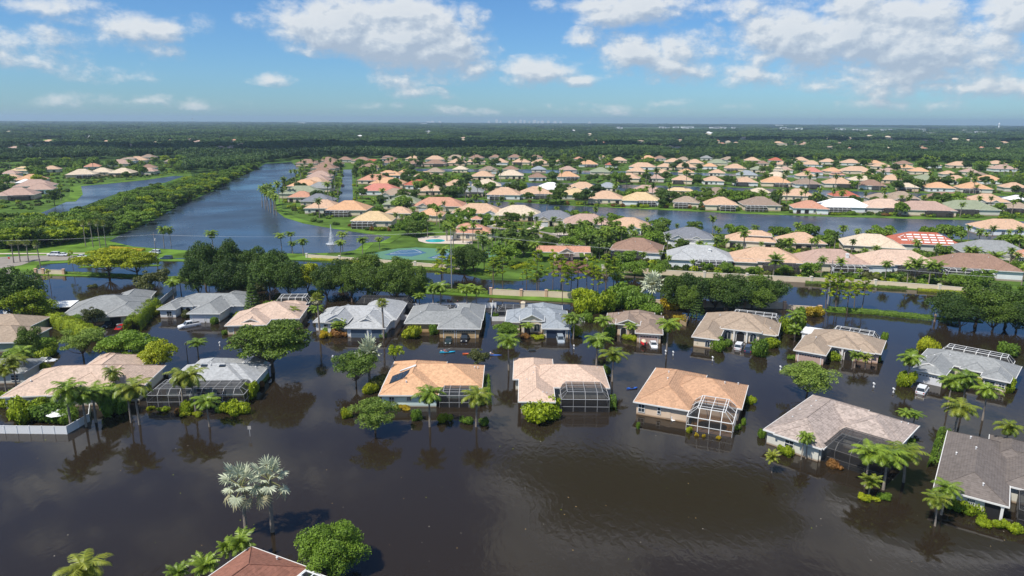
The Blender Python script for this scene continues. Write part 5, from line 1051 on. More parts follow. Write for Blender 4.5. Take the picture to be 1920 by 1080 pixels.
# palms
for i, (k, x, yb, yt, w, lb) in enumerate([
 ('queen0', 954, 694, 628, 48, 'between the orange and pale beige roofs'), ('queen1', 1118, 690, 628, 52, 'behind the gable of the pale beige roof'), ('queen2', 1148, 715, 656, 50, 'right of the pale beige roof'), ('queen1', 1250, 658, 598, 46, 'at the right of the brown roofed house'),
 ('queen0', 1075, 636, 588, 36, 'leaning beside the open garage'), ('queen0', 134, 806, 716, 64, 'at the corner of the white fence'), ('queen1', 162, 800, 728, 60, 'just inside the white fence'), ('queen0', 180, 792, 724, 62, 'above the white fence'), ('queen2', 262, 796, 712, 60, 'between the two cage houses'), ('queen1', 246, 792, 722, 50, 'left of the light grey roof'),
 ('queen2', 216, 752, 690, 36, 'growing against the long pink beige roof'), ('queen2', 344, 772, 694, 50, 'left one before the dark cage'), ('queen2', 368, 776, 690, 52, 'right one before the dark cage'), ('queen0', 393, 800, 742, 50, 'in the water before the dark cage'), ('queen0', 372, 668, 636, 36, 'behind the light grey roof'),
 ('queen1', 806, 800, 726, 56, 'with twin trunks before the orange roof'), ('queen2', 893, 800, 730, 56, 'with yellow fronds beside the orange roof cage'), ('queen0', 592, 604, 574, 30, 'behind the pale pink roof'), ('queen2', 548, 604, 576, 28, 'on the pale pink roof side'),
 ('queen1', 1700, 722, 662, 44, 'left of the white garage house'), ('queen1', 1776, 768, 704, 46, 'by the white car, first of four'), ('queen0', 1803, 772, 698, 50, 'by the white car, second of four'), ('queen1', 1842, 788, 720, 46, 'by the white car, third of four'), ('queen2', 1786, 820, 752, 60, 'above the charcoal roof with drooping yellow fronds'), ('queen2', 1882, 856, 792, 44, 'behind the charcoal roof'),
 ('queen0', 1622, 912, 836, 62, 'left in the clump before the bronze cage'), ('queen1', 1656, 918, 842, 70, 'middle in the clump before the bronze cage'), ('queen2', 1694, 904, 836, 66, 'right in the clump before the bronze cage'), ('queen0', 1502, 862, 811, 26, 'thin left twin before the mottled roof'), ('queen0', 1511, 860, 812, 28, 'thin right twin before the mottled roof'),
 ('shortpalm1', 1447, 886, 848, 30, 'below the mottled roof corner'), ('shortpalm2', 1628, 932, 894, 42, 'in the water below the palm clump'), ('queen2', 1753, 986, 928, 48, 'in front of the charcoal roofed house'), ('queen0', 1765, 965, 905, 52, 'beside the charcoal roof corner'), ('queen0', 1692, 800, 768, 30, 'right behind the mottled roof'), ('queen1', 1712, 800, 772, 32, 'far behind the mottled roof corner'),
 ('queen2', 170, 1150, 1052, 84, 'rising from the bottom edge'), ('shortpalm0', 338, 1100, 1062, 46, 'at the bottom edge left of the brown roof'), ('shortpalm0', 392, 1092, 1046, 60, 'left of the brown roof'), ('shortpalm0', 458, 1062, 1008, 60, 'behind the brown roof peak'), ('shortpalm0', 430, 1066, 1018, 40, 'behind the brown roof, left one'),
 ('queen2', 12, 735, 684, 44, 'left in the golden group by the left roof'), ('queen2', 32, 730, 668, 44, 'middle in the golden group by the left roof'), ('queen0', 52, 712, 650, 44, 'right in the golden group by the left roof'), ('queen0', 340, 552, 516, 26, 'behind the arched porch house'), ('queen1', 326, 560, 524, 28, 'near the rounded olive tree'),
 ('queen0', 812, 576, 532, 34, 'left behind the white fence'), ('queen1', 826, 578, 530, 36, 'second behind the white fence'), ('queen0', 876, 578, 533, 34, 'third behind the white fence'), ('queen1', 893, 578, 536, 30, 'fourth behind the white fence'), ('queen0', 787, 578, 550, 26, 'small, behind the white fence'),
 ('queen2', 1068, 634, 590, 28, 'with golden fronds beside the open garage'), ('queen0', 1130, 640, 594, 34, 'left of the brown roofed house'), ('queen0', 1180, 634, 606, 26, 'before the arched brown roofed house'), ('shortpalm0', 640, 628, 602, 24, 'before the slate blue garages'), ('shortpalm0', 633, 630, 606, 22, 'before the left gable window'),
 ('shortpalm0', 1602, 690, 662, 26, 'left before the pink garage house'), ('shortpalm1', 1622, 692, 666, 28, 'right before the pink garage house'), ('queen0', 1158, 546, 512, 30, 'left of the big silver palm'), ('queen0', 990, 628, 606, 26, 'before the cream gable'), ('queen0', 1490, 632, 584, 34, 'right of the tan arched house'), ('shortpalm0', 1490, 640, 612, 30, 'by the right corner of the arched house'),
 ('washington0', 600, 628, 550, 30, 'left before the slate blue garages'), ('washington1', 720, 634, 560, 30, 'right before the slate blue garages')]): T(k, x, yb, yt, w, lb)
for i, (x, yb, yt) in enumerate([(161, 462, 413), (175, 464, 410), (188, 464, 411), (199, 463, 413)]): T('washington%d' % (i % 3), x, yb, yt, 14, 'on the canal bank, %s of four' % ORD[i+1], group='fan palms beside the left road')
for i, (x, yb, yt) in enumerate([(26, 493, 450), (38, 491, 450), (54, 493, 450), (78, 512, 450)]): T('washington%d' % (i % 3), x, yb, yt, 17, 'at the road bend, %s of four' % ORD[i+1], group='fan palms beside the left road')
for i, (x, yb, yt, w) in enumerate([(308, 464, 424, 20), (321, 461, 425, 16), (528, 464, 437, 22), (546, 459, 434, 20), (549, 476, 452, 18), (569, 480, 447, 22), (642, 462, 434, 24), (639, 478, 450, 22), (680, 476, 444, 24), (712, 468, 444, 18), (400, 470, 432, 26)]): T('queen%d' % (i % 2), x, yb, yt, w, 'along the lower canal bank', group='palms along the lower canal bank')
for i, (x, yb, w) in enumerate([(492, 388, 20), (498, 392, 20), (504, 396, 20), (508, 399, 20), (514, 402, 20), (519, 404, 18), (515, 392, 18), (500, 386, 18), (509, 384, 18), (524, 380, 18), (535, 372, 16)]): T('farpalm%d' % (i % 3), x, yb, yb-40, w, 'in the clump standing in the canal', group='palms standing in the canal')
for i, (x, yb, yt) in enumerate([(829, 538, 481), (847, 538, 480), (908, 512, 470), (925, 541, 482), (943, 542, 472), (987, 546, 492), (1007, 550, 470), (1010, 548, 508), (1036, 552, 470), (1051, 556, 478), (1054, 566, 490), (1070, 552, 494), (1082, 552, 488), (1100, 552, 478), (1112, 546, 482), (1135, 550, 478), (1150, 548, 482), (1120, 560, 500)]):
    T('slender%d' % (i % 3), x, yb, yt, 24 if i % 3 else 36, 'in the flooded road before the gatehouse', group='thin pines in the flooded road')
for i, (x, yb, yt) in enumerate([(1547, 585, 514), (1554, 582, 520), (1566, 584, 509), (1570, 580, 522), (1588, 588, 522), (1601, 580, 528), (1616, 580, 522)]): T('slender%d' % (i % 3), x, yb, yt, 26, 'on the right hedge bank', group='thin pines on the right hedge bank')
for i, (x, yb, yt) in enumerate([(95, 540, 505), (139, 513, 470), (394, 554, 500)]): T('slender1', x, yb, yt, 16, 'near the left road')
for i, (x, yb, yt, w, k) in enumerate([(870, 512, 455, 66, 'oak0'), (890, 514, 458, 50, 'darkoak1'), (1030, 470, 436, 42, 'oak1'), (770, 560, 540, 24, 'midtree0'), (1190, 520, 486, 50, 'midtree1'), (1156, 528, 484, 46, 'midtree2'), (1230, 520, 490, 36, 'midtree0')]): T(k, x, yb, yt, w, 'near the gatehouse road')

for i, (k, x, yb, yt, w) in enumerate([('farpalm0', 905, 478, 440, 26), ('farpalm1', 940, 474, 436, 26), ('queen0', 955, 480, 446, 26), ('queen1', 965, 484, 450, 26), ('oak1', 982, 480, 440, 44), ('queen0', 1002, 492, 452, 24), ('midtree1', 1005, 470, 446, 30), ('farpalm2', 838, 452, 420, 24), ('farpalm0', 868, 456, 424, 24), ('washington1', 850, 470, 428, 16), ('washington2', 897, 472, 432, 16), ('queen1', 830, 506, 462, 26), ('farbright1', 1170, 500, 470, 40), ('farbright0', 960, 500, 488, 24), ('queen0', 1135, 470, 425, 28), ('queen1', 1125, 474, 432, 28), ('farpalm1', 1110, 480, 440, 26), ('darkoak2', 1120, 484, 452, 40)]): T(k, x, yb, yt, w, 'by the clubhouse entry')
# ------------------------------------------------------------------ hedges and shrubs
hedge([(52, 598), (100, 606), (150, 626), (178, 640)], 4.0, 3.4, LM['bright'], 'long rounded hedge curving left of the grey roofed house', leaf=.16)
hedge([(248, 622), (268, 598), (290, 580)], 4.0, 3.4, LM['bright'], 'tall rounded hedge right of the grey roofed house', leaf=.16)
hedge([(470, 740), (500, 706)], 1.2, 1.0, LM['mid'], 'narrow hedge along the light grey house wall'); hedge([(914, 760), (911, 712)], 1.6, 1.5, LM['mid'], 'tall narrow hedge right of the orange roofed house'); hedge([(906, 604), (906, 585)], 1.2, 1.8, LM['mid'], 'narrow green hedge beside the tan walled house')
hedge([(1752, 880), (1772, 812)], 2.0, 1.3, LM['mid'], 'lumpy hedge along the charcoal roofed house'); hedge([(1148, 772), (1149, 748)], 1.4, 1.2, LM['mid'], 'short hedge beside the grey framed cage')
hedge([(100, 513), (185, 516), (300, 522), (372, 529), (450, 535)], 1.3, 1.0, LM['mid'], 'clipped hedge along the left grass bank'); hedge([(800, 545), (860, 549), (915, 552)], 1.6, 1.2, LM['mid'], 'clipped hedge left of the cream wall on the bank')
hedge([(930, 551), (975, 554)], 1.4, 1.9, LM['mid'], 'hedge behind the left part of the cream wall'); hedge([(1024, 554), (1080, 559)], 1.4, 2.1, LM['mid'], 'hedge behind the right part of the cream wall')
hedge([(1552, 583), (1640, 589), (1748, 600)], 1.8, 1.5, LM['mid'], 'long dark hedge on the right grass bank'); hedge([(1760, 602), (1800, 606)], 1.4, 1.3, LM['mid'], 'short hedge beyond the lone brick pillar')
hedge([(585, 487), (700, 494)], 1.2, .9, LM['lime'], 'low yellow hedge before the canal wall'); hedge([(760, 503), (860, 510), (930, 518)], 2.2, 1.0, LM['mid'], 'low hedge before the tennis court wall'); hedge([(960, 506), (985, 497)], 2.2, 1.2, LM['lime'], 'yellow green hedge on the lawn by the entry')
hedge([(925, 425), (990, 433), (1040, 446)], 1.2, .9, LM['lime'], 'yellow hedge along the clubhouse road'); hedge([(686, 431), (718, 430)], 1.6, 1.4, LM['dark'], 'dark hedge before the yellow roofed canal house')
hedge([(1510, 531), (1640, 538)], 1.1, .9, LM['mid'], 'low hedge below the long pale wall, left part', z=.1); hedge([(1645, 539), (1700, 542)], 1.1, .9, LM['mid'], 'low hedge below the long pale wall, middle part', z=.1); hedge([(1720, 545), (1880, 555)], 1.4, .9, LM['lime'], 'low yellowish hedge below the long pale wall', z=.1)
hedge([(208, 466), (270, 471)], 2.0, 1.1, LM['gold'], 'yellowish planting bed beside the left road'); hedge([(1260, 606), (1284, 604)], 1.5, 2.2, LM['gold'], 'golden croton hedge beside the boat yard')
S = shrub; sid = 0
SH = [('bright', 1013, 788, 64, 34, 'big round bright bush before the pale beige roofed house'), ('mid', 780, 790, 26, 20, 'green bush left of the twin palm'), ('lime', 830, 792, 24, 16, 'lime shrub right of the twin palm'), ('mid', 878, 796, 22, 14, 'low shrub left of the golden fronded palm'), ('mid', 908, 796, 18, 12, 'low shrub right of the golden fronded palm'),
 ('gold', 755, 766, 30, 6, 'flat yellow flowers along the white wall'), ('lime', 650, 784, 22, 18, 'pale round shrub at the left of the front tree'), ('lime', 690, 740, 22, 20, 'yellow leaved shrub left of the orange roofed house'), ('olive', 708, 728, 26, 24, 'wispy shrub at the orange roofed house corner'),
 ('mid', 1430, 822, 18, 16, 'round shrub at the mottled house corner'), ('bright', 1474, 856, 28, 20, 'bright round shrub by the mottled house wall'), ('red', 1567, 878, 30, 12, 'red flowered shrub before the bronze cage'), ('lime', 1627, 940, 32, 9, 'low lime clump under the short golden palm'), ('mid', 1660, 938, 24, 10, 'greyish low shrub in the water by the palm clump'),
 ('bright', 1845, 985, 24, 12, 'round shrub, nearest to the charcoal house column'), ('bright', 1876, 992, 22, 14, 'round shrub right of the charcoal house column'), ('bright', 1900, 998, 28, 18, 'large shrub cluster at the right bottom edge'), ('bright', 1816, 962, 36, 24, 'feathery shrub under the charcoal house window'), ('mid', 1790, 956, 30, 14, 'low hedge like shrub under the charcoal eave'), ('mid', 1840, 968, 22, 12, 'small shrub at the glass block window'),
 ('bright', 1404, 758, 20, 16, 'yellow green shrub at the amber roof corner'), ('lime', 1292, 812, 12, 12, 'yellow shrub at the left foot of the white cage'), ('gold', 1306, 818, 8, 6, 'small gold shrub at the white cage, first'), ('gold', 1320, 820, 8, 6, 'small gold shrub at the white cage, second'), ('gold', 1348, 824, 9, 6, 'small gold shrub at the white cage, third'), ('mid', 1385, 806, 12, 10, 'green shrub right of the white cage'), ('mid', 1197, 804, 8, 12, 'potted plant floating by the amber roofed house'),
 ('bright', 40, 790, 70, 40, 'large leafy bush at the left behind the white fence'), ('mid', 90, 792, 60, 36, 'dense bush in the middle behind the white fence'), ('bright', 20, 760, 60, 24, 'low leafy bush near the left roof edge'), ('mid', 120, 796, 40, 26, 'bush at the corner of the white fence'), ('mid', 205, 780, 60, 50, 'dark dense bush under the fence corner palms'), ('lime', 255, 735, 40, 28, 'golden bush behind the right fence palms'),
 ('lime', 349, 780, 20, 9, 'yellow low shrub, left of the cage palms'), ('lime', 370, 782, 16, 9, 'yellow low shrub, right of the cage palms'), ('red', 333, 776, 16, 8, 'rusty red shrub before the dark cage'), ('bright', 303, 772, 18, 8, 'small green shrub left before the dark cage'), ('lime', 279, 770, 14, 8, 'small pale shrub at the cage corner'), ('bright', 440, 776, 34, 24, 'leafy green clump right of the dark cage'), ('mid', 410, 774, 18, 12, 'round green shrub before the cage'), ('bright', 468, 750, 28, 36, 'tall leafy banana like clump beside the cage'), ('red', 490, 726, 12, 12, 'red shrub along the narrow hedge'),
 ('bright', 352, 776, 22, 26, 'tall leafy shrub between the cage palms'), ('bright', 85, 668, 40, 20, 'dense round bush beside the sunken white car'), ('mid', 75, 652, 34, 18, 'dark green bush left above the sunken white car'), ('lime', 62, 702, 34, 26, 'golden palm like bush beside the left roof'), ('mid', 30, 668, 40, 14, 'clipped bush below the sage walls'),
 ('mid', 617, 624, 22, 8, 'low round bush left of the slate garages'), ('gold', 607, 634, 18, 12, 'orange leaved bush by the left fan palm'), ('mid', 650, 630, 12, 8, 'small bush left of the slate garage door'), ('mid', 718, 632, 14, 8, 'small bush right of the slate garage door'), ('red', 632, 632, 30, 14, 'reddish planting before the left window'),
 ('lime', 770, 636, 36, 22, 'yellow variegated bush before the tan house'), ('mid', 812, 628, 18, 18, 'palm like bush beside the tan doorway'), ('mid', 850, 630, 12, 8, 'small shrub between the tan garage doors'), ('mid', 1100, 604, 24, 20, 'shrub right of the short white fence'), ('lime', 1078, 630, 16, 20, 'yellow bush beside the open blue garage'), ('lime', 1010, 636, 22, 6, 'yellow low shrub by the open blue garage'), ('red', 985, 634, 16, 8, 'reddish shrub before the arched entry'),
 ('mid', 1145, 636, 24, 26, 'dense green bush before the brown roofed house'), ('lime', 1192, 640, 14, 8, 'yellow shrub beside the brown house garage'), ('bright', 1180, 638, 18, 10, 'low bush under the brown house arch'), ('mid', 1312, 650, 14, 14, 'square bush at the left of the arched house'), ('mid', 1332, 650, 14, 12, 'square bush right of the small arched window'), ('mid', 1348, 658, 26, 24, 'palm like bush before the arched house'), ('mid', 1366, 650, 18, 12, 'bush beside the white car'),
 ('mid', 1428, 670, 34, 30, 'broad palm like bush below the blue car'), ('bright', 1446, 654, 30, 18, 'green bush at the right of the blue car'), ('bright', 1488, 628, 34, 34, 'dense yellow green bush right of the arched house'), ('mid', 1502, 606, 24, 28, 'tall leafy clump beside the white cage'), ('mid', 1488, 675, 12, 10, 'small shrub left of the pink garage'), ('mid', 1542, 682, 8, 6, 'tiny shrub right of the pink garage'), ('bright', 1566, 676, 22, 16, 'palm like shrub before the pink house window'),
 ('mid', 1660, 640, 14, 16, 'clipped shrub right of the pink garage house'), ('bright', 1645, 678, 12, 12, 'round shrub at the right corner of the pink house'), ('bright', 1704, 726, 30, 30, 'dense bush left of the white garage'), ('lime', 1738, 664, 34, 30, 'golden clump behind the white garage house'), ('mid', 1712, 672, 24, 16, 'green bush behind the white garage house'), ('bright', 1895, 736, 26, 26, 'tall bush right of the small gable house'), ('lime', 1850, 722, 30, 10, 'flat lime hedge below the small gable house windows'), ('mid', 1895, 668, 40, 22, 'dark leafy bush behind the right cage'), ('mid', 1800, 735, 34, 24, 'dark bush under the white car palms'),
 ('bright', 365, 568, 22, 8, 'low bush behind the arched porch house'), ('lime', 445, 604, 18, 18, 'yellow green shrub right of the arched porch house'), ('mid', 400, 608, 14, 12, 'small palm like shrub beside the garage'), ('olive', 350, 596, 20, 12, 'pale shrub before the arches'), ('lime', 296, 590, 24, 16, 'spiky shrub left of the arched porch house'), ('mid', 420, 628, 12, 8, 'low green shrub before the pale pink house'), ('mid', 505, 582, 30, 16, 'green bush left of the white pool cage'), ('bright', 440, 540, 36, 14, 'lime plants under the left oak row'), ('olive', 480, 545, 36, 14, 'pale elephant ear plants under the oak row'), ('olive', 530, 562, 26, 10, 'low water plants under the oak row'), ('mid', 590, 556, 28, 10, 'small bush standing in water under the yellow tree'), ('olive', 172, 540, 14, 6, 'lone shrub in the pond water'),
 ('bright', 560, 566, 18, 6, 'small tuft behind the pale pink roof'), ('gold', 1260, 580, 40, 26, 'orange and yellow crotons behind the brown roof'), ('gold', 1530, 594, 34, 16, 'yellow flowering shrub at the end of the low wall'), ('bright', 1100, 588, 40, 34, 'bright leafy thicket left of the brown roofed house'), ('bright', 1130, 586, 44, 40, 'tall leafy thicket behind the brown roof, left'), ('mid', 1155, 580, 44, 36, 'leafy thicket behind the brown roof, middle'), ('mid', 1192, 582, 48, 34, 'palmy thicket behind the brown roof, right'), ('bright', 1092, 570, 40, 30, 'bright thicket at the right end of the cream wall'), ('mid', 1225, 592, 40, 20, 'low thicket behind the brown roof'), ('mid', 1170, 558, 50, 24, 'low dark thicket left of the big silver palm'),
 ('mid', 928, 600, 10, 14, 'thin tall bush beside the white fence'), ('mid', 1395, 798, 8, 14, 'sapling standing in the water right of the amber roof'), ('mid', 1708, 838, 16, 16, 'bush behind the mottled roof right corner'), ('mid', 1135, 706, 20, 18, 'small hedge bush right of the pale beige roof')]
for c, x, y, w, hh, lb in SH: S(c, x, y, w, hh, lb)
random.seed(31)
for i in range(70):  # lake shore planting at the foot of the estate houses
    x = random.uniform(560, 1900); yy = {0: np.interp(x, [560, 700, 900], [415, 434, 440]), 1: np.interp(x, [940, 1140, 1540, 1920], [382, 389, 404, 412])}[int(x > 930)]-random.uniform(1, 4)
    if any(in_poly(x, yy, w) for w in WATERS): continue
    S(random.choice(['mid', 'bright', 'dark', 'mid', 'red']), x, yy, random.uniform(7, 14), random.uniform(4, 8), 'garden shrub on the lake shore lawn', z=.1, group='garden shrubs along the lake shores')
# ------------------------------------------------------------------ vehicles, boats, people, street things
CARP = {k: plain(k+'_paint', v, .22, metal=.1) for k, v in {'white': (.75, .76, .78), 'black': (.012, .013, .016), 'red': (.45, .02, .02), 'silver': (.35, .40, .45), 'navy': (.03, .06, .12), 'darkgreen': (.02, .035, .03), 'grey': (.12, .13, .14)}.items()}
M['lamp'] = plain('lamp_glass', (.7, .7, .68), .2); M['tail'] = plain('tail_glass', (.4, .02, .02), .2); M['chrome'] = plain('rim_metal', (.5, .5, .52), .3, metal=.8)
def car(x, y, yaw, kind, paint, label, z=-0.35, cat='car', name='parked_car'):
    b = P(x, y, 0); e = empty(name, (b.x, b.y, z), math.radians(yaw)); mp = CARP[paint]
    L_, W, Hh = {'sedan': (4.7, 1.82, 1.45), 'suv': (4.8, 1.95, 1.8), 'pickup': (5.7, 2.0, 1.9)}[kind]
    belt = {'sedan': .92, 'suv': 1.08, 'pickup': 1.15}[kind]; hw = W/2
    # sections along the length (front at +x): x, half width, z bottom, z top
    sec = [(-L_/2, hw*.86, .42, belt*.86), (-L_/2+.15, hw*.95, .32, belt*.97), (-L_/2+1.0, hw, .28, belt), (0, hw, .28, belt), (L_/2-1.3, hw, .28, belt*.99), (L_/2-.35, hw*.95, .30, belt*.84), (L_/2, hw*.80, .40, belt*.62)]
    m_ = MB(); n = len(sec)
    for sx, w, zb, zt in sec: m_.v += [(sx, -w*.93, zb), (sx, -w, (zb+zt)/2), (sx, -w*.96, zt-.08), (sx, -w*.86, zt), (sx, w*.86, zt), (sx, w*.96, zt-.08), (sx, w, (zb+zt)/2), (sx, w*.93, zb)]
    for i in range(n-1):
        for k in range(8): k2 = (k+1) % 8; m_.f.append((i*8+k, (i+1)*8+k, (i+1)*8+k2, i*8+k2)); m_.mi.append(0)
    m_.f += [tuple(range(8)), tuple((n-1)*8+k for k in range(8))[::-1]]; m_.mi += [0, 0]
    bo = m_.build('body', mp, e, smooth=False)
    # cabin: glass below, roof panel on top
    if kind == 'sedan': c0, c1, r0, r1 = -1.65, 1.05, -1.0, .35
    elif kind == 'suv': c0, c1, r0, r1 = -2.3, 1.15, -2.1, .45
    else: c0, c1, r0, r1 = -.75, 1.35, -.6, .65
    g = MB(); bw, tw = hw*.86, hw*.72; zt = Hh-.06
    g.add([(c0, -bw, belt-.02), (c1, -bw, belt-.02), (c1, bw, belt-.02), (c0, bw, belt-.02), (r0, -tw, zt), (r1, -tw, zt), (r1, tw, zt), (r0, tw, zt)], [(0, 1, 5, 4), (1, 2, 6, 5), (2, 3, 7, 6), (3, 0, 4, 7)]); g.build('window', M['glass'], e)
    r = MB(); r.box(r0-.05, -tw-.03, zt-.02, r1+.05, tw+.03, Hh)
    for cx in (0, 1):
        for s in (-1, 1): r.bar(((c0, c1)[cx], s*bw, belt), ((r0, r1)[cx], s*tw, zt), .045)
    mid = (r0+r1)/2
    for s in (-1, 1): r.bar((mid, s*bw, belt), (mid, s*tw, zt), .05)
    r.build('roof_panel', mp, e)
    if kind == 'pickup':
        t = MB(); t.box(-L_/2+.12, -hw*.78, belt-.02, -.85, hw*.78, belt+.012); t.build('truck_bed', M['dark'], e)
    for sx in (-L_/2+.95, L_/2-1.0):
        for s in (-1, 1):
            w = MB(); w.tube([(sx, s*(hw-.2), .34), (sx, s*(hw+.01), .34)], [.34, .34], 14); wo = w.build('wheel', M['tyre'], e); q = MB(); q.tube([(sx, s*(hw-.05), .34), (sx, s*(hw+.025), .34)], [.2, .2], 10); q.build('rim', M['chrome'], wo)
    for s in (-1, 1):
        MB().box(L_/2-.30, s*hw*.62-.16, belt*.62, L_/2-.02, s*hw*.62+.16, belt*.78).build('headlight', M['lamp'], e)
        MB().box(-L_/2-.02, s*hw*.68-.12, belt*.62, -L_/2+.1, s*hw*.68+.12, belt*.86).build('tail_light', M['tail'], e)
        MB().box(c1-.35, s*(hw+.02)-.09, belt-.02, c1-.15, s*(hw+.02)+.09, belt+.14).build('mirror', mp, e)
    tag(e, label, cat); return e
car(355, 612, 222, 'pickup', 'white', 'white pickup truck driving through flooded street', name='pickup_truck', cat='pickup truck'); car(206, 610, -88, 'pickup', 'black', 'black pickup truck before the grey garage', name='pickup_truck', cat='pickup truck', z=-.5); car(232, 606, -88, 'suv', 'grey', 'dark car in the driveway beside the tall hedge', z=-.5); car(227, 614, 265, 'sedan', 'red', 'red car nearly under water between the hedges', z=-.75)
car(86, 676, 10, 'sedan', 'white', 'white sedan sunk to its windows on the left', z=-.7); car(841, 640, -90, 'sedan', 'darkgreen', 'dark green car before the tan garage', z=-.4); car(871, 636, -90, 'pickup', 'black', 'black pickup truck before the tan garage', name='pickup_truck', cat='pickup truck', z=-.4)
car(1051, 639, -88, 'suv', 'silver', 'silver car nosing out of the open garage', z=-.4); car(1000, 657, 2, 'sedan', 'black', 'black car with only its roof above water', z=-1.18); car(1225, 648, -92, 'sedan', 'white', 'white car before the brown roofed house', z=-.4)
car(1386, 651, 62, 'suv', 'white', 'white car before the three arches', z=-.45); car(1405, 656, 62, 'suv', 'navy', 'blue car beside the white one at the arches', z=-.45); car(1729, 733, 50, 'suv', 'white', 'white car before the white garage door', z=-.45)
car(101, 480, 180, 'suv', 'white', 'left white car on the dry road', z=.1); car(117, 480.5, 180, 'sedan', 'white', 'right white car on the dry road', z=.1); car(290, 476, 175, 'suv', 'white', 'white car on the road behind the poinciana', z=0); car(312, 486, 180, 'suv', 'navy', 'dark car on the flooded road at left', z=-.3); car(151, 484, 180, 'sedan', 'white', 'white car half hidden by the poinciana tree', z=.05)
car(643, 349, 90, 'suv', 'black', 'dark car in the far flooded street', z=-.2); car(935, 449, 15, 'sedan', 'grey', 'grey car near the clubhouse road', z=.1); car(1410, 478, -80, 'sedan', 'white', 'white car before the peach two storey house', z=.1)
SKIN = plain('skin', (.45, .25, .16), .6); 
def person(loc, label, seated=False, shirt=(.5, .1, .15), yaw=0.0, paddle=False, pants=(.05, .06, .1), sz=1.0):
    me = bpy.data.meshes.new('person'); 
    if seated: J = [(0, 0, .12), (0, 0, .38), (0, 0, .60), (0, 0, .72), (0, 0, .86), (.19, 0, .58), (.32, .16, .38), (.30, .40, .45), (-.19, 0, .58), (-.32, .16, .38), (-.30, .40, .45), (.12, .1, .13), (.16, .45, .26), (.14, .85, .12), (-.12, .1, .13), (-.16, .45, .26), (-.14, .85, .12)]
    else: J = [(0, 0, .92), (0, 0, 1.15), (0, 0, 1.40), (0, 0, 1.52), (0, 0, 1.66), (.19, 0, 1.38), (.26, .02, 1.10), (.27, .1, .85), (-.19, 0, 1.38), (-.28, .03, 1.10), (-.24, .14, .88), (.10, 0, .88), (.12, .04, .48), (.12, 0, .04), (-.10, 0, .88), (-.12, .02, .48), (-.12, -.02, .04)]
    E = [(0, 1), (1, 2), (2, 3), (3, 4), (2, 5), (5, 6), (6, 7), (2, 8), (8, 9), (9, 10), (0, 11), (11, 12), (12, 13), (0, 14), (14, 15), (15, 16)]
    R = [.14, .13, .15, .06, .11, .065, .05, .035, .065, .05, .035, .09, .07, .045, .09, .07, .045]
    me.from_pydata(J, E, []); o = link(bpy.data.objects.new('person', me)); o.location = loc; o.rotation_euler = (0, 0, math.radians(yaw)); o.scale = (sz,)*3
    md = o.modifiers.new('skin', 'SKIN'); sv = me.skin_vertices[0].data
    for i, r in enumerate(R): sv[i].radius = (r, r*.8)
    sv[0].use_root = True; ss = o.modifiers.new('sub', 'SUBSURF'); ss.levels = ss.render_levels = 1
    me.materials.append(SKIN); z0 = (.10, .62) if seated else (.85, 1.45)
    s = MB(); s.tube([(0, 0, z0[0]+.05), (0, 0, (z0[0]+z0[1])/2), (0, 0, z0[1])], [.175, .17, .19], 10)
    for k in (-1, 1): s.tube([(k*.17, 0, z0[1]-.03), (k*.27, .05, z0[1]-.2)], [.085, .075], 8)
    s.build('shirt', plain('shirt_cloth', shirt, .9), o, smooth=True)
    hr = MB(); t = J[4]; hr.ell((t[0], t[1]-.03, t[2]+.045), (.115, .115, .09)); hr.build('hair', plain('dark_hair', (.04, .025, .015), .8), o, smooth=True)
    if not seated:
        p = MB()
        for k in (-1, 1): p.tube([(k*.09, 0, .95), (k*.12, .03, .5)], [.11, .09], 8)
        p.build('shorts', plain('shorts_cloth', pants, .9), o, smooth=True)
    tag(o, label, 'person'); return o
def kayak(x, y, yaw, col, label, L_=3.8, board=False, name='kayak'):
    b = P(x, y); e = empty(name, b, math.radians(yaw)); m_ = MB(); n = 12; ring = []
    for i in range(n+1):
        t = i/n*2-1; w = .40*(1-abs(t)**2.4)+.015; hh = (.10 if board else .24)*(.75+.6*t*t); zb = (-.04 if board else -.12)*(1-t*t)
        ring.append([(t*L_/2, -w, hh), (t*L_/2, -w*.7, zb), (t*L_/2, w*.7, zb), (t*L_/2, w, hh), (t*L_/2, 0, hh+.03)])
    for r in ring: m_.v += r
    for i in range(n):
        for k in range(5): k2 = (k+1) % 5; m_.f.append((i*5+k, (i+1)*5+k, (i+1)*5+k2, i*5+k2)); m_.mi.append(0)
    m_.build('hull', plain(name+'_hull', col, .3), e, smooth=False)
    if not board: MB().ell((0, 0, .2), (.55, .28, .12)).build('seat_well', M['dark'], e)
    tag(e, label, 'paddle board' if board else 'kayak'); return b
b = kayak(839, 661, 8, (.02, .38, .60), 'long blue kayak with one paddler in the flooded street'); person((b.x-.7, b.y, .08), 'person sitting in the blue kayak', True, (.45, .12, .16), -85)
pd = MB(); pd.bar((-1.1, .3, .4), (1.1, .5, .9), .02); pd.box(-1.3, .25, .3, -1.0, .35, .5); po = pd.build('paddle', M['trim']); po.location = (b.x-.4, b.y, .0); tag(po, 'white double paddle held above the blue kayak', 'paddle')
b = kayak(882, 664, 5, (.62, .12, .03), 'orange kayak mostly hidden behind the olive tree'); person((b.x+.4, b.y, .08), 'person sitting in the orange kayak', True, (.6, .3, .05), -85)
b = kayak(926, 666, -3, (.04, .12, .42), 'blue paddle board with kneeling rider', board=True, name='paddle_board'); person((b.x-.8, b.y, .12), 'person kneeling on the blue paddle board', True, (.6, .55, .5), -80)
b = P(929, 504); person((b.x, b.y, .05), 'person in pink on the lawn by the entry road', False, (.7, .08, .25), 170, sz=1.1); person((b.x+1.9, b.y+.6, .05), 'person in dark clothes beside the one in pink', False, (.05, .05, .07), 190, sz=1.1)
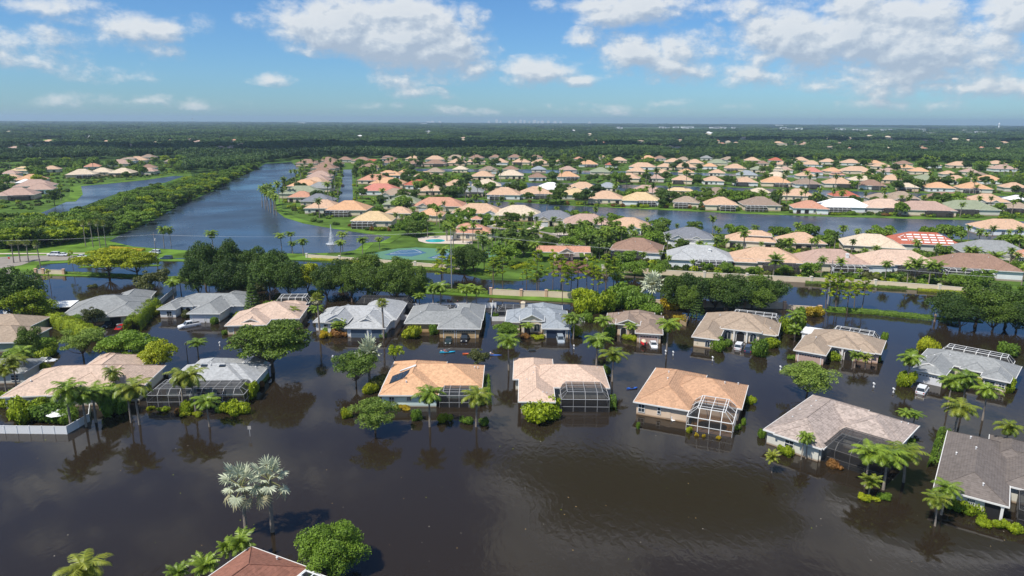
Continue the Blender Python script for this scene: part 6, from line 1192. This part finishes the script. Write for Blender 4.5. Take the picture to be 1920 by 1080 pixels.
for i, x in enumerate((840, 846, 858)): b = P(x, 571.5); person((b.x, b.y, -.1), 'person wading behind the white vinyl fence', False, (.12, .05, .05), 180)
e = kayak(1185, 729, 12, (.02, .10, .45), 'small blue boat floating beside the amber roofed house', L_=2.4, name='small_boat')
# a motor boat under cover on its trailer before the brown roofed house
b = P(1207, 648); e = empty('covered_boat', b, math.radians(-92)); m_ = MB(); m_.ell((0, 0, .75), (1.9, .85, .5), 14, 8); m_.build('hull', CARP['red'], e, smooth=True); MB().ell((-.2, 0, 1.15), (1.3, .65, .35)).build('boat_cover', plain('canvas', (.6, .52, .38), .9), e, smooth=True); MB().box(1.5, -.2, .4, 2.0, .2, 1.3).build('outboard_motor', M['dark'], e); tag(e, 'red boat under tan cover beside the white car', 'boat')
# mailboxes on white posts
for x, y in ((412, 648), (464, 668), (624, 674), (1076, 654), (1248, 664), (1262, 666), (1336, 676), (1463, 694), (1638, 726), (1675, 736)):
    b = P(x, y); e = empty('mailbox', b); MB().box(-.07, -.07, -1, .07, .07, .75).box(-.13, -.13, -1, .13, .13, .15).build('post', M['vinyl'], e); bb = MB(); bb.tube([(0, -.28, .85), (0, .28, .85)], [.17, .17], 10); bb.build('box', M['vinyl'], e); tag(e, 'white mailbox post sticking out of the flooded street', 'mailbox', 'white mailboxes along the flooded street')
# street lamps, sign, utility pole and wires
def lamp(x, yb, yt, label):
    b = P(x, yb); hh = height_at(x, yb, yt); e = empty('street_lamp', b); MB().tube([(0, 0, -1), (0, 0, hh-.6)], [.09, .06], 8).build('pole', M['dark'], e); MB().tube([(0, 0, hh-.6), (0, 0, hh-.1), (0, 0, hh)], [.12, .24, .05], 8).build('lantern', M['bronze'], e); tag(e, label, 'street lamp')
lamp(352, 676, 642, 'black street lamp behind the light grey roof'); lamp(980, 522, 510, 'small black lamp on the entry lawn')
b = P(469, 818); e = empty('street_sign', b); MB().bar((0, 0, -1), (0, 0, 2.0), .035).build('pole', M['vent'], e); MB().box(-.3, -.05, 1.35, .3, -.035, 2.0).build('sign_board', plain('sign_face', (.45, .42, .38), .6), e); tag(e, 'small pale sign on thin pole in the open flood water', 'sign')
b = P(18.5, 494); e = empty('road_sign', b); MB().bar((0, 0, 0), (0, 0, 3.4), .05).build('pole', M['vent'], e)
MB().tube([(0, -.06, 2.2), (0, -.03, 2.2)], [.42, .42], 8).build('stop_plate', plain('sign_red', (.5, .02, .02), .5), e); MB().box(-.8, -.06, 2.9, .8, -.03, 3.3).build('street_name_plate', plain('sign_green', (.01, .22, .12), .5), e); tag(e, 'red stop sign with green street name plate at the road bend', 'sign')
wires = []
def pole(x, yb, yt, label):
    b = P(x, yb); hh = height_at(x, yb, yt); e = empty('utility_pole', b); MB().tube([(0, 0, -1), (0, 0, hh)], [.2, .12], 8).build('pole', plain('grey_timber', (.30, .29, .28), .9), e); MB().box(-1.1, -.08, hh-.9, 1.1, .08, hh-.75).build('crossarm', M['bark'], e)
    MB().tube([(.4, 0, hh-3.2), (.4, 0, hh-2.3)], [.28, .28], 10).build('transformer', M['vent'], e); tag(e, label, 'utility pole'); return b+Vector((0, 0, hh-.8))
pa = pole(295, 497, 436, 'grey utility pole on the flooded road bank at left'); pb = P(-260, 505)+Vector((0, 0, 11)); pc = pole(847, 541, 430, 'grey utility pole among the thin pines'); pdn = pole(1552, 570, 488, 'grey utility pole near the right hedge bank'); pe = P(2300, 620)+Vector((0, 0, 12))
for a, c, lb in ((pb, pa, 'thin power lines crossing the left road'), (pa, pc, 'thin power lines over the oak row'), (pc, pdn, 'thin power lines over the gatehouse road'), (pdn, pe, 'thin power lines at the right')):
    w = MB()
    for off in (-.9, 0, .9):
        pts = [a.lerp(c, t/14)+Vector((off, 0, -5*(t/14)*(1-t/14))) for t in range(15)]; w.tube(pts, [.013]*15, 4)
    tag(w.build('power_lines', M['vent']), lb, 'power lines')
# the fountain in the canal
b = P(622, 458, .06); e = empty('fountain', b); spr, nt, bs = new_mat('water_spray'); bs.inputs['Base Color'].default_value = (.85, .88, .9, 1); bs.inputs['Roughness'].default_value = .4; tr_ = nt.nodes.new('ShaderNodeBsdfTransparent'); mx = nt.nodes.new('ShaderNodeMixShader'); mx.inputs[0].default_value = .75; nt.links.new(tr_.outputs[0], mx.inputs[1]); nt.links.new(bs.outputs[0], mx.inputs[2]); nt.links.new(mx.outputs[0], nt.nodes['Material Output'].inputs[0])
r = np.random.default_rng(4); hh = height_at(622, 458, 421); n = 5200; t = r.random(n)**1.1; rad = .12+1.75*(1-t)**1.5*r.random(n)**.8; th = r.random(n)*2*PI
C = np.stack([np.cos(th)*rad, np.sin(th)*rad, hh*t], 1); link(bpy.data.objects.new('spray', quads_mesh('spray', leaf_quads(C, unit(r.normal(size=(n, 3))), .085, r), spr)), e)
n = 1500; th = r.random(n)*2*PI; rad = 2.6*r.random(n)**.5; C = np.stack([np.cos(th)*rad, np.sin(th)*rad, .1+.25*r.random(n)], 1); link(bpy.data.objects.new('foam', quads_mesh('foam', leaf_quads(C, unit(r.normal(size=(n, 3))), .16, r), spr)), e); tag(e, 'white fountain jet rising from the canal', 'fountain')
# garden furniture and odds
b = P(1262, 789); e = empty('plastic_chair', b, .3); MB().box(-.3, -.3, .1, .3, .3, .16).build('seat', M['vinyl'], e); MB().box(-.3, .25, .16, .3, .31, .75).build('backrest', M['vinyl'], e); 
for a in (-.26, .26):
    for c in (-.26, .26): MB().box(a-.03, c-.03, -.4, a+.03, c+.03, .1).build('leg', M['vinyl'], e)
tag(e, 'white plastic chair beside the amber house wall', 'chair')
b = P(112, 792, 0); e = empty('patio_umbrella', b); MB().bar((0, 0, -.5), (0, 0, 2.3), .04).build('pole', M['trim'], e); m_ = MB(); n = 8; m_.add([(0, 0, 2.6)]+[(2.0*math.cos(2*PI*k/n), 2.0*math.sin(2*PI*k/n), 1.9) for k in range(n)], [(0, 1+k, 1+(k+1) % n) for k in range(n)]); m_.build('canopy', M['vinyl'], e); tag(e, 'white patio umbrella in the fern garden', 'umbrella')
def bin_(x, y, col, label):
    b = P(x, y); e = empty('wheelie_bin', b, .2); MB().add([(-.28, -.28, -.2), (.28, -.28, -.2), (.28, .28, -.2), (-.28, .28, -.2), (-.35, -.35, .75), (.35, -.35, .75), (.35, .35, .75), (-.35, .35, .75)], [(3, 2, 1, 0), (0, 1, 5, 4), (1, 2, 6, 5), (2, 3, 7, 6), (3, 0, 4, 7)]).build('bin_body', plain('bin_plastic', col, .5), e); MB().box(-.38, -.4, .75, .38, .4, .84).build('lid', plain('bin_lid', (.02, .22, .16), .5), e); tag(e, label, 'wheelie bin')
bin_(434, 592, (.02, .09, .10), 'teal lidded bin beside the arched porch house'); bin_(1770, 862, (.02, .10, .10), 'green lidded bin between hedge and charcoal roof')
b = P(826, 538.5); o = MB().box(-.9, -.7, -.2, .9, .7, 1.3).box(-1, -.8, 1.3, 1, .8, 1.42).build('utility_box', M['vinyl']); o.location = (b.x+38*0, b.y, .1); tag(o, 'white utility cabinet on the grass bank', 'cabinet')

random.seed(44); db = MB()
for _ in range(130):
    x, y = random.uniform(20, 1900), random.uniform(610, 1060); q = P(x, y, .012); a = random.random()*6.28; r0 = random.uniform(.05, .15)
    db.add([(q.x+r0*math.cos(a+t)*random.uniform(.5, 1), q.y+r0*math.sin(a+t)*random.uniform(.5, 1), .012+.01*random.random()) for t in (0, 1.4, 2.9, 4.4)], [(0, 1, 2, 3)], random.randrange(3))
structure(db.build('floating_debris', [plain('dead_leaf', (.30, .20, .08), .9), plain('pale_litter', (.34, .31, .25), .8), LM['bright']]), 'scattered leaves and litter drifting on the flood water', 'stuff')
# ------------------------------------------------------------------ trees scattered through the estates
random.seed(77)
def clear(x, y, mg):
    for c, yaw, a, b in HOUSES:
        dx, dy = x-c.x, y-c.y
        if abs(dx) > 30 or abs(dy) > 30: continue
        u = dx*math.cos(yaw)+dy*math.sin(yaw); v = -dx*math.sin(yaw)+dy*math.cos(yaw)
        if abs(u) < a+mg and abs(v) < b+mg: return False
    return True
def scatter(poly, n, kinds, hr, mind, where, group, mg=1.5, z=.1, wr=(.8, 1.2), tries=60):
    qs = [P(x, y) for x, y in poly]; x0, x1 = min(q.x for q in qs), max(q.x for q in qs); y0, y1 = min(q.y for q in qs), max(q.y for q in qs); pts = []; k = 0
    while len(pts) < n and k < n*tries:
        k += 1; x, y = random.uniform(x0, x1), random.uniform(y0, y1); px_, py_, _ = proj((x, y, 0))
        if not in_poly(px_, py_, poly) or any(in_poly(px_, py_, w) for w in WATERS) or (in_poly(px_, py_, STREET)) or in_poly(px_, py_-9, POND) and py_ < 420 or any(in_poly(px_, py_-dy_, w) for w in (LAKE2, LAKE3) for dy_ in (4, 8, 12)): continue
        if any((x-a)**2+(y-b_)**2 < mind**2 for a, b_ in pts) or not clear(x, y, mg) or not clear(x, y+5, 0) or (random.random() < .5 and not clear(x, y+9, 0)): continue
        pts.append((x, y)); key = random.choice(kinds); hh = random.uniform(*hr)*(1.15 if 'palm' in key else 1); R0, H0 = PROTO[key][2]; s = hh/H0
        plant(key, (x, y, z), hh, 2*R0*s*random.uniform(*wr), where, group)
    return pts
FT = ['fartree0', 'fartree1', 'fartree2']; FB = ['farbright0', 'farbright1', 'farbright2']; FP = ['farpalm0', 'farpalm1', 'farpalm2']
SPIT = [(0, 468), (0, 440), (60, 428), (110, 420), (165, 404), (215, 387), (262, 370), (315, 356), (352, 343), (440, 326), (500, 309), (520, 306), (480, 318), (438, 338), (400, 360), (330, 389), (290, 414), (225, 440), (150, 446), (120, 455), (60, 462)]
scatter(SPIT, 230, ['farbright0', 'farbright1', 'fartree0', 'farbright2', 'fartree2', 'farbright0'], (5, 8.5), 5.2, 'on the strip between pond and canal', 'trees on the strip between pond and canal', wr=(.9, 1.3))
scatter([(0, 470), (0, 430), (90, 425), (170, 440), (150, 458), (60, 466)], 34, FB+['fartree0'], (7, 11), 6, 'left behind the road', 'trees left behind the road', wr=(.9, 1.3))
scatter([(-40, 395), (-40, 312), (350, 303), (352, 330), (200, 340), (130, 380), (60, 398)], 64, FT+FB+['farpalm0'], (8, 12), 11, 'in the gardens beyond the pond', 'trees in the gardens beyond the pond', wr=(.8, 1.2))
scatter([(545, 310), (640, 302), (640, 390), (622, 420), (560, 405), (528, 380)], 44, FP+FP+['fartree1'], (7, 11), 8, 'among the canal side roofs', 'trees among the canal side roofs', mg=.5)
scatter([(662, 312), (780, 305), (780, 400), (760, 440), (664, 385)], 66, FP+FT+['farbright0'], (7, 11), 8, 'right of the flooded street', 'trees right of the flooded street', mg=.5)
scatter([(780, 300), (1160, 298), (1160, 340), (780, 340)], 56, FT+FP, (8, 13), 12, 'around the farthest ponds', 'trees around the farthest ponds', mg=.5)
scatter([(780, 340), (1160, 340), (1160, 388), (900, 378), (780, 390)], 60, FT+FP+['farbright1'], (7, 12), 10, 'among the narrow ponds', 'trees among the narrow ponds', mg=.5)
scatter([(740, 392), (900, 392), (1110, 412), (1240, 432), (1260, 500), (1120, 490), (1000, 496), (900, 500), (880, 462), (740, 440)], 105, FP+['queen0', 'queen1', 'fartree0', 'farbright0', 'farbright1'], (5, 9), 6, 'around the clubhouse road', 'trees around the clubhouse road', mg=.5)
scatter([(1160, 298), (1500, 300), (1940, 312), (1940, 340), (1500, 330), (1160, 328)], 90, FT+FP+['farbright1'], (8, 13), 11, 'in the farthest gardens on the right', 'trees in the farthest gardens on the right', mg=.5)
scatter([(1160, 328), (1500, 332), (1940, 345), (1940, 372), (1540, 358), (1160, 348)], 72, FT+FP+['farbright1'], (7, 12), 10, 'before the narrow second lake', 'trees before the narrow second lake', mg=.5)
scatter([(1150, 357), (1540, 368), (1940, 384), (1940, 412), (1540, 403), (1140, 386)], 66, FT+FP+['farbright0'], (6.5, 11), 8, 'on the far shore of the long lake', 'trees on the far shore of the long lake', mg=.5)
scatter([(1120, 424), (1240, 434), (1480, 448), (1920, 456), (1920, 490), (1500, 486), (1250, 484), (1120, 450)], 66, FP+['queen0', 'queen1', 'fartree0', 'farbright0', 'farbright1'], (5, 9), 6.5, 'on the near shore of the long lake', 'trees on the near shore of the long lake', mg=.5)
scatter([(1130, 486), (1500, 488), (1920, 496), (1920, 545), (1700, 536), (1500, 524), (1250, 514), (1150, 506)], 60, FP+['queen0', 'queen1', 'midtree0', 'farbright1', 'midtree1', 'shortpalm0'], (4, 7.5), 7, 'along the garden wall on the right', 'trees along the garden wall on the right', mg=.6)
scatter([(1030, 440), (1240, 450), (1240, 486), (1110, 488)], 16, FP+['queen0', 'farbright0'], (6, 10), 7, 'right of the gatehouse', 'trees right of the gatehouse', mg=.5)


# low planting between the estate houses and on the strip: nobody could count it
def mass(name, pts, objs_mesh, label):
    me = bpy.data.meshes.new(name+'_points'); me.vertices.add(len(pts)); me.vertices.foreach_set('co', pts[:, :3].astype(np.float32).ravel())
    for nm, arr in (('sxy', pts[:, 3]), ('sz', pts[:, 4]), ('rot', pts[:, 5])):
        at_ = me.attributes.new(nm, 'FLOAT', 'POINT'); at_.data.foreach_set('value', arr.astype(np.float32))
    ob = link(bpy.data.objects.new(name, me)); structure(ob, label, 'stuff')
    ng = bpy.data.node_groups.new(name+'_nodes', 'GeometryNodeTree'); ng.interface.new_socket('Geometry', in_out='INPUT', socket_type='NodeSocketGeometry'); ng.interface.new_socket('Geometry', in_out='OUTPUT', socket_type='NodeSocketGeometry')
    N = ng.nodes; L = ng.links; gi = N.new('NodeGroupInput'); go = N.new('NodeGroupOutput'); ip = N.new('GeometryNodeInstanceOnPoints'); ci = N.new('GeometryNodeCollectionInfo')
    fc = bpy.data.collections.new(name+'_kinds')
    for cm in objs_mesh: fc.objects.link(bpy.data.objects.new(name+'_kind', cm))
    ci.inputs['Collection'].default_value = fc; ci.inputs['Separate Children'].default_value = True; ci.inputs['Reset Children'].default_value = True
    def attr(nm):
        n = N.new('GeometryNodeInputNamedAttribute'); n.data_type = 'FLOAT'; n.inputs['Name'].default_value = nm; return n.outputs['Attribute']
    cs = N.new('ShaderNodeCombineXYZ'); L.new(attr('sxy'), cs.inputs[0]); L.new(attr('sxy'), cs.inputs[1]); L.new(attr('sz'), cs.inputs[2]); cr = N.new('ShaderNodeCombineXYZ'); L.new(attr('rot'), cr.inputs[2])
    ip.inputs['Pick Instance'].default_value = True
    L.new(gi.outputs[0], ip.inputs['Points']); L.new(ci.outputs[0], ip.inputs['Instance']); L.new(cs.outputs[0], ip.inputs['Scale']); L.new(cr.outputs[0], ip.inputs['Rotation']); L.new(ip.outputs[0], go.inputs[0])
    ob.modifiers.new('canopy', 'NODES').node_group = ng; return ob
def under(polys, n, smin, smax):
    out = []; k = 0
    bb = [(min(q.x for q in qs), max(q.x for q in qs), min(q.y for q in qs), max(q.y for q in qs)) for qs in [[P(x, y) for x, y in pl] for pl in polys]]
    while len(out) < n and k < n*30:
        k += 1; i = random.randrange(len(polys)); x, y = random.uniform(bb[i][0], bb[i][1]), random.uniform(bb[i][2], bb[i][3]); a, b_, _ = proj((x, y, 0))
        if not in_poly(a, b_, polys[i]) or any(in_poly(a, b_+1.2, w) or in_poly(a, b_, w) for w in WATERS) or in_poly(a, b_, STREET) or any(in_poly(a, b_-2.5, w) for w in (LAKE2, LAKE3)) or not clear(x, y, -.3): continue
        if math.sin(x*.11+y*.07)+math.sin(x*.05-y*.13+1) < -1.1+random.random()*.6: continue
        s = random.uniform(smin, smax); out.append((x, y, .05, s, s*random.uniform(.8, 1.5), random.uniform(0, 6.28)))
    return np.array(out)
FARB_M = [bush_mesh('undergrowth_%s' % c, 400+i, LM[c], n=700, leaf=.2, nl=9) for i, c in enumerate(('mid', 'dark', 'bright', 'dark', 'mid', 'olive'))]
E1 = [(560, 303), (640, 300), (642, 390), (620, 412), (560, 400), (530, 380), (530, 340)]; E2 = [(662, 300), (1100, 299), (1500, 301), (2000, 314), (2050, 372), (1540, 358), (1160, 346), (880, 372), (900, 400), (1110, 416), (1240, 434), (1260, 470), (1110, 440), (960, 418), (780, 440), (700, 420), (664, 385)]; E3 = [(1150, 357), (1540, 368), (2000, 386), (2000, 410), (1540, 402), (1140, 385)]; E4 = [(1120, 428), (1240, 438), (1480, 450), (1950, 458), (1990, 548), (1700, 535), (1500, 524), (1250, 514), (1110, 490), (1100, 450)]; E5 = [(-60, 395), (-60, 310), (350, 302), (350, 328), (200, 338), (125, 372), (56, 395)]
mass('garden_undergrowth', under([E1, E2, E2, E3, E4, E5], 8200, .8, 2.1), FARB_M, 'low shrubs and ground planting between the estate houses')
mass('bank_undergrowth', under([SPIT], 1700, 1.2, 2.8), FARB_M, 'scrub covering the strip between pond and canal')
# ------------------------------------------------------------------ the forest to the horizon, as one mass
FB_X = [-600, 0, 200, 338, 352, 440, 495, 545, 640, 760, 960, 1200, 1500, 1600, 1920, 2600]; FB_Y = [306, 304, 298, 297, 326, 322, 306, 300, 296, 296, 297, 296.5, 298, 301, 307, 325]
OPEN = [[(1150, 238), (1400, 239), (1400, 245), (1150, 244)], [(1560, 238), (1680, 239), (1770, 242), (1680, 248), (1560, 247)], [(1440, 240), (1500, 240), (1500, 244), (1440, 244)], [(66, 262), (122, 260), (122, 268), (62, 270)], [(1575, 282), (1635, 280), (1635, 288), (1600, 289)], [(870, 256), (905, 255), (905, 262), (872, 261)], [(800, 257), (816, 255), (818, 265), (805, 265)], [(1480, 243), (1540, 243), (1545, 246), (1480, 246)], [(1340, 262), (1390, 262), (1390, 276), (1340, 276)], [(1720, 276), (1745, 276), (1745, 287), (1720, 287)]]
FARB = [(1345, 268, 10), (1365, 270, 10), (1380, 272, 8), (1355, 274, 12), (1460, 273, 20), (1490, 272, 16), (1725, 280, 12), (1735, 284, 12), (1105, 277-3, 10), (868, 263, 14), (945, 272, 12), (1160, 277, 10), (1236, 276, 8), (1570, 275, 12), (1848, 272, 10), (1835, 285, 14), (1878, 283, 10), (1590, 283, 10), (88, 270, 20), (200, 270, 12), (320, 268, 10), (412, 262, 8), (25, 284, 20), (57, 278, 16), (333, 290, 16), (345, 293, 12), (372, 270, 14), (600, 267, 8), (532, 268, 8), (690, 267, 8), (804, 250, 14), (1035, 246, 8), (1075, 247, 10)]
_r = random.Random(3)
for _ in range(34):
    x_ = _r.uniform(1080, 1900); FARB.append((x_, np.interp(x_, [1080, 1900], [250, 258])+_r.uniform(-2, 30), _r.uniform(9, 16)))
for _ in range(10): FARB.append((_r.uniform(0, 700), _r.uniform(248, 290), _r.uniform(9, 14)))
def forest_points():
    r = np.random.default_rng(5); out = []
    for d0, d1, sp in ((600, 1500, 8.5), (1500, 2600, 14), (2600, 4500, 26), (4500, 8000, 52), (8000, 14500, 105)):
        n = int(0.5*1.75*(d1**2-d0**2)/(sp*sp)); rr = np.sqrt(r.random(n)*(d1**2-d0**2)+d0**2); th = (r.random(n)-.5)*1.75
        X = rr*np.sin(th); Y = rr*np.cos(th)
        w = Y*_fw.y+(-CAM_H)*_fw.z; px_ = 960+FPX*(X*_rt.x+Y*_rt.y-CAM_H*_rt.z)/w; py_ = 540-FPX*(X*_up.x+Y*_up.y-CAM_H*_up.z)/w
        ok = py_ < np.interp(px_, FB_X, FB_Y); X, Y, px_, py_ = X[ok], Y[ok], px_[ok], py_[ok]
        keep = np.ones(len(X), bool)
        for pl in OPEN:
            bx = [q[0] for q in pl]; by = [q[1] for q in pl]; c = np.where((px_ > min(bx)) & (px_ < max(bx)) & (py_ > min(by)) & (py_ < max(by)))[0]
            for i in c:
                if in_poly(px_[i], py_[i], pl): keep[i] = False
        for hx, hy, hw_ in [(float(q.split()[0]), float(q.split()[1]), float(q.split()[2])) for q in FAR.replace('\n', ';').split(';')]+FARB:
            keep &= ~((np.abs(px_-hx) < hw_*.55) & (py_ < hy+(6 if hy < 296 else 4)) & (py_ > hy-2.5))
        X, Y = X[keep], Y[keep]; s = sp/8.5
        # stands of taller and lower trees
        hv = 1+0.25*np.sin(X/90+Y/140)*np.cos(X/61-Y/97)
        out.append(np.stack([X, Y, np.full(len(X), 0.0), (0.75+.5*r.random(len(X)))*s, np.minimum(1.0, 1.0)*(0.8+.45*r.random(len(X)))*hv*(1+.05*(s-1)), r.random(len(X))*6.28], 1))
    return np.concatenate(out)
pts = forest_points()
mass('forest', pts, [tree_meshes('forest_tree_%d' % i, 300+i, LM['forest'], R=5.6, Hc=7.5, trunk_h=2.6, n=800, nl=16, leaf=.74, lobe=.42, tr=.2, limbs=2)[0] for i in range(5)], 'dark green woodland running to the horizon')
# houses peeping out of the forest, and the pale towns and towers at the horizon
random.seed(9)
for (x, y, w) in FARB:
    b = P(x, y); dep = proj(b)[2]; W = max(10, min(w*dep/FPX, 60)); c = random.choice(['peach', 'rose', 'cream', 'salmon', 'tan'] if y > 262 else ['white', 'cream'])
    h = House('house', '%s roofed house showing above the forest' % WORD[c], c, 'cream', random.uniform(-20, 20), ze=6.0 if y < 285 else 4, group='houses showing above the forest'); h.o = Vector((b.x, b.y, 0)); h.rect(-W/2, 0, W/2, min(W*.7, 22)); h.finish()
def block(x, y, w_px, hh, label, d=None, name='distant_building', grp=None, mat='white'):
    b = P(x, y); dep = proj(b)[2]; W = w_px*dep/FPX; D = min(W*.6, 60); e = empty(name, b); m_ = MB(); m_.box(-W/2, 0, 0, W/2, D, hh); m_.build('wall', WM[mat], e); g = MB(); nf = 1; nc = 1
    for i in range(nf):
        for k in range(nc): u = -W/2+W*(k+.5)/nc; g.box(u-W/nc*.3, -.12, hh*(i+.35)/nf, u+W/nc*.3, -.05, hh*(i+.75)/nf)
    g.build('window_band', M['glass'], e); MB().box(-W/2-.5, -.5, hh, W/2+.5, D+.5, hh+.8).build('roof', M['trim'], e); tag(e, label, 'building', grp)
for x, w_, hh in ((808, 10, 34), (816, 8, 46), (829, 7, 40), (917, 6, 50), (931, 6, 80), (938, 5, 52), (954, 6, 55), (965, 5, 50), (974, 6, 72), (981, 5, 60), (990, 4, 50), (999, 8, 70), (1006, 5, 50), (1013, 8, 52), (1024, 6, 56), (1036, 8, 50), (1046, 6, 52), (1098, 6, 46)):
    b = Vector(((x-960)/FPX*13200, 13000, 0)); e = empty('distant_tower', b); W = w_*10.2*.8; m_ = MB(); m_.box(-W/2, 0, 0, W/2, 50, hh); m_.build('wall', WM['white'], e); MB().box(-W*.3, 5, hh, W*.3, 40, hh+6).build('roof', M['trim'], e); tag(e, 'tiny pale tower on the horizon skyline', 'tower', 'towers of the horizon skyline')
random.seed(12)
for i in range(58):
    x = random.choice((random.uniform(1145, 1300), random.uniform(1335, 1400), random.uniform(1450, 1500), random.uniform(1560, 1680), random.uniform(1565, 1670), random.uniform(1700, 1760), random.uniform(1780, 1860))); y = np.interp(x, [1145, 1400, 1560, 1900], [240, 242, 244, 250])+random.uniform(-1.5, 4)
    block(x, y, random.uniform(4, 11) if random.random() < .8 else 22, random.uniform(9, 15), 'small pale building in the distant town on the right', grp='pale buildings of the distant town')
for x, y, w_, hh in ((794, 234.5, 12, 22), (565, 234, 14, 26), (525, 236.5, 10, 12), (600, 236, 12, 12), (634, 235.5, 8, 12), (1462, 238.5, 12, 24), (1474, 238.5, 8, 18), (1730, 254, 48, 11), (806, 250, 16, 9), (1100, 245, 10, 9)): block(x, y, w_, hh, 'lone pale building above the distant woodland', grp='lone pale buildings in the woodland')
b = Vector(((1821-960)/FPX*7000, 6800, 0)); e = empty('water_tower', b); MB().tube([(0, 0, 0), (0, 0, 38)], [9, 5], 10).build('shaft', WM['white'], e); MB().tube([(0, 0, 38), (0, 0, 50), (0, 0, 60)], [7, 8, 1], 10).build('tank', WM['white'], e); tag(e, 'pale pointed tower above the horizon on the right', 'tower')
for x, d, hh in ((385, 9000, 75), (1242, 9000, 95), (1331, 9500, 110), (1095, 9500, 95), (1510, 9500, 120)):
    b = Vector(((x-960)/FPX*d, d*.985, 0)); e = empty('radio_mast', b); MB().tube([(0, 0, 0), (0, 0, hh)], [1.6, .8], 4).build('mast', M['frame_grey'], e)
    if x == 385: MB().tube([(0, 0, hh-18), (0, 0, hh-4)], [6, 6], 8).build('antenna_drum', M['frame_grey'], e)
    tag(e, 'thin radio mast standing on the horizon', 'mast', 'radio masts on the horizon')

# ------------------------------------------------------------------ air
HAZE_D = 0.00008
o = MB().box(-16500, -600, -3, 16500, 16500, 125).build('haze', None); o.data.materials.clear()
hm = bpy.data.materials.new('haze_air'); hm.use_nodes = True; nt = hm.node_tree; nt.nodes.clear(); ou = nt.nodes.new('ShaderNodeOutputMaterial'); pv = nt.nodes.new('ShaderNodeVolumePrincipled'); pv.inputs['Color'].default_value = (.60, .80, 1.0, 1); pv.inputs['Density'].default_value = HAZE_D; pv.inputs['Anisotropy'].default_value = .2
nt.links.new(pv.outputs[0], ou.inputs['Volume']); o.data.materials.append(hm); structure(o, None, 'stuff')

# unseen clouds added overhead, out of frame, to shade bands of the woodland
cm_ = plain('shadow_cloud_white', (.9, .9, .92), 1.0)
for gx, gy, rx, ry, n, sd_ in ((-330, 1420, 620, 210, 16, 1), (1150, 2050, 700, 240, 14, 2)):
    r = random.Random(sd_); alt = 950; m_ = MB(); off = sd*(alt/sd.z)
    for k in range(n):
        a = r.uniform(0, 2*PI); q = r.random()**.6; R = r.uniform(.28, .45)
        m_.ell((rx*q*math.cos(a), ry*q*math.sin(a), 0), (rx*R, ry*R*1.2, 60), 18, 9)
    o = m_.build('shadow_cloud', cm_, smooth=True); o.location = (gx+off.x, gy+off.y, alt); structure(o, None)

# ------------------------------------------------------------------ tell repeats apart by their order from the left
by = {}
for o in TAGGED:
    if o.get('label'): by.setdefault(o['label'], []).append(o)
for lb, os_ in by.items():
    if len(os_) < 2: continue
    os_.sort(key=lambda q: proj(q.location)[0]); words = lb.split()
    for i, q in enumerate(os_): q['label'] = lb+', '+ordw(i+1)+' from left'
